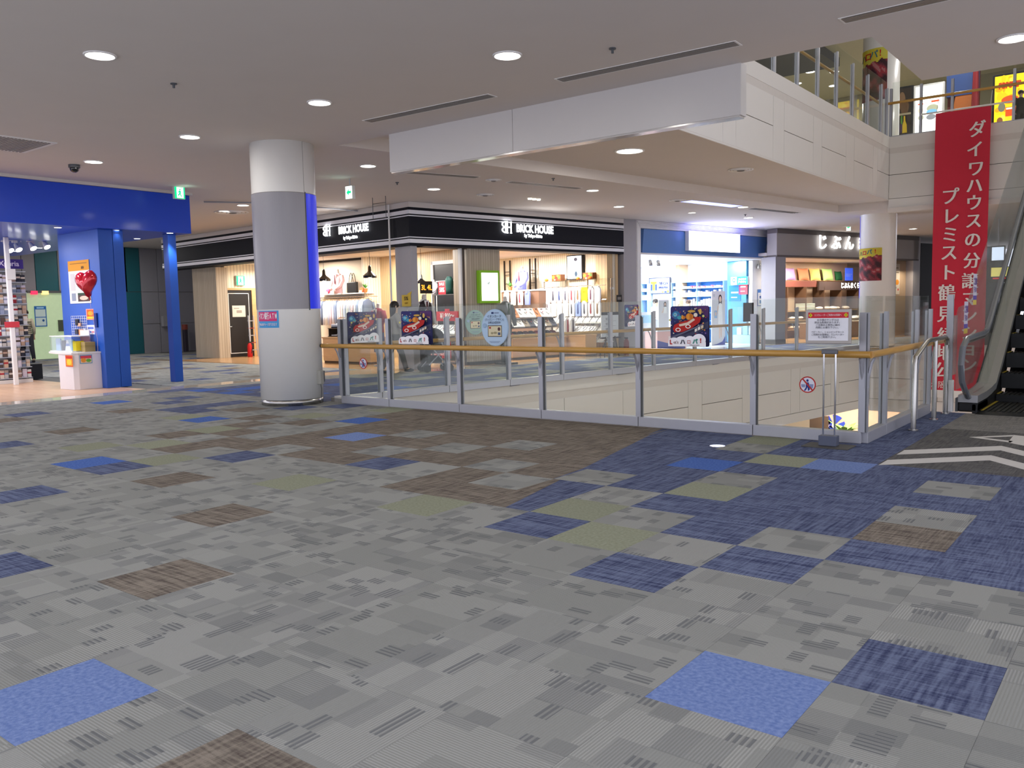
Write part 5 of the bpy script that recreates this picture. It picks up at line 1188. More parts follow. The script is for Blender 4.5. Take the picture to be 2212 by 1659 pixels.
# sale shelf behind the waistcoat
d0, d1 = 1.6, 2.0
bk = thing('sale_board', 'tall black panel with white outline behind the sale shelf', 'panel', FQ((-2.809,0.034)[0], -.08, .004), FQ.rz)
bw_, bz_ = (-1.59,0.071)[0]-(-2.809,0.034)[0], (-2.082,2.655)[1]
MB().box(0,0,0,bw_,.06,bz_).build('panel', M('panel_black', '#24252b', .35), bk)
for b in ((.10,.2,.13,bz_*.82),(bw_-.13,.2,bw_-.10,bz_*.82)): MB().box(b[0],-.012,b[1],b[2],-.001,b[3]).build('white_line', whitep, bk)
MB().box(.10,-.012,bz_*.82,bw_-.10,-.001,bz_*.82+.03).build('white_line', whitep, bk)
MB().box(-.1,-.03,0,-.001,.06,bz_+.1).box(bw_+.001,-.03,0,bw_+.1,.06,bz_+.1).box(-.1,-.03,bz_,bw_+.1,.06,bz_+.1).build('casing', whitep, bk)
s_a, s_b = (-1.986,1.031)[0], (-0.802,1.031)[0]; sz = (-1.428,1.81)[1]
ss = thing('sale_shelf', 'steel frame shelf with red sale signs in the shirt shop', 'shelf', FQ(s_a, -.75, .004), FQ.rz); sw = s_b-s_a
MB().box(0,0,sz-.02,sw,.35,sz).build('top_shelf', P('5a5a5c'), ss)
for x in (.02, sw-.02): MB().box(x-.012,.0,0,x+.012,.03,sz-.02).build('upright', steel, ss)
MB().box(0,-.3,.72,sw,.35,.75).box(0,-.3,.35,sw,.35,.38).build('tray', whitep, ss)
for z in (.42,.15): MB().box(0,-.315,z,sw,-.30,z+.24).build('red_card', P('c8343c'), ss)
for z in (.54,.27): text(ss, 'SALE  SALE', sw/2, z, .13, P('f0d8d8'), -.317, .002)
a_, z_ = (-0.862,1.242)
pb = thing('price_banner', 'red banner with a white price over the sale trays', 'sign', FQ(a_, -1.1, z_), FQ.rz)
w_ = ((-0.395,1.239)[0]-(-1.324,1.245)[0]); h_ = (-0.856,1.372)[1]-(-0.867,1.124)[1]
MB().box(-w_/2,0,-h_/2,w_/2,.01,h_/2).build('board', P('d0303c'), pb); MB().box(-w_*.1,0,h_/2,w_*.1,.01,h_*.75).build('tab', P('d0303c'), pb)
text(pb, '¥1,900～', 0, 0, h_*.78, P('f8f0f0'), -.002, .004, .82)
for k in range(7): folded(FQ, s_a+.1+k*(sw-.2)/6, -.80, .756, ['e8e8ec','d8dce0'][k % 2], '%s white folded shirt along the upper sale tray' % ORD[k], 'folded shirts on the sale trays', 'a03040' if k % 3 == 0 else None, tilt=.8)
for k in range(7): folded(FQ, s_a+.1+k*(sw-.2)/6, -.80, .386, ['d8d0cc','c8ccd4'][k % 2], '%s folded shirt along the lower sale tray' % ORD[k], 'folded shirts on the lower sale tray', tilt=.6)
t = thing('sale_sign', 'red sale sign reading fifty percent on the steel shelf', 'sign', FQ((-1.733,1.842)[0], -.6, sz), FQ.rz); h_ = (-1.718,2.161)[1]-sz
MB().box(-.16,0,0,.16,.02,h_).build('board', P('cc3440'), t); text(t, 'SALE', 0, h_*.8, .11, P('f8e8e8'), -.002, .002); text(t, '50%', 0, h_*.35, .17, P('f8e8e8'), -.002, .004, .8)
t = thing('green_waistcoat', 'dark green waistcoat on a small form on the steel shelf', 'clothes', FQ((-1.404,1.833)[0], -.6, sz), FQ.rz); torso(MB(), .15, .09).build('garment', P('1e4a44'), t, 2).scale = (1,1,.75)
t = thing('size_sign', 'black sign with orange size letters beyond the corner pier', 'sign', FS((1.644,1.843)[0], 1.7, (1.644,1.843)[1]), FS.rz)
MB().box(-.18,0,0,.2,.03,.32).build('board', P('1e1a18'), t); text(t, '3L 4L', .01, .15, .19, P('f0a030', 1.0), -.002, .003, .8)
MB().tube([(0,.02,0),(0,.02,-1.0)], .012, 6).build('pole', steel, t)
bust('pale_shirt_form', 'pale shirt on a small form beside the red sale sign', FQ, (-2.09,1.851)[0], -.6, sz, 'dfe4ee', .55, 'fold', 'e8e8f0')
t = thing('small_rack', 'narrow rack of dark ties behind the waistcoat mannequin', 'rack', FQ((-2.785,1.02)[0], -.45, .004), FQ.rz)
MB().box(-.25,0,0,.25,.3,.05).build('base', black, t); MB().box(-.02,.1,.05,.02,.14,1.5).build('post', steel, t)
for k in range(6): MB().box(-.22+k*.08,.08,.9,-.17+k*.08,.11,1.45).build('tie', P(['5a2a24','3a3a4a','b8782a','2a2a2a','6a3a3a','c89a5a'][k]), t)
# ---- long opening: back rows of shirts
row_m = {c: M('shirt_'+c, '#'+c, .8) for c in shirt_cols}
def front_shirt(c, tie):
    key = 'front_'+c+str(tie)
    if key in base: return dup(base[key], (0,0,0))
    t = thing('display_shirt', '', 'shirt', (0,0,0)); base[key] = t
    MB().plate([(-.10,.0),(.10,.0),(.115,.36),(.055,.45),(-.055,.45),(-.115,.36)], -.03, .03).build('body', M('shirt_'+c, '#'+c, .8), t, bev=.012)
    MB().plate([(-.06,.45),(-.03,.33),(0,.37),(.03,.33),(.06,.45)], -.042, -.03).build('collar', M('shirt_'+c, '#'+c, .8), t)
    MB().plate(ell(0,.415,.032,.035,10), -.036, -.031).build('neckline', P('2a2024'), t)
    if tie: MB().plate([(-.012,.38),(.012,.38),(.028,.10),(0,.06),(-.028,.10)], -.045, -.031).build('tie', P(tie), t)
    return t
bd = -.45
wr = thing('shirt_rack', 'steel wall rack with two rails and trays on the slatted back wall', 'rack', FE((-2.75,0.906)[0], bd, .004), FE.rz)
rw_ = (0.056,0.906)[0]-(-2.75,0.906)[0]
z1_, z2_, z3_ = (-1.228,2.018)[1], (-1.236,1.607)[1], (-1.225,2.209)[1]
for z in (z1_, z2_): MB().tube([(0,0,z),(rw_,0,z)], .012, 6).build('rail', chrome, wr)
MB().box(0,-.05,z3_-.02,rw_,.4,z3_).build('top_shelf', glass_clear, wr)
MB().box(0,.3,0,rw_,.4,.9).build('backing', P('6d6a66'), wr)
for z in (.95,.70,.40): MB().box(0,-.22,z-.02,rw_,.3,z).build('tray', whitep, wr)
for x in (0, rw_/3, 2*rw_/3, rw_): MB().box(x-.012,.2,0,x+.012,.24,z3_).build('upright', steel, wr)
ties = [None,'5a1e2a','3a3a4a',None,'6a4a5a','8a2a34','2a2a3a',None,'7a5a3a','2a3a6a']
for row, z in ((0,z1_),(1,z2_)):
    for k in range(10):
        if row == 0 and k == 7:
            t = thing('yellow_notice', 'bright yellow notice hanging among the displayed shirts', 'notice', (0,0,0)); MB().box(-.12,-.02,0,.12,.0,.44).build('sheet', P('f0d81e'), t); text(t, 'SALE', 0, .3, .07, P('8a7a1e'), -.022)
        else:
            t = front_shirt(['ece9ea','e2dfe2','dcd8de'][(k+row) % 3] if (k, row) != (6,1) else '7a8ac0', ties[(k*3+row) % 10])
            t['label'] = '%s shirt along the %s row of the wall rack, shown front-on' % (ORD[k], ('upper', 'lower')[row]); t['group'] = '%s row of shirts on the wall rack' % ('upper', 'lower')[row]
        t.location = FE((-2.75,0.906)[0]+.15+k*(rw_-.3)/9.6, bd-.02, z-.47); t.rotation_euler = (0,0,FE.rz)
for row, z, g_ in ((0,.95,'upper'),(1,.70,'middle'),(2,.40,'lower')):
    for k in range(10): folded(FE, (-2.75,0.906)[0]+.15+k*(rw_-.3)/9, bd+.02, z+.002, ['efedee','e4e2e6','d8d8dc'][(k+row) % 3], '%s white folded shirt along the %s tray of the wall rack' % (ORD[k], g_), 'folded shirts on the %s tray' % g_, ties[(k*7+row) % 10], 0, .75)
t = thing('screen', 'tall screen with a pale picture on the slatted back wall', 'screen', FE((-1.521,2.237)[0], -.13, (-1.521,2.237)[1]), FE.rz)
w_, h_ = (-1.21,2.225)[0]-(-1.858,2.25)[0], (-1.507,2.97)[1]-(-1.521,2.237)[1]
MB().box(-w_/2,0,0,w_/2,.12,h_).build('housing', P('2a2a2e'), t); art(t, -w_/2+.03, .03, w_-.06, h_-.06, [('r',0,0,1,1,'eef2f6'),('e',.6,.85,.13,.08,'3a3a44'),('p',[(.5,.3),(.75,.3),(.7,.75),(.55,.75)],'8a9ab8'),('e',.62,.2,.1,.12,'2a3a4a'),('r',.1,.1,.4,.14,'a8b0b8')], -.002, 1.4)
for a_, l in (((-2.057,2.228),'patterned gift box on the glass shelf beside the screen'),((-0.733,2.177),'patterned gift box on the glass shelf beyond the screen')):
    t = thing('gift_box', l, 'box', FE(a_[0], -.3, z3_), FE.rz); MB().box(-.2,-.08,0,.2,.1,.2).build('box', P('7a4a2a'), t, bev=.006)
    art(t, -.2, 0, .4, .2, [('e',.2,.6,.15,.25,'d89a2a'),('e',.5,.4,.18,.3,'b8342a'),('e',.8,.6,.15,.3,'5a7a3a'),('e',.65,.8,.1,.15,'e8c84a'),('e',.35,.2,.1,.12,'e8a88a')], -.083)
for a_, l in (((-2.467,2.244),'small orange ornament at the start of the glass shelf'),((-1.112,2.192),'small orange ornament under the screen'),((-0.621,2.173),'small orange ornament before the far gift box')):
    t = MB().sph((0,0,.045),(.07,.05,.045)).build('orange_ornament', P('e0762a'), None, True); t.location = FE(a_[0], -.4, z3_); tag(t, l, 'ornament')
# glass cabinet part at the start of the long opening
nb = struct('trim_4', MB().box(0,0,0,(-2.646,2.903)[0]-(-4.543,3.011)[0],.5,.1), P('4a3a30'), label='dark canopy over the niche in the long opening'); nb.location = FE((-4.536,3.234)[0],-.5,(-3.41,3.134)[1]); nb.rotation_euler = (0,0,FE.rz)
lp = thing('niche_frame', 'dark metal uprights framing the blue shirt niche', 'frame', FE(0, -.12, 0), FE.rz)
for a_ in ((-4.798,2.426)[0], (-4.517,2.415)[0], (-3.546,2.375)[0], (-3.283,2.365)[0]): MB().box(a_-.02,0,.0045,a_+.02,.04,2.98).build('upright', P('2a2420'), lp)
for z in (2.6,2.5,2.2): MB().box((-4.798,2.426)[0],.01,z,(-4.517,2.415)[0],.03,z+.02).box((-3.546,2.375)[0],.01,z,(-3.283,2.365)[0],.03,z+.02).build('crossbar', P('2a2420'), lp)
lt = thing('low_table', 'dark-topped low cabinet under the blue shirt form', 'cabinet', FE((-4.144,0.915)[0], -.8, .004), FE.rz); lw = (-2.395,0.915)[0]-(-4.144,0.915)[0]; lz = (-3.326,1.972)[1]
MB().box(0,0,0,lw,.6,lz-.04).build('body', M('cabinet_brown', '#6b5142', .5), lt); MB().box(-.02,-.02,lz-.04,lw+.02,.6,lz).build('top', whitep, lt)
bust('blue_shirt_torso', 'blue shirt with folded arms on a form in the niche', FE, (-3.488,1.976)[0], -.5, lz+.001, '7a82c8', 1.02, 'fold', 'e4e0e4')
potted(FE, (-4.069,1.993)[0], -.5, lz+.001, 1.0, 'leafy plant in a clay pot beside the blue shirt form')
for k in range(4):
    t = front_shirt(['ece9ea','e2dfe2','ece9ea','6a78b8'][k], [None,None,'8a2a3a',None][k]); t['label'] = '%s front-on shirt before the low cabinet in the niche' % ORD[k]; t['group'] = 'shirts before the low cabinet'
    t.location = FE((-3.889,1.652)[0]+.1+k*.33, -.9, lz-.47); t.rotation_euler = (0,0,FE.rz)
# front tables
fa0, fa1 = (3.778,-0.026)[0], (5.854,-0.142)[0]
table(FS, fa0, fa1, .75, 1.6, .58, 'beech table of ties and shirts before the long opening')
sh2 = thing('tie_stand', 'tiered dark stand of shirts and ties on the beech table', 'stand', FS(fa0+.05, .95, .585), FS.rz); tw = fa1-fa0-.1
for z, d in ((0,-.12),(.26,0),(.52,.2)): MB().box(0,d,z,tw,d+.4,z+.02).build('tier', P('4a3c36'), sh2)
for x in (.02, tw-.02): MB().box(x-.015,.3,.02,x+.015,.34,.52).build('upright', P('3a302a'), sh2)
for z, d, g_, n in ((.605,1.05,'bottom',9),(.865,1.15,'middle',9),(1.125,1.35,'top',9)):
    for k in range(n):
        cc = [['c83a34','2a2e3a','3a3e4e','7a2a34','2a2a30'],['3a3a48','d8d4d0','e8e4e4','8a7a6a'],['ece9ea','e8e4e4','b8784a','d8d4d8']][('bottom','middle','top').index(g_)]
        folded(FS, fa0+.2+k*(tw-.3)/(n-1), d, z+.001, cc[k % len(cc)], '%s folded garment along the %s tier of the dark tie stand' % (ORD[k], g_), 'garments on the %s tier of the tie stand' % g_, 'a02a34' if k % 3 == 1 else None, tilt=(.35,.85,.95)[('bottom','middle','top').index(g_)])
fb0, fb1 = (-0.951,-0.026)[0], -.06
table(FE, fb0, fb1, -1.2, -.75, .62, 'beech drawer block before the wall rack')
for k in range(4): folded(FE, fb0+.16+k*.25, -1.0, .626, ['e8e6ea','d8d4d8'][k % 2], '%s white folded shirt on the beech drawer block' % ORD[k], 'folded shirts on the drawer block', tilt=.7)
for s in (0, 1):
    t = thing('red_shirt_stand', ('leaning white shirt with a red tie at the end of the tie stand', 'leaning white shirt with a dark tie beside the tie stand')[s], 'shirt', FS(fa1+.05+s*.12, .75-.1*s, .61), FS.rz)
    MB().plate([(-.12,.0),(.12,.0),(.10,.42),(.05,.5),(-.05,.5),(-.10,.42)], 0, .06).build('body', row_m['f0eef0'], t, bev=.02); MB().plate([(-.02,.44),(.02,.44),(.035,.1),(0,.05),(-.035,.1)], -.012, -.001).build('tie', P(('a82a34','3a2a3a')[s]), t)
t = thing('hat_form', 'small yellow bottle-shaped ornament on the tie stand', 'ornament', FS((5.12,1.547)[0], 1.5, 1.15), FS.rz); MB().lathe([(.05,0),(.055,.12),(.02,.2),(.025,.26)], n=12).build('body', P('e8dc5a'), t, True)
# easel price board
ea, ez = (6.494,0.255)
t = thing('price_easel', 'white price board on a dark wooden easel before the shirt shop', 'sign stand', FS(ea, -.35, .001), FS.rz)
w_, h_ = (6.875,0.9)[0]-(6.159,0.92)[0], (6.509,1.25)[1]-(6.498,0.544)[1]; z_ = (6.498,0.544)[1]
MB().box(-w_/2,0,z_,w_/2,.02,z_+h_).build('board', P('e4e4e6'), t)
art(t, -w_/2, z_, w_, h_, [('r',0,.88,1,1,'2a2a2c'),('t','オーダー',.5,.94,.08,'e0e0e0'),('t','¥2,900',.42,.72,.13,'4a4a50'),('t','¥3,900',.42,.52,.13,'4a4a50'),('t','¥4,900',.42,.32,.13,'4a4a50'),('r',.15,.64,.85,.65,'8a8a8a'),('r',.15,.44,.85,.45,'8a8a8a'),('t','¥5,900',.42,.10,.11,'4a4a50')], -.001)
for x in (-w_*.42, w_*.42): MB().tube([(x*.6,-.02,z_+.02),(x,-.06,0)], .018, 6).build('leg', P('2c2420'), t)
MB().tube([(0,.05,z_+.1),(0,.4,0)], .018, 6).build('leg', P('2c2420'), t); MB().box(-w_*.55,-.05,z_-.04,w_*.55,.03,z_).build('ledge', P('2c2420'), t)
t = thing('fire_extinguisher', 'red fire extinguisher before the grey pier by the blue shop', 'fire extinguisher', FS((7.356,0.2)[0], -.2, .001), FS.rz)
MB().lathe([(.07,0),(.08,.02),(.08,.36),(.05,.44),(.025,.46)], n=14).build('cylinder', P('7a2226'), t, True); MB().box(-.02,-.05,.46,.02,.06,.5).build('valve', black, t); MB().tube([(.03,.05,.47),(.09,.05,.35),(.09,0,.12)], .012, 6).build('hose', black, t)
stick(FS, (7.265,1.538), (7.51,1.738), .09, 'small dark notice on the tan slatted pier', [('r',0,0,1,1,'3a3836'),('r',.2,.3,.8,.7,'8a8480')])
stick(FS, (6.991,1.901), (7.171,1.968), .09, 'tiny white label on the tan slatted pier', [('r',0,0,1,1,'e0dcd4')])
# yellow hung sign on corner pier
t = thing('discount_sign', 'yellow discount notice with an arrow on the corner pier', 'notice', ((-11.869,1.503)[0], 10.255, (-11.869,1.503)[1]))
w_, h_ = (-11.716,1.5)[0]-(-12.008,1.505)[0], (-11.857,1.775)[1]-(-11.869,1.503)[1]
MB().box(-w_/2,0,0,w_/2,.01,h_).plate([(w_*.1,h_),(w_*.5,h_),(w_*.62,h_*1.3),(w_*.2,h_*1.12)], 0, .01).build('board', P('d8b848'), t); text(t, '5%', 0, h_*.68, h_*.42, P('5a4a2a'), -.002, .003); text(t, 'OFF', 0, h_*.28, h_*.22, P('8a6a2a'), -.002)
# ================================================================ blue contact lens shop
lb, lt = (8.395,3.694), (15.338,3.806)
b0, b1 = 8.061, 15.736          # outer edges of the ribbed white portal
j0, j1 = 8.331, 15.368
port = struct('wall_portal', MB().box(b0,.06,3.72,b1,.4,3.935).box(b0,.06,.004,j0,.4,3.72).box(j1,.06,.004,b1,.4,3.72), whitep, label='white ribbed portal framing the blue shop front'); port.rotation_euler = (0,0,FS.rz); port.location = FS(0,0)
for k in range(5):
    e = .012*k
    struct('portal_rib', MB().box(b0+k*.055,.0+e,.004,b0+k*.055+.045,.1,3.93-k*.042).box(b1-k*.055-.045,.0+e,.004,b1-k*.055,.1,3.93-k*.042).box(b0+k*.055,.0+e,3.93-k*.042-.034,b1-k*.055,.1,3.93-k*.042), whitep, port)
bz0 = (8.464,2.992)[1]
hd = struct('wall_blue_header', MB().plate([(j0+.2,3.71),(j1-.1,3.71),(j1-.42,bz0),(j0+.12,bz0)], .10, .35), M('header_blue', '#5a82bc', .35, var=.03), label='blue header board of the contact lens shop'); hd.rotation_euler = (0,0,FS.rz); hd.location = FS(0,0)
struct('header_edge', MB().box(j0,.06,bz0-.05,j1,.36,bz0), whitep, hd)
r = rect((10.517,3.116), (13.287,3.722))
t = thing('lit_shop_sign', 'white glowing sign box with a pale teal ring on the blue header', 'sign', FS(r[0], -.06, r[2]), FS.rz); w_, h_ = r[1]-r[0], r[3]-r[2]
MB().box(0,.002,0,w_,.15,h_).build('housing', whitep, t)
art(t, 0, 0, w_, h_, [('r',0,0,1,1,'eef2ff'),('e',.335,.55,.052,.30,'bfeee8'),('e',.345,.55,.036,.21,'eef2ff')], -.001, 5)
lamp('AREA', FS((r[0]+r[1])/2, -.5, (r[2]+r[3])/2), 11, (.5,.55,1), 1.8, (PI/2, 0, FS.rz+PI), .6)
lamp('AREA', FS((r[0]+r[1])/2, -.28, 3.5), 42, (.22,.24,1), 2.6, (PI*.93, 0, FS.rz), .3)
D2 = 6.6
FK = Frame(FS(15.49,0)[:2], (.981,-.192))           # the wall closing the lens shop, looked at along the shop
cw = M('clinic_white', '#eceef4', .4, var=.01)
for nm, mb, lb_ in (('wall_lens_back', MB().box(j0-.4,D2,.004,b1-.1,D2+.15,3.0), 'white back wall of the contact lens shop'), ('wall_lens_ceiling', MB().box(j0-.1,.45,2.95,b1-.1,D2,3.05), 'white ceiling of the contact lens shop'), ('wall_lens_side', MB().box(15.49,.76,.004,15.62,D2,2.949), 'white side wall with the lens shelves'), ('wall_lens_left', MB().box(b0-.02,.45,.004,b0+.12,D2,2.95), 'white side wall of the contact lens shop next to the pier')):
    o = struct(nm, mb, cw, label=lb_); o.rotation_euler = (0,0,FS.rz); o.location = FS(0,0)
f0 = 15.334
o = struct('wall_lens_fin', MB().box(15.046,.6,.004,b1-.02,.75,2.94), cw, label='white wall panel at the end of the lens shop opening'); o.rotation_euler = (0,0,FS.rz); o.location = FS(0,0)
for s in (8.7,10.2,11.7,13.2,14.7):
    for q_ in (1.1,3.0,4.9): lamp('AREA', FS(s,q_,2.93), 46, (.94,.97,1), .5)
shb = M('shelf_blue', '#1f6ab4', .4, em=.15)
def lens_shelf(a0, a1, d, zs, label, blue=True):
    t = thing('shelf_unit', label, 'shelf', FK(a0, d, .004), FK.rz); w_ = a1-a0
    MB().box(0,.28,0,w_,.32,zs[-1]).build('back_panel', shb, t)
    for z in zs: MB().box(0,0,z-.02,w_,.28,z).build('shelf', M('shelf_pale', '#9cc4e4', .4), t)
    for k in range(3): MB().box(w_*k/2-.01,0,0,w_*k/2+.01,.28,zs[-1]).build('upright', M('shelf_pale', '#9cc4e4', .4), t)
    return t
sa, sb_ = (-4.31,1.759)[0], (-1.912,1.7)[0]
zz = [.5,.8,1.1,(-2.992,1.342)[1],(-2.992,1.726)[1],(-2.992,2.04)[1],(-2.991,2.284)[1]]
lens_shelf(sa, sb_, -.33, zz, 'blue-backed shelves packed with lens boxes on the back wall')
rb_ = random.Random(9)
def lensbox(a, d, z, w, h, c, grp, label):
    key = 'lens'+c
    if key not in base:
        o = MB().box(-.5,-.06,0,.5,.06,1).box(-.35,-.062,.25,.35,-.06,.7,1).build('lens_box', [P(c), P('c8ccd8')], None); base[key] = o
    else:
        o = base[key].copy(); COL.objects.link(o)
    o.location = FK(a, d, z); o.scale = (w, 1, h); o.rotation_euler = (0,0,FK.rz); tag(o, label, 'box', grp)
for q, (zi, g_) in enumerate(((3,'lower'),(4,'middle'),(5,'upper'))):
    for k in range(20):
        h = (zz[zi+1]-zz[zi])*(rb_.uniform(.45,.8) if q < 2 else rb_.uniform(.25,.4))
        lensbox(sa+.08+k*(sb_-sa-.16)/19, -.2, zz[zi]+.001, (sb_-sa)/26, h, rb_.choice(('e8e6ea','d8d4dc','c8c4c8','b8b0b4')) if q < 2 else rb_.choice(('e8e6f0','d8485a','f0eef4')), 'lens boxes on the %s shelf' % g_, '%s small lens box along the %s blue-backed shelf' % (ORD[k], g_))
t0_, t1_ = (-5.929,1.798)[0], (-5.543,1.789)[0]
lens_shelf(t0_-.2, t1_+.02, -.33, [.6,1.0,(-5.713,1.644)[1],(-5.71,1.979)[1],(-5.707,2.294)[1]], 'narrow blue-backed shelves next to the screen')
for k in range(5):
    lensbox(t0_+.02+k*(t1_-t0_)/5, -.2, (-5.71,1.979)[1]+.001, .08, .12, 'd8dcf4', 'lens boxes next to the screen', '%s pale lens box on the narrow shelves next to the screen' % ORD[k])
    lensbox(t0_+.02+k*(t1_-t0_)/5, -.2, (-5.713,1.644)[1]+.001, .08, .2, 'a8c4cc', 'grey lens boxes next to the screen', '%s grey-green lens box on the narrow shelves next to the screen' % ORD[k])
r = rect((-5.59,1.9), (-4.579,2.49))
t = thing('point_card_screen', 'violet screen advertising points with a yellow and blue letter', 'screen', FK(r[0], -.1, r[2]), FK.rz); w_, h_ = r[1]-r[0], r[3]-r[2]
MB().box(-.03,0,-.03,w_+.03,.06,h_+.03).build('housing', P('4a4e5a'), t)
art(t, 0, 0, w_, h_, [('r',0,0,1,1,'7f8cf0'),('r',.06,.62,.38,.80,'a8b83a'),('r',.15,.2,.29,.80,'a8b83a'),('r',.06,.2,.15,.60,'3a4ac8'),('r',.29,.2,.38,.60,'3a4ac8'),('t','Tポイント',.72,.62,.24,'2a2a3a',.006,.7),('t','が貯まる! 使える!',.70,.36,.13,'2a2a3a',.004,.75),('r',.62,.02,.72,.12,'a8b83a'),('r',.76,.02,.86,.12,'3a4ac8'),('r',.88,.02,.98,.18,'a8b83a')], -.002, .35)
def counter(fr, a0, a1, d0, d1, h, name, label, m_, top=None, cat='counter'):
    t = thing(name, label, cat, fr(a0, d0, .004), fr.rz); w_ = a1-a0
    MB().box(.0,0,0,w_,d1-d0,h-.04).build('body', m_, t, bev=.01); MB().box(-.03,-.03,h-.04,w_+.03,d1-d0+.02,h).build('counter_top', top or cw, t, bev=.006)
    return t
counter(FS, 9.662, 10.781, 1.2, 1.9, .98, 'lens_counter', 'white service counter in the lens shop under the screen', cw)
cm = counter(FS, 9.774-.15, 10.804+.3, .5, 1.0, .62, 'promo_table', 'promotion table with a pink and navy front in the lens shop', P('e8b8b4'))
MB().plate([(0,0),(1.4,0),(1.4,.12),(.7,.16),(0,.30)], -.012, -.001).build('navy_curve', P('2a3c8a'), cm); MB().box(.55,-.012,.30,1.1,-.001,.42).build('label_card', P('f0dcd8'), cm)
t = thing('counter_screen', 'white raised counter panel before the clerk', 'panel', FS(9.561-.1, 1.12, .004), FS.rz); MB().box(0,0,0,.8,.04,1.2).build('board', cw, t); MB().box(.05,-.008,.85,.7,-.001,1.1).build('blue_card', P('a8d0ec'), t)
def cutout(fr, a, d, z, w, h, label, flip=1, panel=True, full=True):
    t = thing('portrait_panel', label, 'poster', fr(a, d, z), fr.rz)
    MB().box(-w/2,0,0,w/2,.02,h).build('board', P('f0f0f6'), t)
    it = [('p',[(.0,0),(1,0),(1,.16),(.8,.06),(.4,.02)],'2a3c9a')] if full else []
    it += [('e',.62,.86,.13,.075,'2a2024'),('r',.50,.74,.74,.86,'2a2024'),('e',.62,.85,.085,.055,'e8c8b4'),('p',[(.48,.55),(.78,.55),(.76,.75),(.66,.78),(.58,.78),(.50,.75)],'f8f8fa'),('p',[(.44,.72),(.52,.74),(.42,.58),(.30,.56),(.30,.60),(.38,.62)],'e8c8b4')]
    if full: it += [('p',[(.46,.36),(.80,.36),(.78,.56),(.48,.56)],'f4f4f8'),('p',[(.54,.12),(.60,.12),(.62,.36),(.54,.36)],'e4c4b0'),('p',[(.68,.14),(.74,.14),(.74,.36),(.66,.36)],'e4c4b0'),('r',.18,.50,.38,.64,'8ab0d8'),('e',.28,.58,.06,.04,'d8b8a8'),('e',.15,.92,.05,.03,'b8c0cc')]
    art(t, -w/2, 0, w, h, it, -.002, .15); return t
cutout(FS, *((13.3,0.085)[0], .8), .004, .78, (13.296,1.858)[1], 'tall white panel with a young woman in white in the lens shop')
cutout(FS, *((10.264,0.809)[0], .75), .625, .52, (10.269,1.58)[1]-.62, 'small portrait panel of a long-haired woman on the promotion table', 1, True, False)
o = struct('wall_lens_column', MB().box((-1.614,2.03)[0],-.5,.004,(-0.814,2.004)[0],-.01,2.94), M('aqua_glass', '#4f93bd', .15), label='pale aqua glass clad pillar inside the lens shop'); o.rotation_euler = (0,0,FK.rz); o.location = FK(0,0)
r = rect((-1.346,2.087), (-0.653,2.374))
t = thing('projecting_sign', 'blue and white sign of the lens shop on the aqua pillar', 'sign', FK(r[0], -.66, r[2]), FK.rz); w_, h_ = r[1]-r[0], r[3]-r[2]
MB().box(0,.001,0,w_,.12,h_).build('housing', whitep, t); art(t, 0, 0, w_, h_, [('r',0,0,.36,1,'e8eef4'),('e',.18,.6,.10,.28,'1e5a7a'),('e',.18,.6,.055,.15,'e8eef4'),('r',.36,0,1,1,'2a96dc'),('t','コンタクトの',.68,.68,.25,'f0f8ff',.004,.75),('t','アイシティ',.68,.34,.32,'f0f8ff',.006,.75),('r',.06,.12,.30,.2,'1e5a7a')], -.001, .9)
for a_, z_, w_, h_, c_, l in (((-1.283,1.686)[0], (-1.283,1.519)[1], .5, .55, '2a70b8', 'blue poster on the aqua pillar under the sign'), ((-0.933,1.677)[0], (-0.934,1.743)[1], .36, .5, 'e0525e', 'red poster on the aqua pillar under the sign')):
    t = thing('pillar_poster', l, 'poster', FK(a_, -.515, z_), FK.rz); MB().box(-w_/2,0,0,w_/2,.01,h_).build('sheet', P(c_, .3), t); MB().box(-w_*.3,-.004,h_*.5,w_*.3,-.001,h_*.6).box(-w_*.3,-.004,h_*.2,w_*.2,-.001,h_*.26).build('print', P('d8e4f0'), t)
gt = thing('glass_showcase', 'glass showcase of aqua boxes beside the aqua pillar', 'showcase', FK((-1.065,0.693)[0], -.95, .004), FK.rz)
MB().box(0,0,0,.9,.3,.3).build('plinth', M('aqua_pale', '#a8cfe0', .4), gt); MB().box(0,0,.3,.9,.006,1.3).box(0,.294,.3,.9,.3,1.3).build('glass', glass_clear, gt)
for k in range(3): MB().box(.1+.25*k,.1,.31,.28+.25*k,.22,.31+.25+.1*(k % 2)).build('packet', P(['e8f0f4','a8d8e4','f0f4f8'][k]), gt)
def spot(fr, a, d, label):
    t = thing('spotlight', label, 'spotlight', fr(a, d, 2.72), fr.rz)
    MB().tube([(0,0,.22),(0,0,.10)], .012, 6).build('stem', steel, t); MB().lathe([(.045,.1),(.07,.06),(.085,-.06),(.075,-.08)], n=14).build('spot_head', steel, t, True)
sp0, sp1 = 9.277, 15.688
for px_, l in ((1404,'first of two spotlights at the start of the lens shop'),(1419,'second of two spotlights at the start of the lens shop'),(1637,'first of three spotlights by the end panel of the lens shop'),(1645,'middle one of three spotlights by the end panel of the lens shop'),(1652,'last of three spotlights by the end panel of the lens shop')):
    spot(FS, sp0 + (sp1-sp0)*(px_-1404)/248, .5, l)
stick(FS, (15.352,1.318), (16.004,1.913), .59, 'white notice with a blue frame on the end panel', [('r',0,0,1,1,'4a7ac0'),('r',.06,.04,.94,.80,'eef0f4'),('t','お知らせ',.5,.89,.10,'e8f0ff',.002),('r',.2,.45,.45,.62,'3a5a9a'),('r',.55,.4,.85,.65,'8aa8d0'),('r',.2,.15,.4,.35,'5a8ac8'),('e',.7,.25,.1,.1,'3a4a6a'),('r',.15,.7,.85,.72,'9ab0d0')])
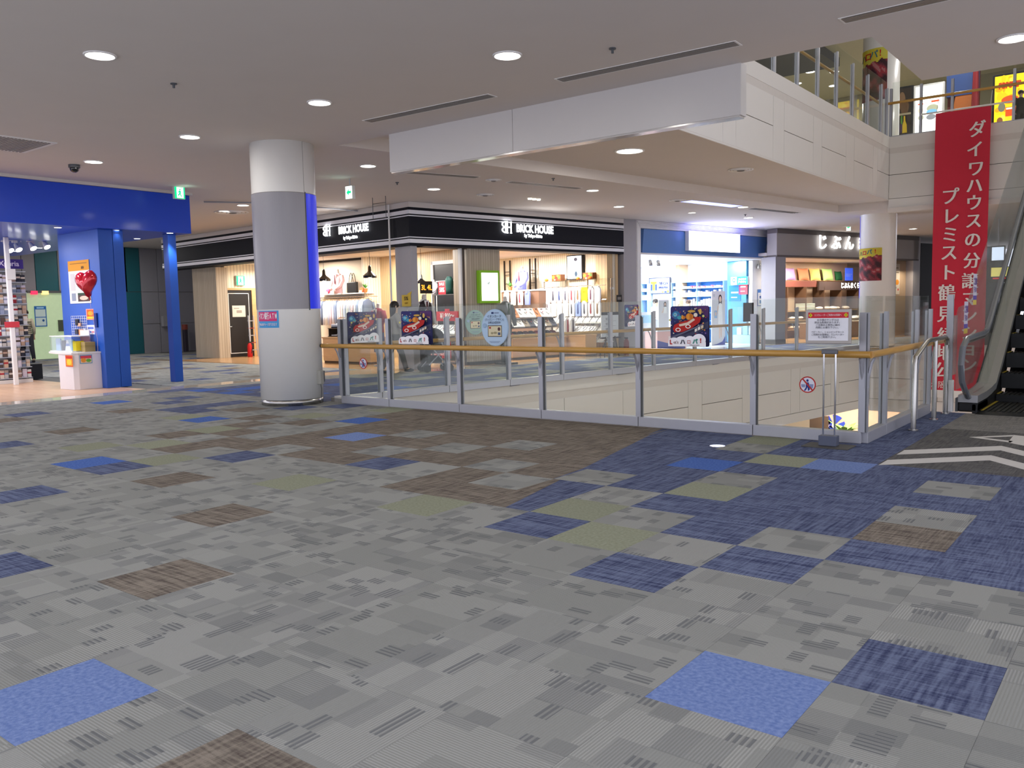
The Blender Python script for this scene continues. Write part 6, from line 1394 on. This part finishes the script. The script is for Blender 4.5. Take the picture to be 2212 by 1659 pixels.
# clerks behind the counters, seen over them
def face(m, z, r_, y=-1):
    m.sph((0,y*r_*.98,z-.01),(.014,.022,.018),8,6)
def person(name, label, loc, rz, h, hair_c, top_c, leg_c, arms, stride=.0, long_hair=False, stripes=None, grp=None, lean=0):
    """one skinned body from a joint skeleton, with hair and clothing over it"""
    t = thing(name, label, 'person', loc, rz, grp); s = h/1.68
    J = {'pel':(0,0,.93,.125),'waist':(0,-.01-lean*.3,1.08,.105),'chest':(0,-.02-lean,1.27,.125),'neck':(0,-.02-lean*1.3,1.42,.05),'chin':(0,-.045-lean*1.4,1.50,.062),'head':(0,-.035-lean*1.5,1.585,.088),'crown':(0,-.02-lean*1.5,1.64,.06)}
    E_ = [('pel','waist'),('waist','chest'),('chest','neck'),('neck','chin'),('chin','head'),('head','crown')]
    for sd, q in ((-1,'l'),(1,'r')):
        st_ = stride*sd
        J['hip'+q] = (sd*.085,0,.86,.092); J['kn'+q] = (sd*.088,-st_*.6-.02*abs(st_),.48,.062); J['an'+q] = (sd*.085,-st_+(.06 if st_ < 0 else 0),.09+(.04 if st_ < 0 else 0),.04); J['to'+q] = (sd*.09,-st_-.14+(.05 if st_ < 0 else 0),.035+(.0 if st_ >= 0 else .0),.036)
        E_ += [('pel','hip'+q),('hip'+q,'kn'+q),('kn'+q,'an'+q),('an'+q,'to'+q)]
        el, wr_ = arms[q]
        J['sh'+q] = (sd*.165,-.02-lean,1.355,.058); J['el'+q] = (sd*el[0],el[1]-lean,el[2],.042); J['wr'+q] = (sd*wr_[0],wr_[1]-lean,wr_[2],.028); 
        d_ = Vector((sd*(wr_[0]-el[0]), wr_[1]-el[1], wr_[2]-el[2])).normalized()*.085
        J['pa'+q] = (sd*wr_[0]+d_.x, wr_[1]-lean+d_.y, wr_[2]+d_.z, .026)
        E_ += [('chest','sh'+q),('sh'+q,'el'+q),('el'+q,'wr'+q),('wr'+q,'pa'+q)]
    K = list(J); me = bpy.data.meshes.new('body')
    me.from_pydata([tuple(c*s for c in J[k][:3]) for k in K], [(K.index(a), K.index(b)) for a, b in E_], [])
    o = bpy.data.objects.new('body', me); COL.objects.link(o); o.parent = t
    o.modifiers.new('skin', 'SKIN'); sv = me.skin_vertices[0].data
    for i, k in enumerate(K): sv[i].radius = (J[k][3]*s, J[k][3]*s); sv[i].use_root = (k == 'pel')
    m_ = o.modifiers.new('sub', 'SUBSURF'); m_.levels = 1; m_.render_levels = 2
    dg = bpy.context.evaluated_depsgraph_get(); bpy.context.view_layer.update()
    nm = bpy.data.meshes.new_from_object(o.evaluated_get(dg)); o.modifiers.clear(); o.data = nm
    nm.materials.clear(); nm.materials.append(skin); nm.polygons.foreach_set('use_smooth', [True]*len(nm.polygons))
    hx, hy, hz = (c*s for c in J['head'][:3])
    f = MB().sph((hx,hy-.098*s,hz-.025*s),(.013*s,.02*s,.02*s),8,6); f.build('nose', skin, t, True)
    e_ = MB()
    for sd in (-1, 1): e_.sph((sd*.034*s,hy-.083*s,hz+.008*s),(.012*s,.008*s,.008*s),8,6)
    e_.build('eyes', black, t, True)['kind'] = 'stuff'
    MB().sph((0,hy-.084*s,hz-.062*s),(.024*s,.008*s,.007*s),8,6).build('mouth', P('a8584a'), t, True)
    for sd in (-1, 1): MB().sph((sd*.090*s,hy+.005*s,hz-.01*s),(.012*s,.02*s,.032*s),8,6).build('ear', skin, t, True)
    hm = MB().sph((0,hy+.018*s,hz+.028*s),(.103*s,.108*s,.098*s),16,10)
    if long_hair: hm.loft([(0,hy+.045*s,hz+.05*s,.10*s,.085*s),(0,hy+.06*s,hz-.1*s,.105*s,.075*s),(0,hy+.075*s,hz-.28*s,.10*s,.05*s),(0,hy+.08*s,hz-.36*s,.06*s,.03*s)], 14)
    hm.build('hair', hair_c, t, 2)
    lx = lean
    tm = M('cloth_'+top_c, '#'+top_c, .85, var=.06)
    top = MB().loft([(0,0,.80*s,.165*s,.135*s),(0,-.005-lx*.2,.98*s,.155*s,.125*s),(0,-.01-lx*.5,1.12*s,.148*s,.12*s),(0,-.02-lx,1.28*s,.17*s,.135*s),(0,-.02-lx,1.37*s,.15*s,.10*s),(0,-.02-lx*1.2,1.425*s,.07*s,.062*s)], 18)
    top.build('top', tm, t, 2)
    if stripes:
        for k in range(8): MB().loft([(0,-.01-lx*(.2+.1*k),(.84+.065*k)*s,.168*s,.137*s),(0,-.01-lx*(.2+.1*k),(.865+.065*k)*s,.168*s,.137*s)], 18).build('stripe', P(stripes), t, 2)
    for q, sd in (('l',-1),('r',1)):
        pts = [Vector(J[k+q][:3])*s for k in ('sh','el','wr')]; pts[2] = pts[1].lerp(pts[2], .8)
        MB().tube([pts[0]+Vector((-sd*.03,0,.02)), pts[0], pts[1], pts[2]], [.06*s,.068*s,.055*s,.045*s], 12).build('sleeve', tm, t, 2)
        hp = [Vector(J[k+q][:3])*s for k in ('hip','kn','an')]
        MB().tube([hp[0]+Vector((0,0,.06)), hp[0], hp[1], hp[2]], [.10*s,.105*s,.075*s,.058*s], 12).build('trouser_leg', M('cloth_'+leg_c, '#'+leg_c, .85), t, 2)
        a_, b_ = Vector(J['an'+q][:3])*s, Vector(J['to'+q][:3])*s
        MB().sph(((a_.x+b_.x)/2, (a_.y+b_.y)/2, min(a_.z,b_.z)+.012), (.05*s,.125*s,.045*s), 12, 8).build('shoe', black, t, True)
        # fingers and thumb on the palm
        pa, wv = Vector(J['pa'+q][:3])*s, (Vector(J['pa'+q][:3])-Vector(J['wr'+q][:3])).normalized()
        side = Vector((sd,0,0)) if abs(wv.z) > .6 else Vector((0,0,1)); side = (side - wv*side.dot(wv)).normalized(); nrm = wv.cross(side)
        hd_ = MB()
        for k, L in enumerate((.055,.07,.074,.06)):
            b_ = pa + side*((k-1.5)*.017*s) - wv*.005; m1 = b_ + wv*L*.55*s; m2 = m1 + (wv*.7-nrm*.6*sd)*L*.5*s
            hd_.tube([b_, m1, m2], [.0095*s,.009*s,.007*s], 6)
        b_ = pa - side*.024*s - wv*.05*s; hd_.tube([b_, b_-side*.03*s+wv*.022*s, b_-side*.034*s+wv*.055*s], [.011*s,.010*s,.008*s], 6)
        hd_.build('fingers', skin, t, 2)['kind'] = 'stuff'
    return t
A_down = {'l':((.215,.02,1.10),(.22,-.06,.87)), 'r':((.215,.02,1.10),(.22,-.06,.87))}
A_push = {'l':((.20,-.10,1.12),(.17,-.34,1.05)), 'r':((.20,-.10,1.12),(.17,-.34,1.05))}
A_desk = {'l':((.23,-.08,1.10),(.14,-.30,1.02)), 'r':((.23,-.08,1.10),(.14,-.30,1.02))}
def at_rz(dx, dy): return math.atan2(dx, -dy)        # a figure faces its own -y
w0 = (-11.34,9.32)
person('person', 'dark-haired woman in a pale grey top pushing a dark pushchair', (w0[0], w0[1], .0), at_rz(.5,.85), 1.60, hair_m, 'a8a29c', '6a6866', A_push, .28, True)
pc = thing('pushchair', 'dark pushchair rolled along before the corner pier', 'pushchair', (w0[0]+.52, w0[1]+.80, 0), at_rz(.5,.85))
dk = M('pushchair_black', '#20222a', .7)
MB().loft([(0,.05,.42,.20,.22),(0,0,.55,.22,.26),(0,.03,.72,.21,.22)], 14).build('seat', dk, pc, 2)
MB().sph((0,.06,.78),(.23,.26,.22),16,10).build('hood', dk, pc, True)
for s in (-1, 1):
    MB().tube([(s*.22,.5,1.0),(s*.22,.2,.6),(s*.22,-.22,.10)], .014, 8).build('frame_bar', alu, pc, True); MB().tube([(s*.22,-.02,.42),(s*.22,.3,.1)], .014, 8).build('frame_bar', alu, pc, True)
    for y in (-.24,.30): MB().lathe([(.05,-.015),(.09,-.02),(.09,.02),(.05,.015)], n=16).build('wheel', rubber, pc, True).matrix_local = Matrix.Translation((s*.24,y,.09)) @ Matrix.Rotation(PI/2, 4, 'Y')
MB().tube([(-.22,.5,1.0),(.22,.5,1.0)], .018, 8).build('push_handle', rubber, pc, True)
MB().box(-.16,-.08,.2,.16,.2,.36).build('basket', dk, pc)
p0_ = (-28.49,8.97)
person('person', 'dark-haired person in a striped top walking in the alley past the accessory rack', (p0_[0]+2.2, p0_[1]-1.3, 0), at_rz(-1,.2), 1.66, hair_m, 'b8b09a', '23242c', A_down, .30, False, '3a3834')
person('person', 'black-haired clerk standing behind the white lens counter', FS(11.599, 2.2, .0), FS.rz, 1.62, hair_m, 'e8e8f0', '2a2c3a', A_desk)
person('person', 'brown-haired clerk before the shelves of lens boxes', FS(14.224, 2.8, .0), FS.rz, 1.58, brown_hair, 'e4e4ec', '2a2c3a', A_desk)
u0 = (-0.894,6.071)
person('person', 'child in black standing before the yellow poster on the storey above', (u0[0], 22.3, 5.7), 0.4, 1.16, hair_m, '16161a', '18181c', A_down)
# ================================================================ pillow shop
ff = struct('wall_pillow_fascia', MB().box(.0,0,(0.304,3.041)[1],(8.863,3.959)[0],.4,3.78), M('pillow_grey', '#a9a39f', .5, var=.02), label='grey fascia of the pillow shop'); ff.location = FT(0,0); ff.rotation_euler = (0,0,FT.rz)
zf0 = (0.304,3.041)[1]
struct('dark_trim', MB().box(.0,-.02,3.78,(8.863,3.959)[0],.4,3.93).box(0,-.015,zf0-.06,(8.863,3.959)[0],.4,zf0-.001), P('6a6360'), ff)
t = thing('pillow_sign', 'white lit writing of the pillow shop on the grey fascia', 'sign', FT(0, -.03, 0), FT.rz)
for ch, px_ in (('じ',(2.435,3.505)),('ぶ',(3.258,3.511)),('ん',(4.05,3.516)),('ま',(4.866,3.521))): text(t, ch, px_[0], px_[1], .56, P('ffffff', 2.2), -.03, .006, 1.05, .02)
pa_, pb_ = (4.05,3.516)[0], (4.866,3.521)[0]
for k, ch in enumerate('くら'): text(t, ch, pb_+(k+1)*(pb_-pa_), (4.866,3.521)[1], .56, P('ffffff', 2.2), -.03, .006, 1.05, .02)
for nm, x0, x1, y0, y1, z0, z1, m_, l in (('wall_pillow_pier', -.05, (0.49,2.271)[0], 0, .6, .004, zf0-.061, pier, 'grey pier between blue shop and pillow shop'), ('wall_pillow_back', 0, 16, 4.5, 4.7, .004, 3.2, M('pillow_wall', '#c9a888', .6), 'warm back wall of the pillow shop'), ('wall_pillow_ceiling', 0, 16, .41, 4.5, zf0, zf0+.1, ceil_m, 'ceiling of the pillow shop'),
   ('wall_pillow_end', (7.745,2.314)[0], (9.017,2.32)[0], .3, .5, .004, zf0-.061, M('pillow_end', '#cdb295', .6), 'beige wall panel at the end of the pillow shop'), ('wall_pillow_end_pier', (8.491,2.305)[0], (9,2.307)[0], 0, .6, .004, 3.93, pier, 'grey pier at the far end of the pillow shop'), ('wall_dark_panel', (9.213,2.312)[0], (10.194,2.317)[0]+6, .1, .5, .004, 3.7, P('2a2b2e'), 'dark closed shop front beyond the pillow shop')):
    o = struct(nm, MB().box(x0,y0,z0,x1,y1,z1), m_, label=l); o.location = FT(0,0); o.rotation_euler = (0,0,FT.rz)
o = struct('wall_far_white', MB().box(-1,9.5,.004,30,9.8,3.93), white_wall, label='far pale mall wall past the shops'); o.location = FT(12,-9.5); o.rotation_euler = (0,0,FT.rz-PI/2.6)
struct('skirting_block', MB().box(-.06,-.02,.004,(0.49,2.271)[0]+.01,.6,.16), P('4a4644'), bpy.data.objects['wall_pillow_pier'])
for s, pw in ((1.6,60),(4,80),(6.5,60)): lamp('AREA', FT(s,1.6,zf0-.02), pw*1.6, (1,.90,.78), .5)
lamp('AREA', FT(8.0,-.3,2.6), 10, (1,.85,.65), .8)
def tp(px, py, d): return T_[(px, py, d)]
sd_ = 2.6
u0_, u1_ = (3.93,2.177), (8.679,2.18)
su = thing('pillow_shelf', 'dark shelf wall of the pillow shop with a brick-patterned band', 'shelf', FT(u0_[0], sd_, .004), FT.rz); uw = u1_[0]-u0_[0]
zt_, zb_ = (4.891,2.288)[1], (4.895,2.03)[1]
MB().box(0,.0,zb_,uw*.42,.06,zt_-.02).build('brick_band', M('band_brown', '#7a4236', .7, var=.3, scale=60), su)
MB().box(0,.0,zt_-.02,uw,.5,zt_).build('board', P('8a6a4a'), su); MB().box(0,.45,0,uw,.5,zt_+.9).build('backing', M('shelf_back_beige', '#cbb096', .6), su)
for z in (.35,.72,1.08): MB().box(0,-.1,z-.03,uw,.44,z).build('board', P('a8845a'), su)
for k in range(5): MB().box(uw*k/4-.02,-.1,0,uw*k/4+.02,.44,zb_).build('upright', P('5a4230'), su)
cd = thing('inner_sign', 'small lit pillow shop sign inside over the shelf', 'sign', FT((6.9,2.061)[0], 2.5, (7.869,1.944)[1]), FT.rz); w_ = (9.272,2.058)[0]-(6.9,2.061)[0]; h_ = (7.863,2.195)[1]-(7.869,1.944)[1]
MB().box(-w_*.4,0,-.05,w_,.08,h_+.05).build('board', P('4a3c38'), cd); text(cd, 'じぶんまくら', w_*.5, h_*.5, h_*1.0, P('fff8f0', 4), -.002, .006, .9)
def cushion(fr, a, d, z, w, h, c, label, tilt=-.2, grp=None, cat='cushion', name='cushion'):
    m = MB(); n = 10
    for s in (-1, 1):
        b_ = len(m.v)
        for i in range(n+1):
            for j in range(n+1):
                u, v = 2*i/n-1, 2*j/n-1; pin = 1-.10*(1-u*u)*abs(v)**3*0
                x = u*w/2*(1-.10*(1-v*v)); y_ = v*h/2*(1-.10*(1-u*u)); th = .09*((1-u**4)*(1-v**4))**.6
                m.v.append((x, s*th, h/2+y_))
        for i in range(n):
            for j in range(n):
                q = (b_+i*(n+1)+j, b_+(i+1)*(n+1)+j, b_+(i+1)*(n+1)+j+1, b_+i*(n+1)+j+1); m.f.append(q if s < 0 else q[::-1]); m.m.append(0)
    o = m.build(name, M('cush_'+c, '#'+c, .85, var=.05), None, 2); o.location = fr(a, d, z); o.rotation_euler = (tilt, 0, fr.rz); return tag(o, label, cat, grp)
for px_, c, l in (((4.475,2.329),'b08cba','lilac cushion leaning on the pillow shop shelf'),((5.365,2.332),'d88c62','orange cushion leaning on the pillow shop shelf'),((6.128,2.334),'dcbc6c','golden yellow cushion leaning on the pillow shop shelf'),((6.974,2.337),'a6c878','lime green cushion leaning on the pillow shop shelf')):
    cushion(FT, px_[0], 2.78, zt_+.005, .70, .52, c, l)
cushion(FT, (7.969,2.346)[0], 2.95, zt_+.005, .46, .42, '2a6a3a', 'dark green cushion behind the blue board')
t = thing('blue_board', 'bright blue board standing on the pillow shop shelf', 'board', FT((7.926,2.291)[0], 2.45, zt_+.002), FT.rz); MB().box(-.26,0,0,.26,.03,.52).build('board', P('3a5ad8', .5), t); MB().box(-.22,-.003,.25,.2,-.001,.27).box(-.22,-.003,.18,.1,-.001,.2).build('print', P('8aa0e8'), t)
for k in range(5):
    o = MB().box(-.35,-.22,0,.35,.22,.055).build('folded_mat', P(['c8ccc0','b8bcb0','d8d4c8'][k % 3]), None, bev=.02); o.location = FT((5.398,1.66)[0], 2.75, 1.085+k*.058); o.rotation_euler = (0,0,FT.rz); tag(o, '%s folded bedding from the bottom of the stack under the brick band' % ORD[k], 'bedding', 'folded bedding stack under the brick band')
for row, z, n, cc in (('upper', 1.085, 5, ['e8e0d8','d8c8c0','f0ece8','c8b8b0','e8d8c8']), ('middle', .725, 8, ['f0ece6','e4dcd4','d8d0c8']), ('lower', .355, 8, ['e8c8b0','f0e0d0','e0d0c0'])):
    for k in range(n):
        a_ = u0_[0]+(.45 if row != 'upper' else uw*.5)+k*(uw-.6-(uw*.42 if row == 'upper' else 0))/n
        o = MB().sph((0,0,.075),(.24,.17,.075),12,8).build('pillow', M('pillow_'+cc[k % len(cc)], '#'+cc[k % len(cc)], .85), None, True); o.location = FT(a_, sd_+.1, z+.002); o.rotation_euler = (0,0,FT.rz); tag(o, '%s pale pillow lying along the %s board of the pillow shelf' % (ORD[k], row), 'pillow', 'pillows on the %s board' % row)
sb2 = thing('counter_display', 'long low counter of pale linen before the pillow shelf', 'counter', FT(u0_[0]-.2, 1.2, .004), FT.rz)
MB().box(0,0,0,4.5,.6,.6).build('body', P('8a6a4a'), sb2); MB().box(-.02,-.02,.6,4.52,.62,.64).build('counter_top', P('d8c8b4'), sb2)
for k in range(9): cushion(FT, u0_[0]+.1+k*.48, 1.45, .65, .42, .22, ['f0ece8','e8d8cc','f4f0ec'][k % 3], '%s small pale pillow standing along the low counter' % ORD[k], -.5, 'pillows on the long counter', 'pillow', 'pillow')
t = thing('suspended_rods', 'thin metal rods hanging from the pillow shop ceiling', 'rods', FT(u0_[0], 2.4, 0), FT.rz)
for f in (.12,.22,.62,.70,.80): MB().tube([(uw*f,0,zt_+.9),(uw*f,0,zf0-.002)], .012, 6).build('rod', steel, t)
stick(FT, (7.684,1.656), (8.035,2.861), .29, 'tall narrow paper poster with an orange dot on the beige panel', [('r',0,0,1,1,'e4d8c8'),('e',.5,.4,.35,.09,'e89a3a'),('r',.2,.7,.8,.73,'8a7a6a'),('r',.2,.85,.7,.88,'8a7a6a'),('e',.7,.16,.12,.04,'d8484a'),('e',.3,.22,.1,.03,'a8a8a0')])
stick(FL, (19.586,0.614), (19.89,1.504), -.03, 'narrow white notice strip hanging by the far railing end', [('r',0,0,1,1,'e0dee0'),('r',.3,.55,.7,.8,'c87a84'),('r',.3,.1,.6,.5,'8a8a94')])
t = thing('info_kiosk', 'dark screen kiosk standing beyond the far railing end', 'kiosk', (-5.281,25.528)+(.002,), FL.rz)
MB().box(-.3,0,0,.3,.2,.9).build('body', M('kiosk_grey', '#7c8888', .5), t); MB().box(-.32,.0,.9,.32,.15,1.75).build('screen', P('23272e'), t)
# ================================================================ glimpse of the storey below
x_ = ((-8.034,-3.024)[0], (-6.304,-2.916)[0]+1)
lw = struct('wall_lower_shop', MB().box(x_[0],29,-5.74,x_[1],29.2,-1.81), M('lower_pink', '#e8c4ac', .6), label='peach lit shop wall on the storey below')
lamp('AREA', (x_[0]+1, 27, -1.85), 200, (1,.86,.72), 1); lamp('AREA', (x_[0]+4, 27, -1.85), 120, (1,.86,.72), 1)
for s, pw in ((4,70),(-2,60)): lamp('AREA', (s,14,-2.4), pw*.5, (1,.88,.72), 3)
lamp('AREA', (-4,7,-2.6), 25, (1,.95,.85), 1)
def flower(px, s, l):
    t = thing('flower_ornament', l, 'wall ornament', (px[0], 28.985, px[1]))
    for k in range(5): MB().plate([(0,0)]+[(s*math.cos(a), s*math.sin(a)) for a in (k*1.2566-.45, k*1.2566-.2, k*1.2566+.2, k*1.2566+.45)], -.01, 0).build('petal', P('3a4ec8'), t)
    MB().plate(ell(0,0,s*.22,s*.22,10), -.016, -.01).build('centre', P('e8e0f0'), t); MB().box(-.015,-.008,-s*2.2,.015,0,-s*.3).build('stalk', P('6a7ac0'), t)
flower((-7.619,-3.338), .42, 'large blue flower on the peach wall below'); flower((-7.864,-3.373), .24, 'small blue flower on the peach wall below')
t = thing('leafy_plant', 'big pointed green leaves of a plant on the storey below', 'plant', ((-6.622,-3.347)[0], 27, -5.745))
zt2 = (-6.622,-3.347)[1]+5.745
MB().lathe([(.2,0),(.28,.5),(.26,.5)], n=16).build('pot', P('6a5a4a'), t, True); MB().cyl(0,0,.5,max(.6,zt2),.05).build('stem', P('5a6a3a'), t, True)
for k in range(11):
    a = k*.61; L = .62+.12*(k % 3); m = MB(); dx, dy = math.cos(a)*.75, math.sin(a)*.75
    zb = max(.55,zt2-.1); md = (dx*L*.5, dy*L*.5, zb+L*.45); w_ = .11
    m.add([(0,0,zb),(md[0]-math.sin(a)*w_,md[1]+math.cos(a)*w_,md[2]),(dx*L,dy*L,zb+L*.55+.1*(k % 2)),(md[0]+math.sin(a)*w_,md[1]-math.cos(a)*w_,md[2]),(md[0],md[1],md[2]-.03)], [(0,1,4),(1,2,4),(2,3,4),(3,0,4)]).build('leaf', P('5a8a3a'), t)
t = thing('bag_shelf', 'dark shelf with brown bags on the storey below', 'shelf', ((-7.971,-3.349)[0], 28, -5.745))
zz2 = (-7.976,-2.907)[1]+5.745
MB().box(-.35,0,0,.35,.3,.1).box(-.35,.25,0,.35,.3,zz2).build('back', P('4a3a2e'), t)
for z in (zz2-.9, zz2-1.8): MB().box(-.35,-.1,z,.35,.25,z+.05).build('board', P('6a5038'), t)
for k in range(2): MB().box(-.32+k*.34,-.05,zz2-.85,-.04+k*.34,.15,zz2-.45).build('bag', P(['7a5a3a','a88a5a','5a4230','c8a878'][k]), t, bev=.03)
t = thing('green_light_strip', 'pale green glowing strip under the void edge below', 'light strip', (LB_[0]-1.6, 16, -1.84)); MB().box(-.05,-3.2,0,.05,3.5,.035).build('tube', P('cfe89a', 1.5), t)
# downlights added to brighten the dark alley
for x, y, l in ((-24.5, 7.5, 'added round downlight deep in the alley'), (-19.5, 7.9, 'added round downlight in the alley beside the sign band'), (-26, 10.5, 'added round downlight at the end of the alley'), (-16, 8.2, 'added round downlight at the mouth of the alley')):
    downlight(x, y, CZ, .13, l, 42)
finish_texts()
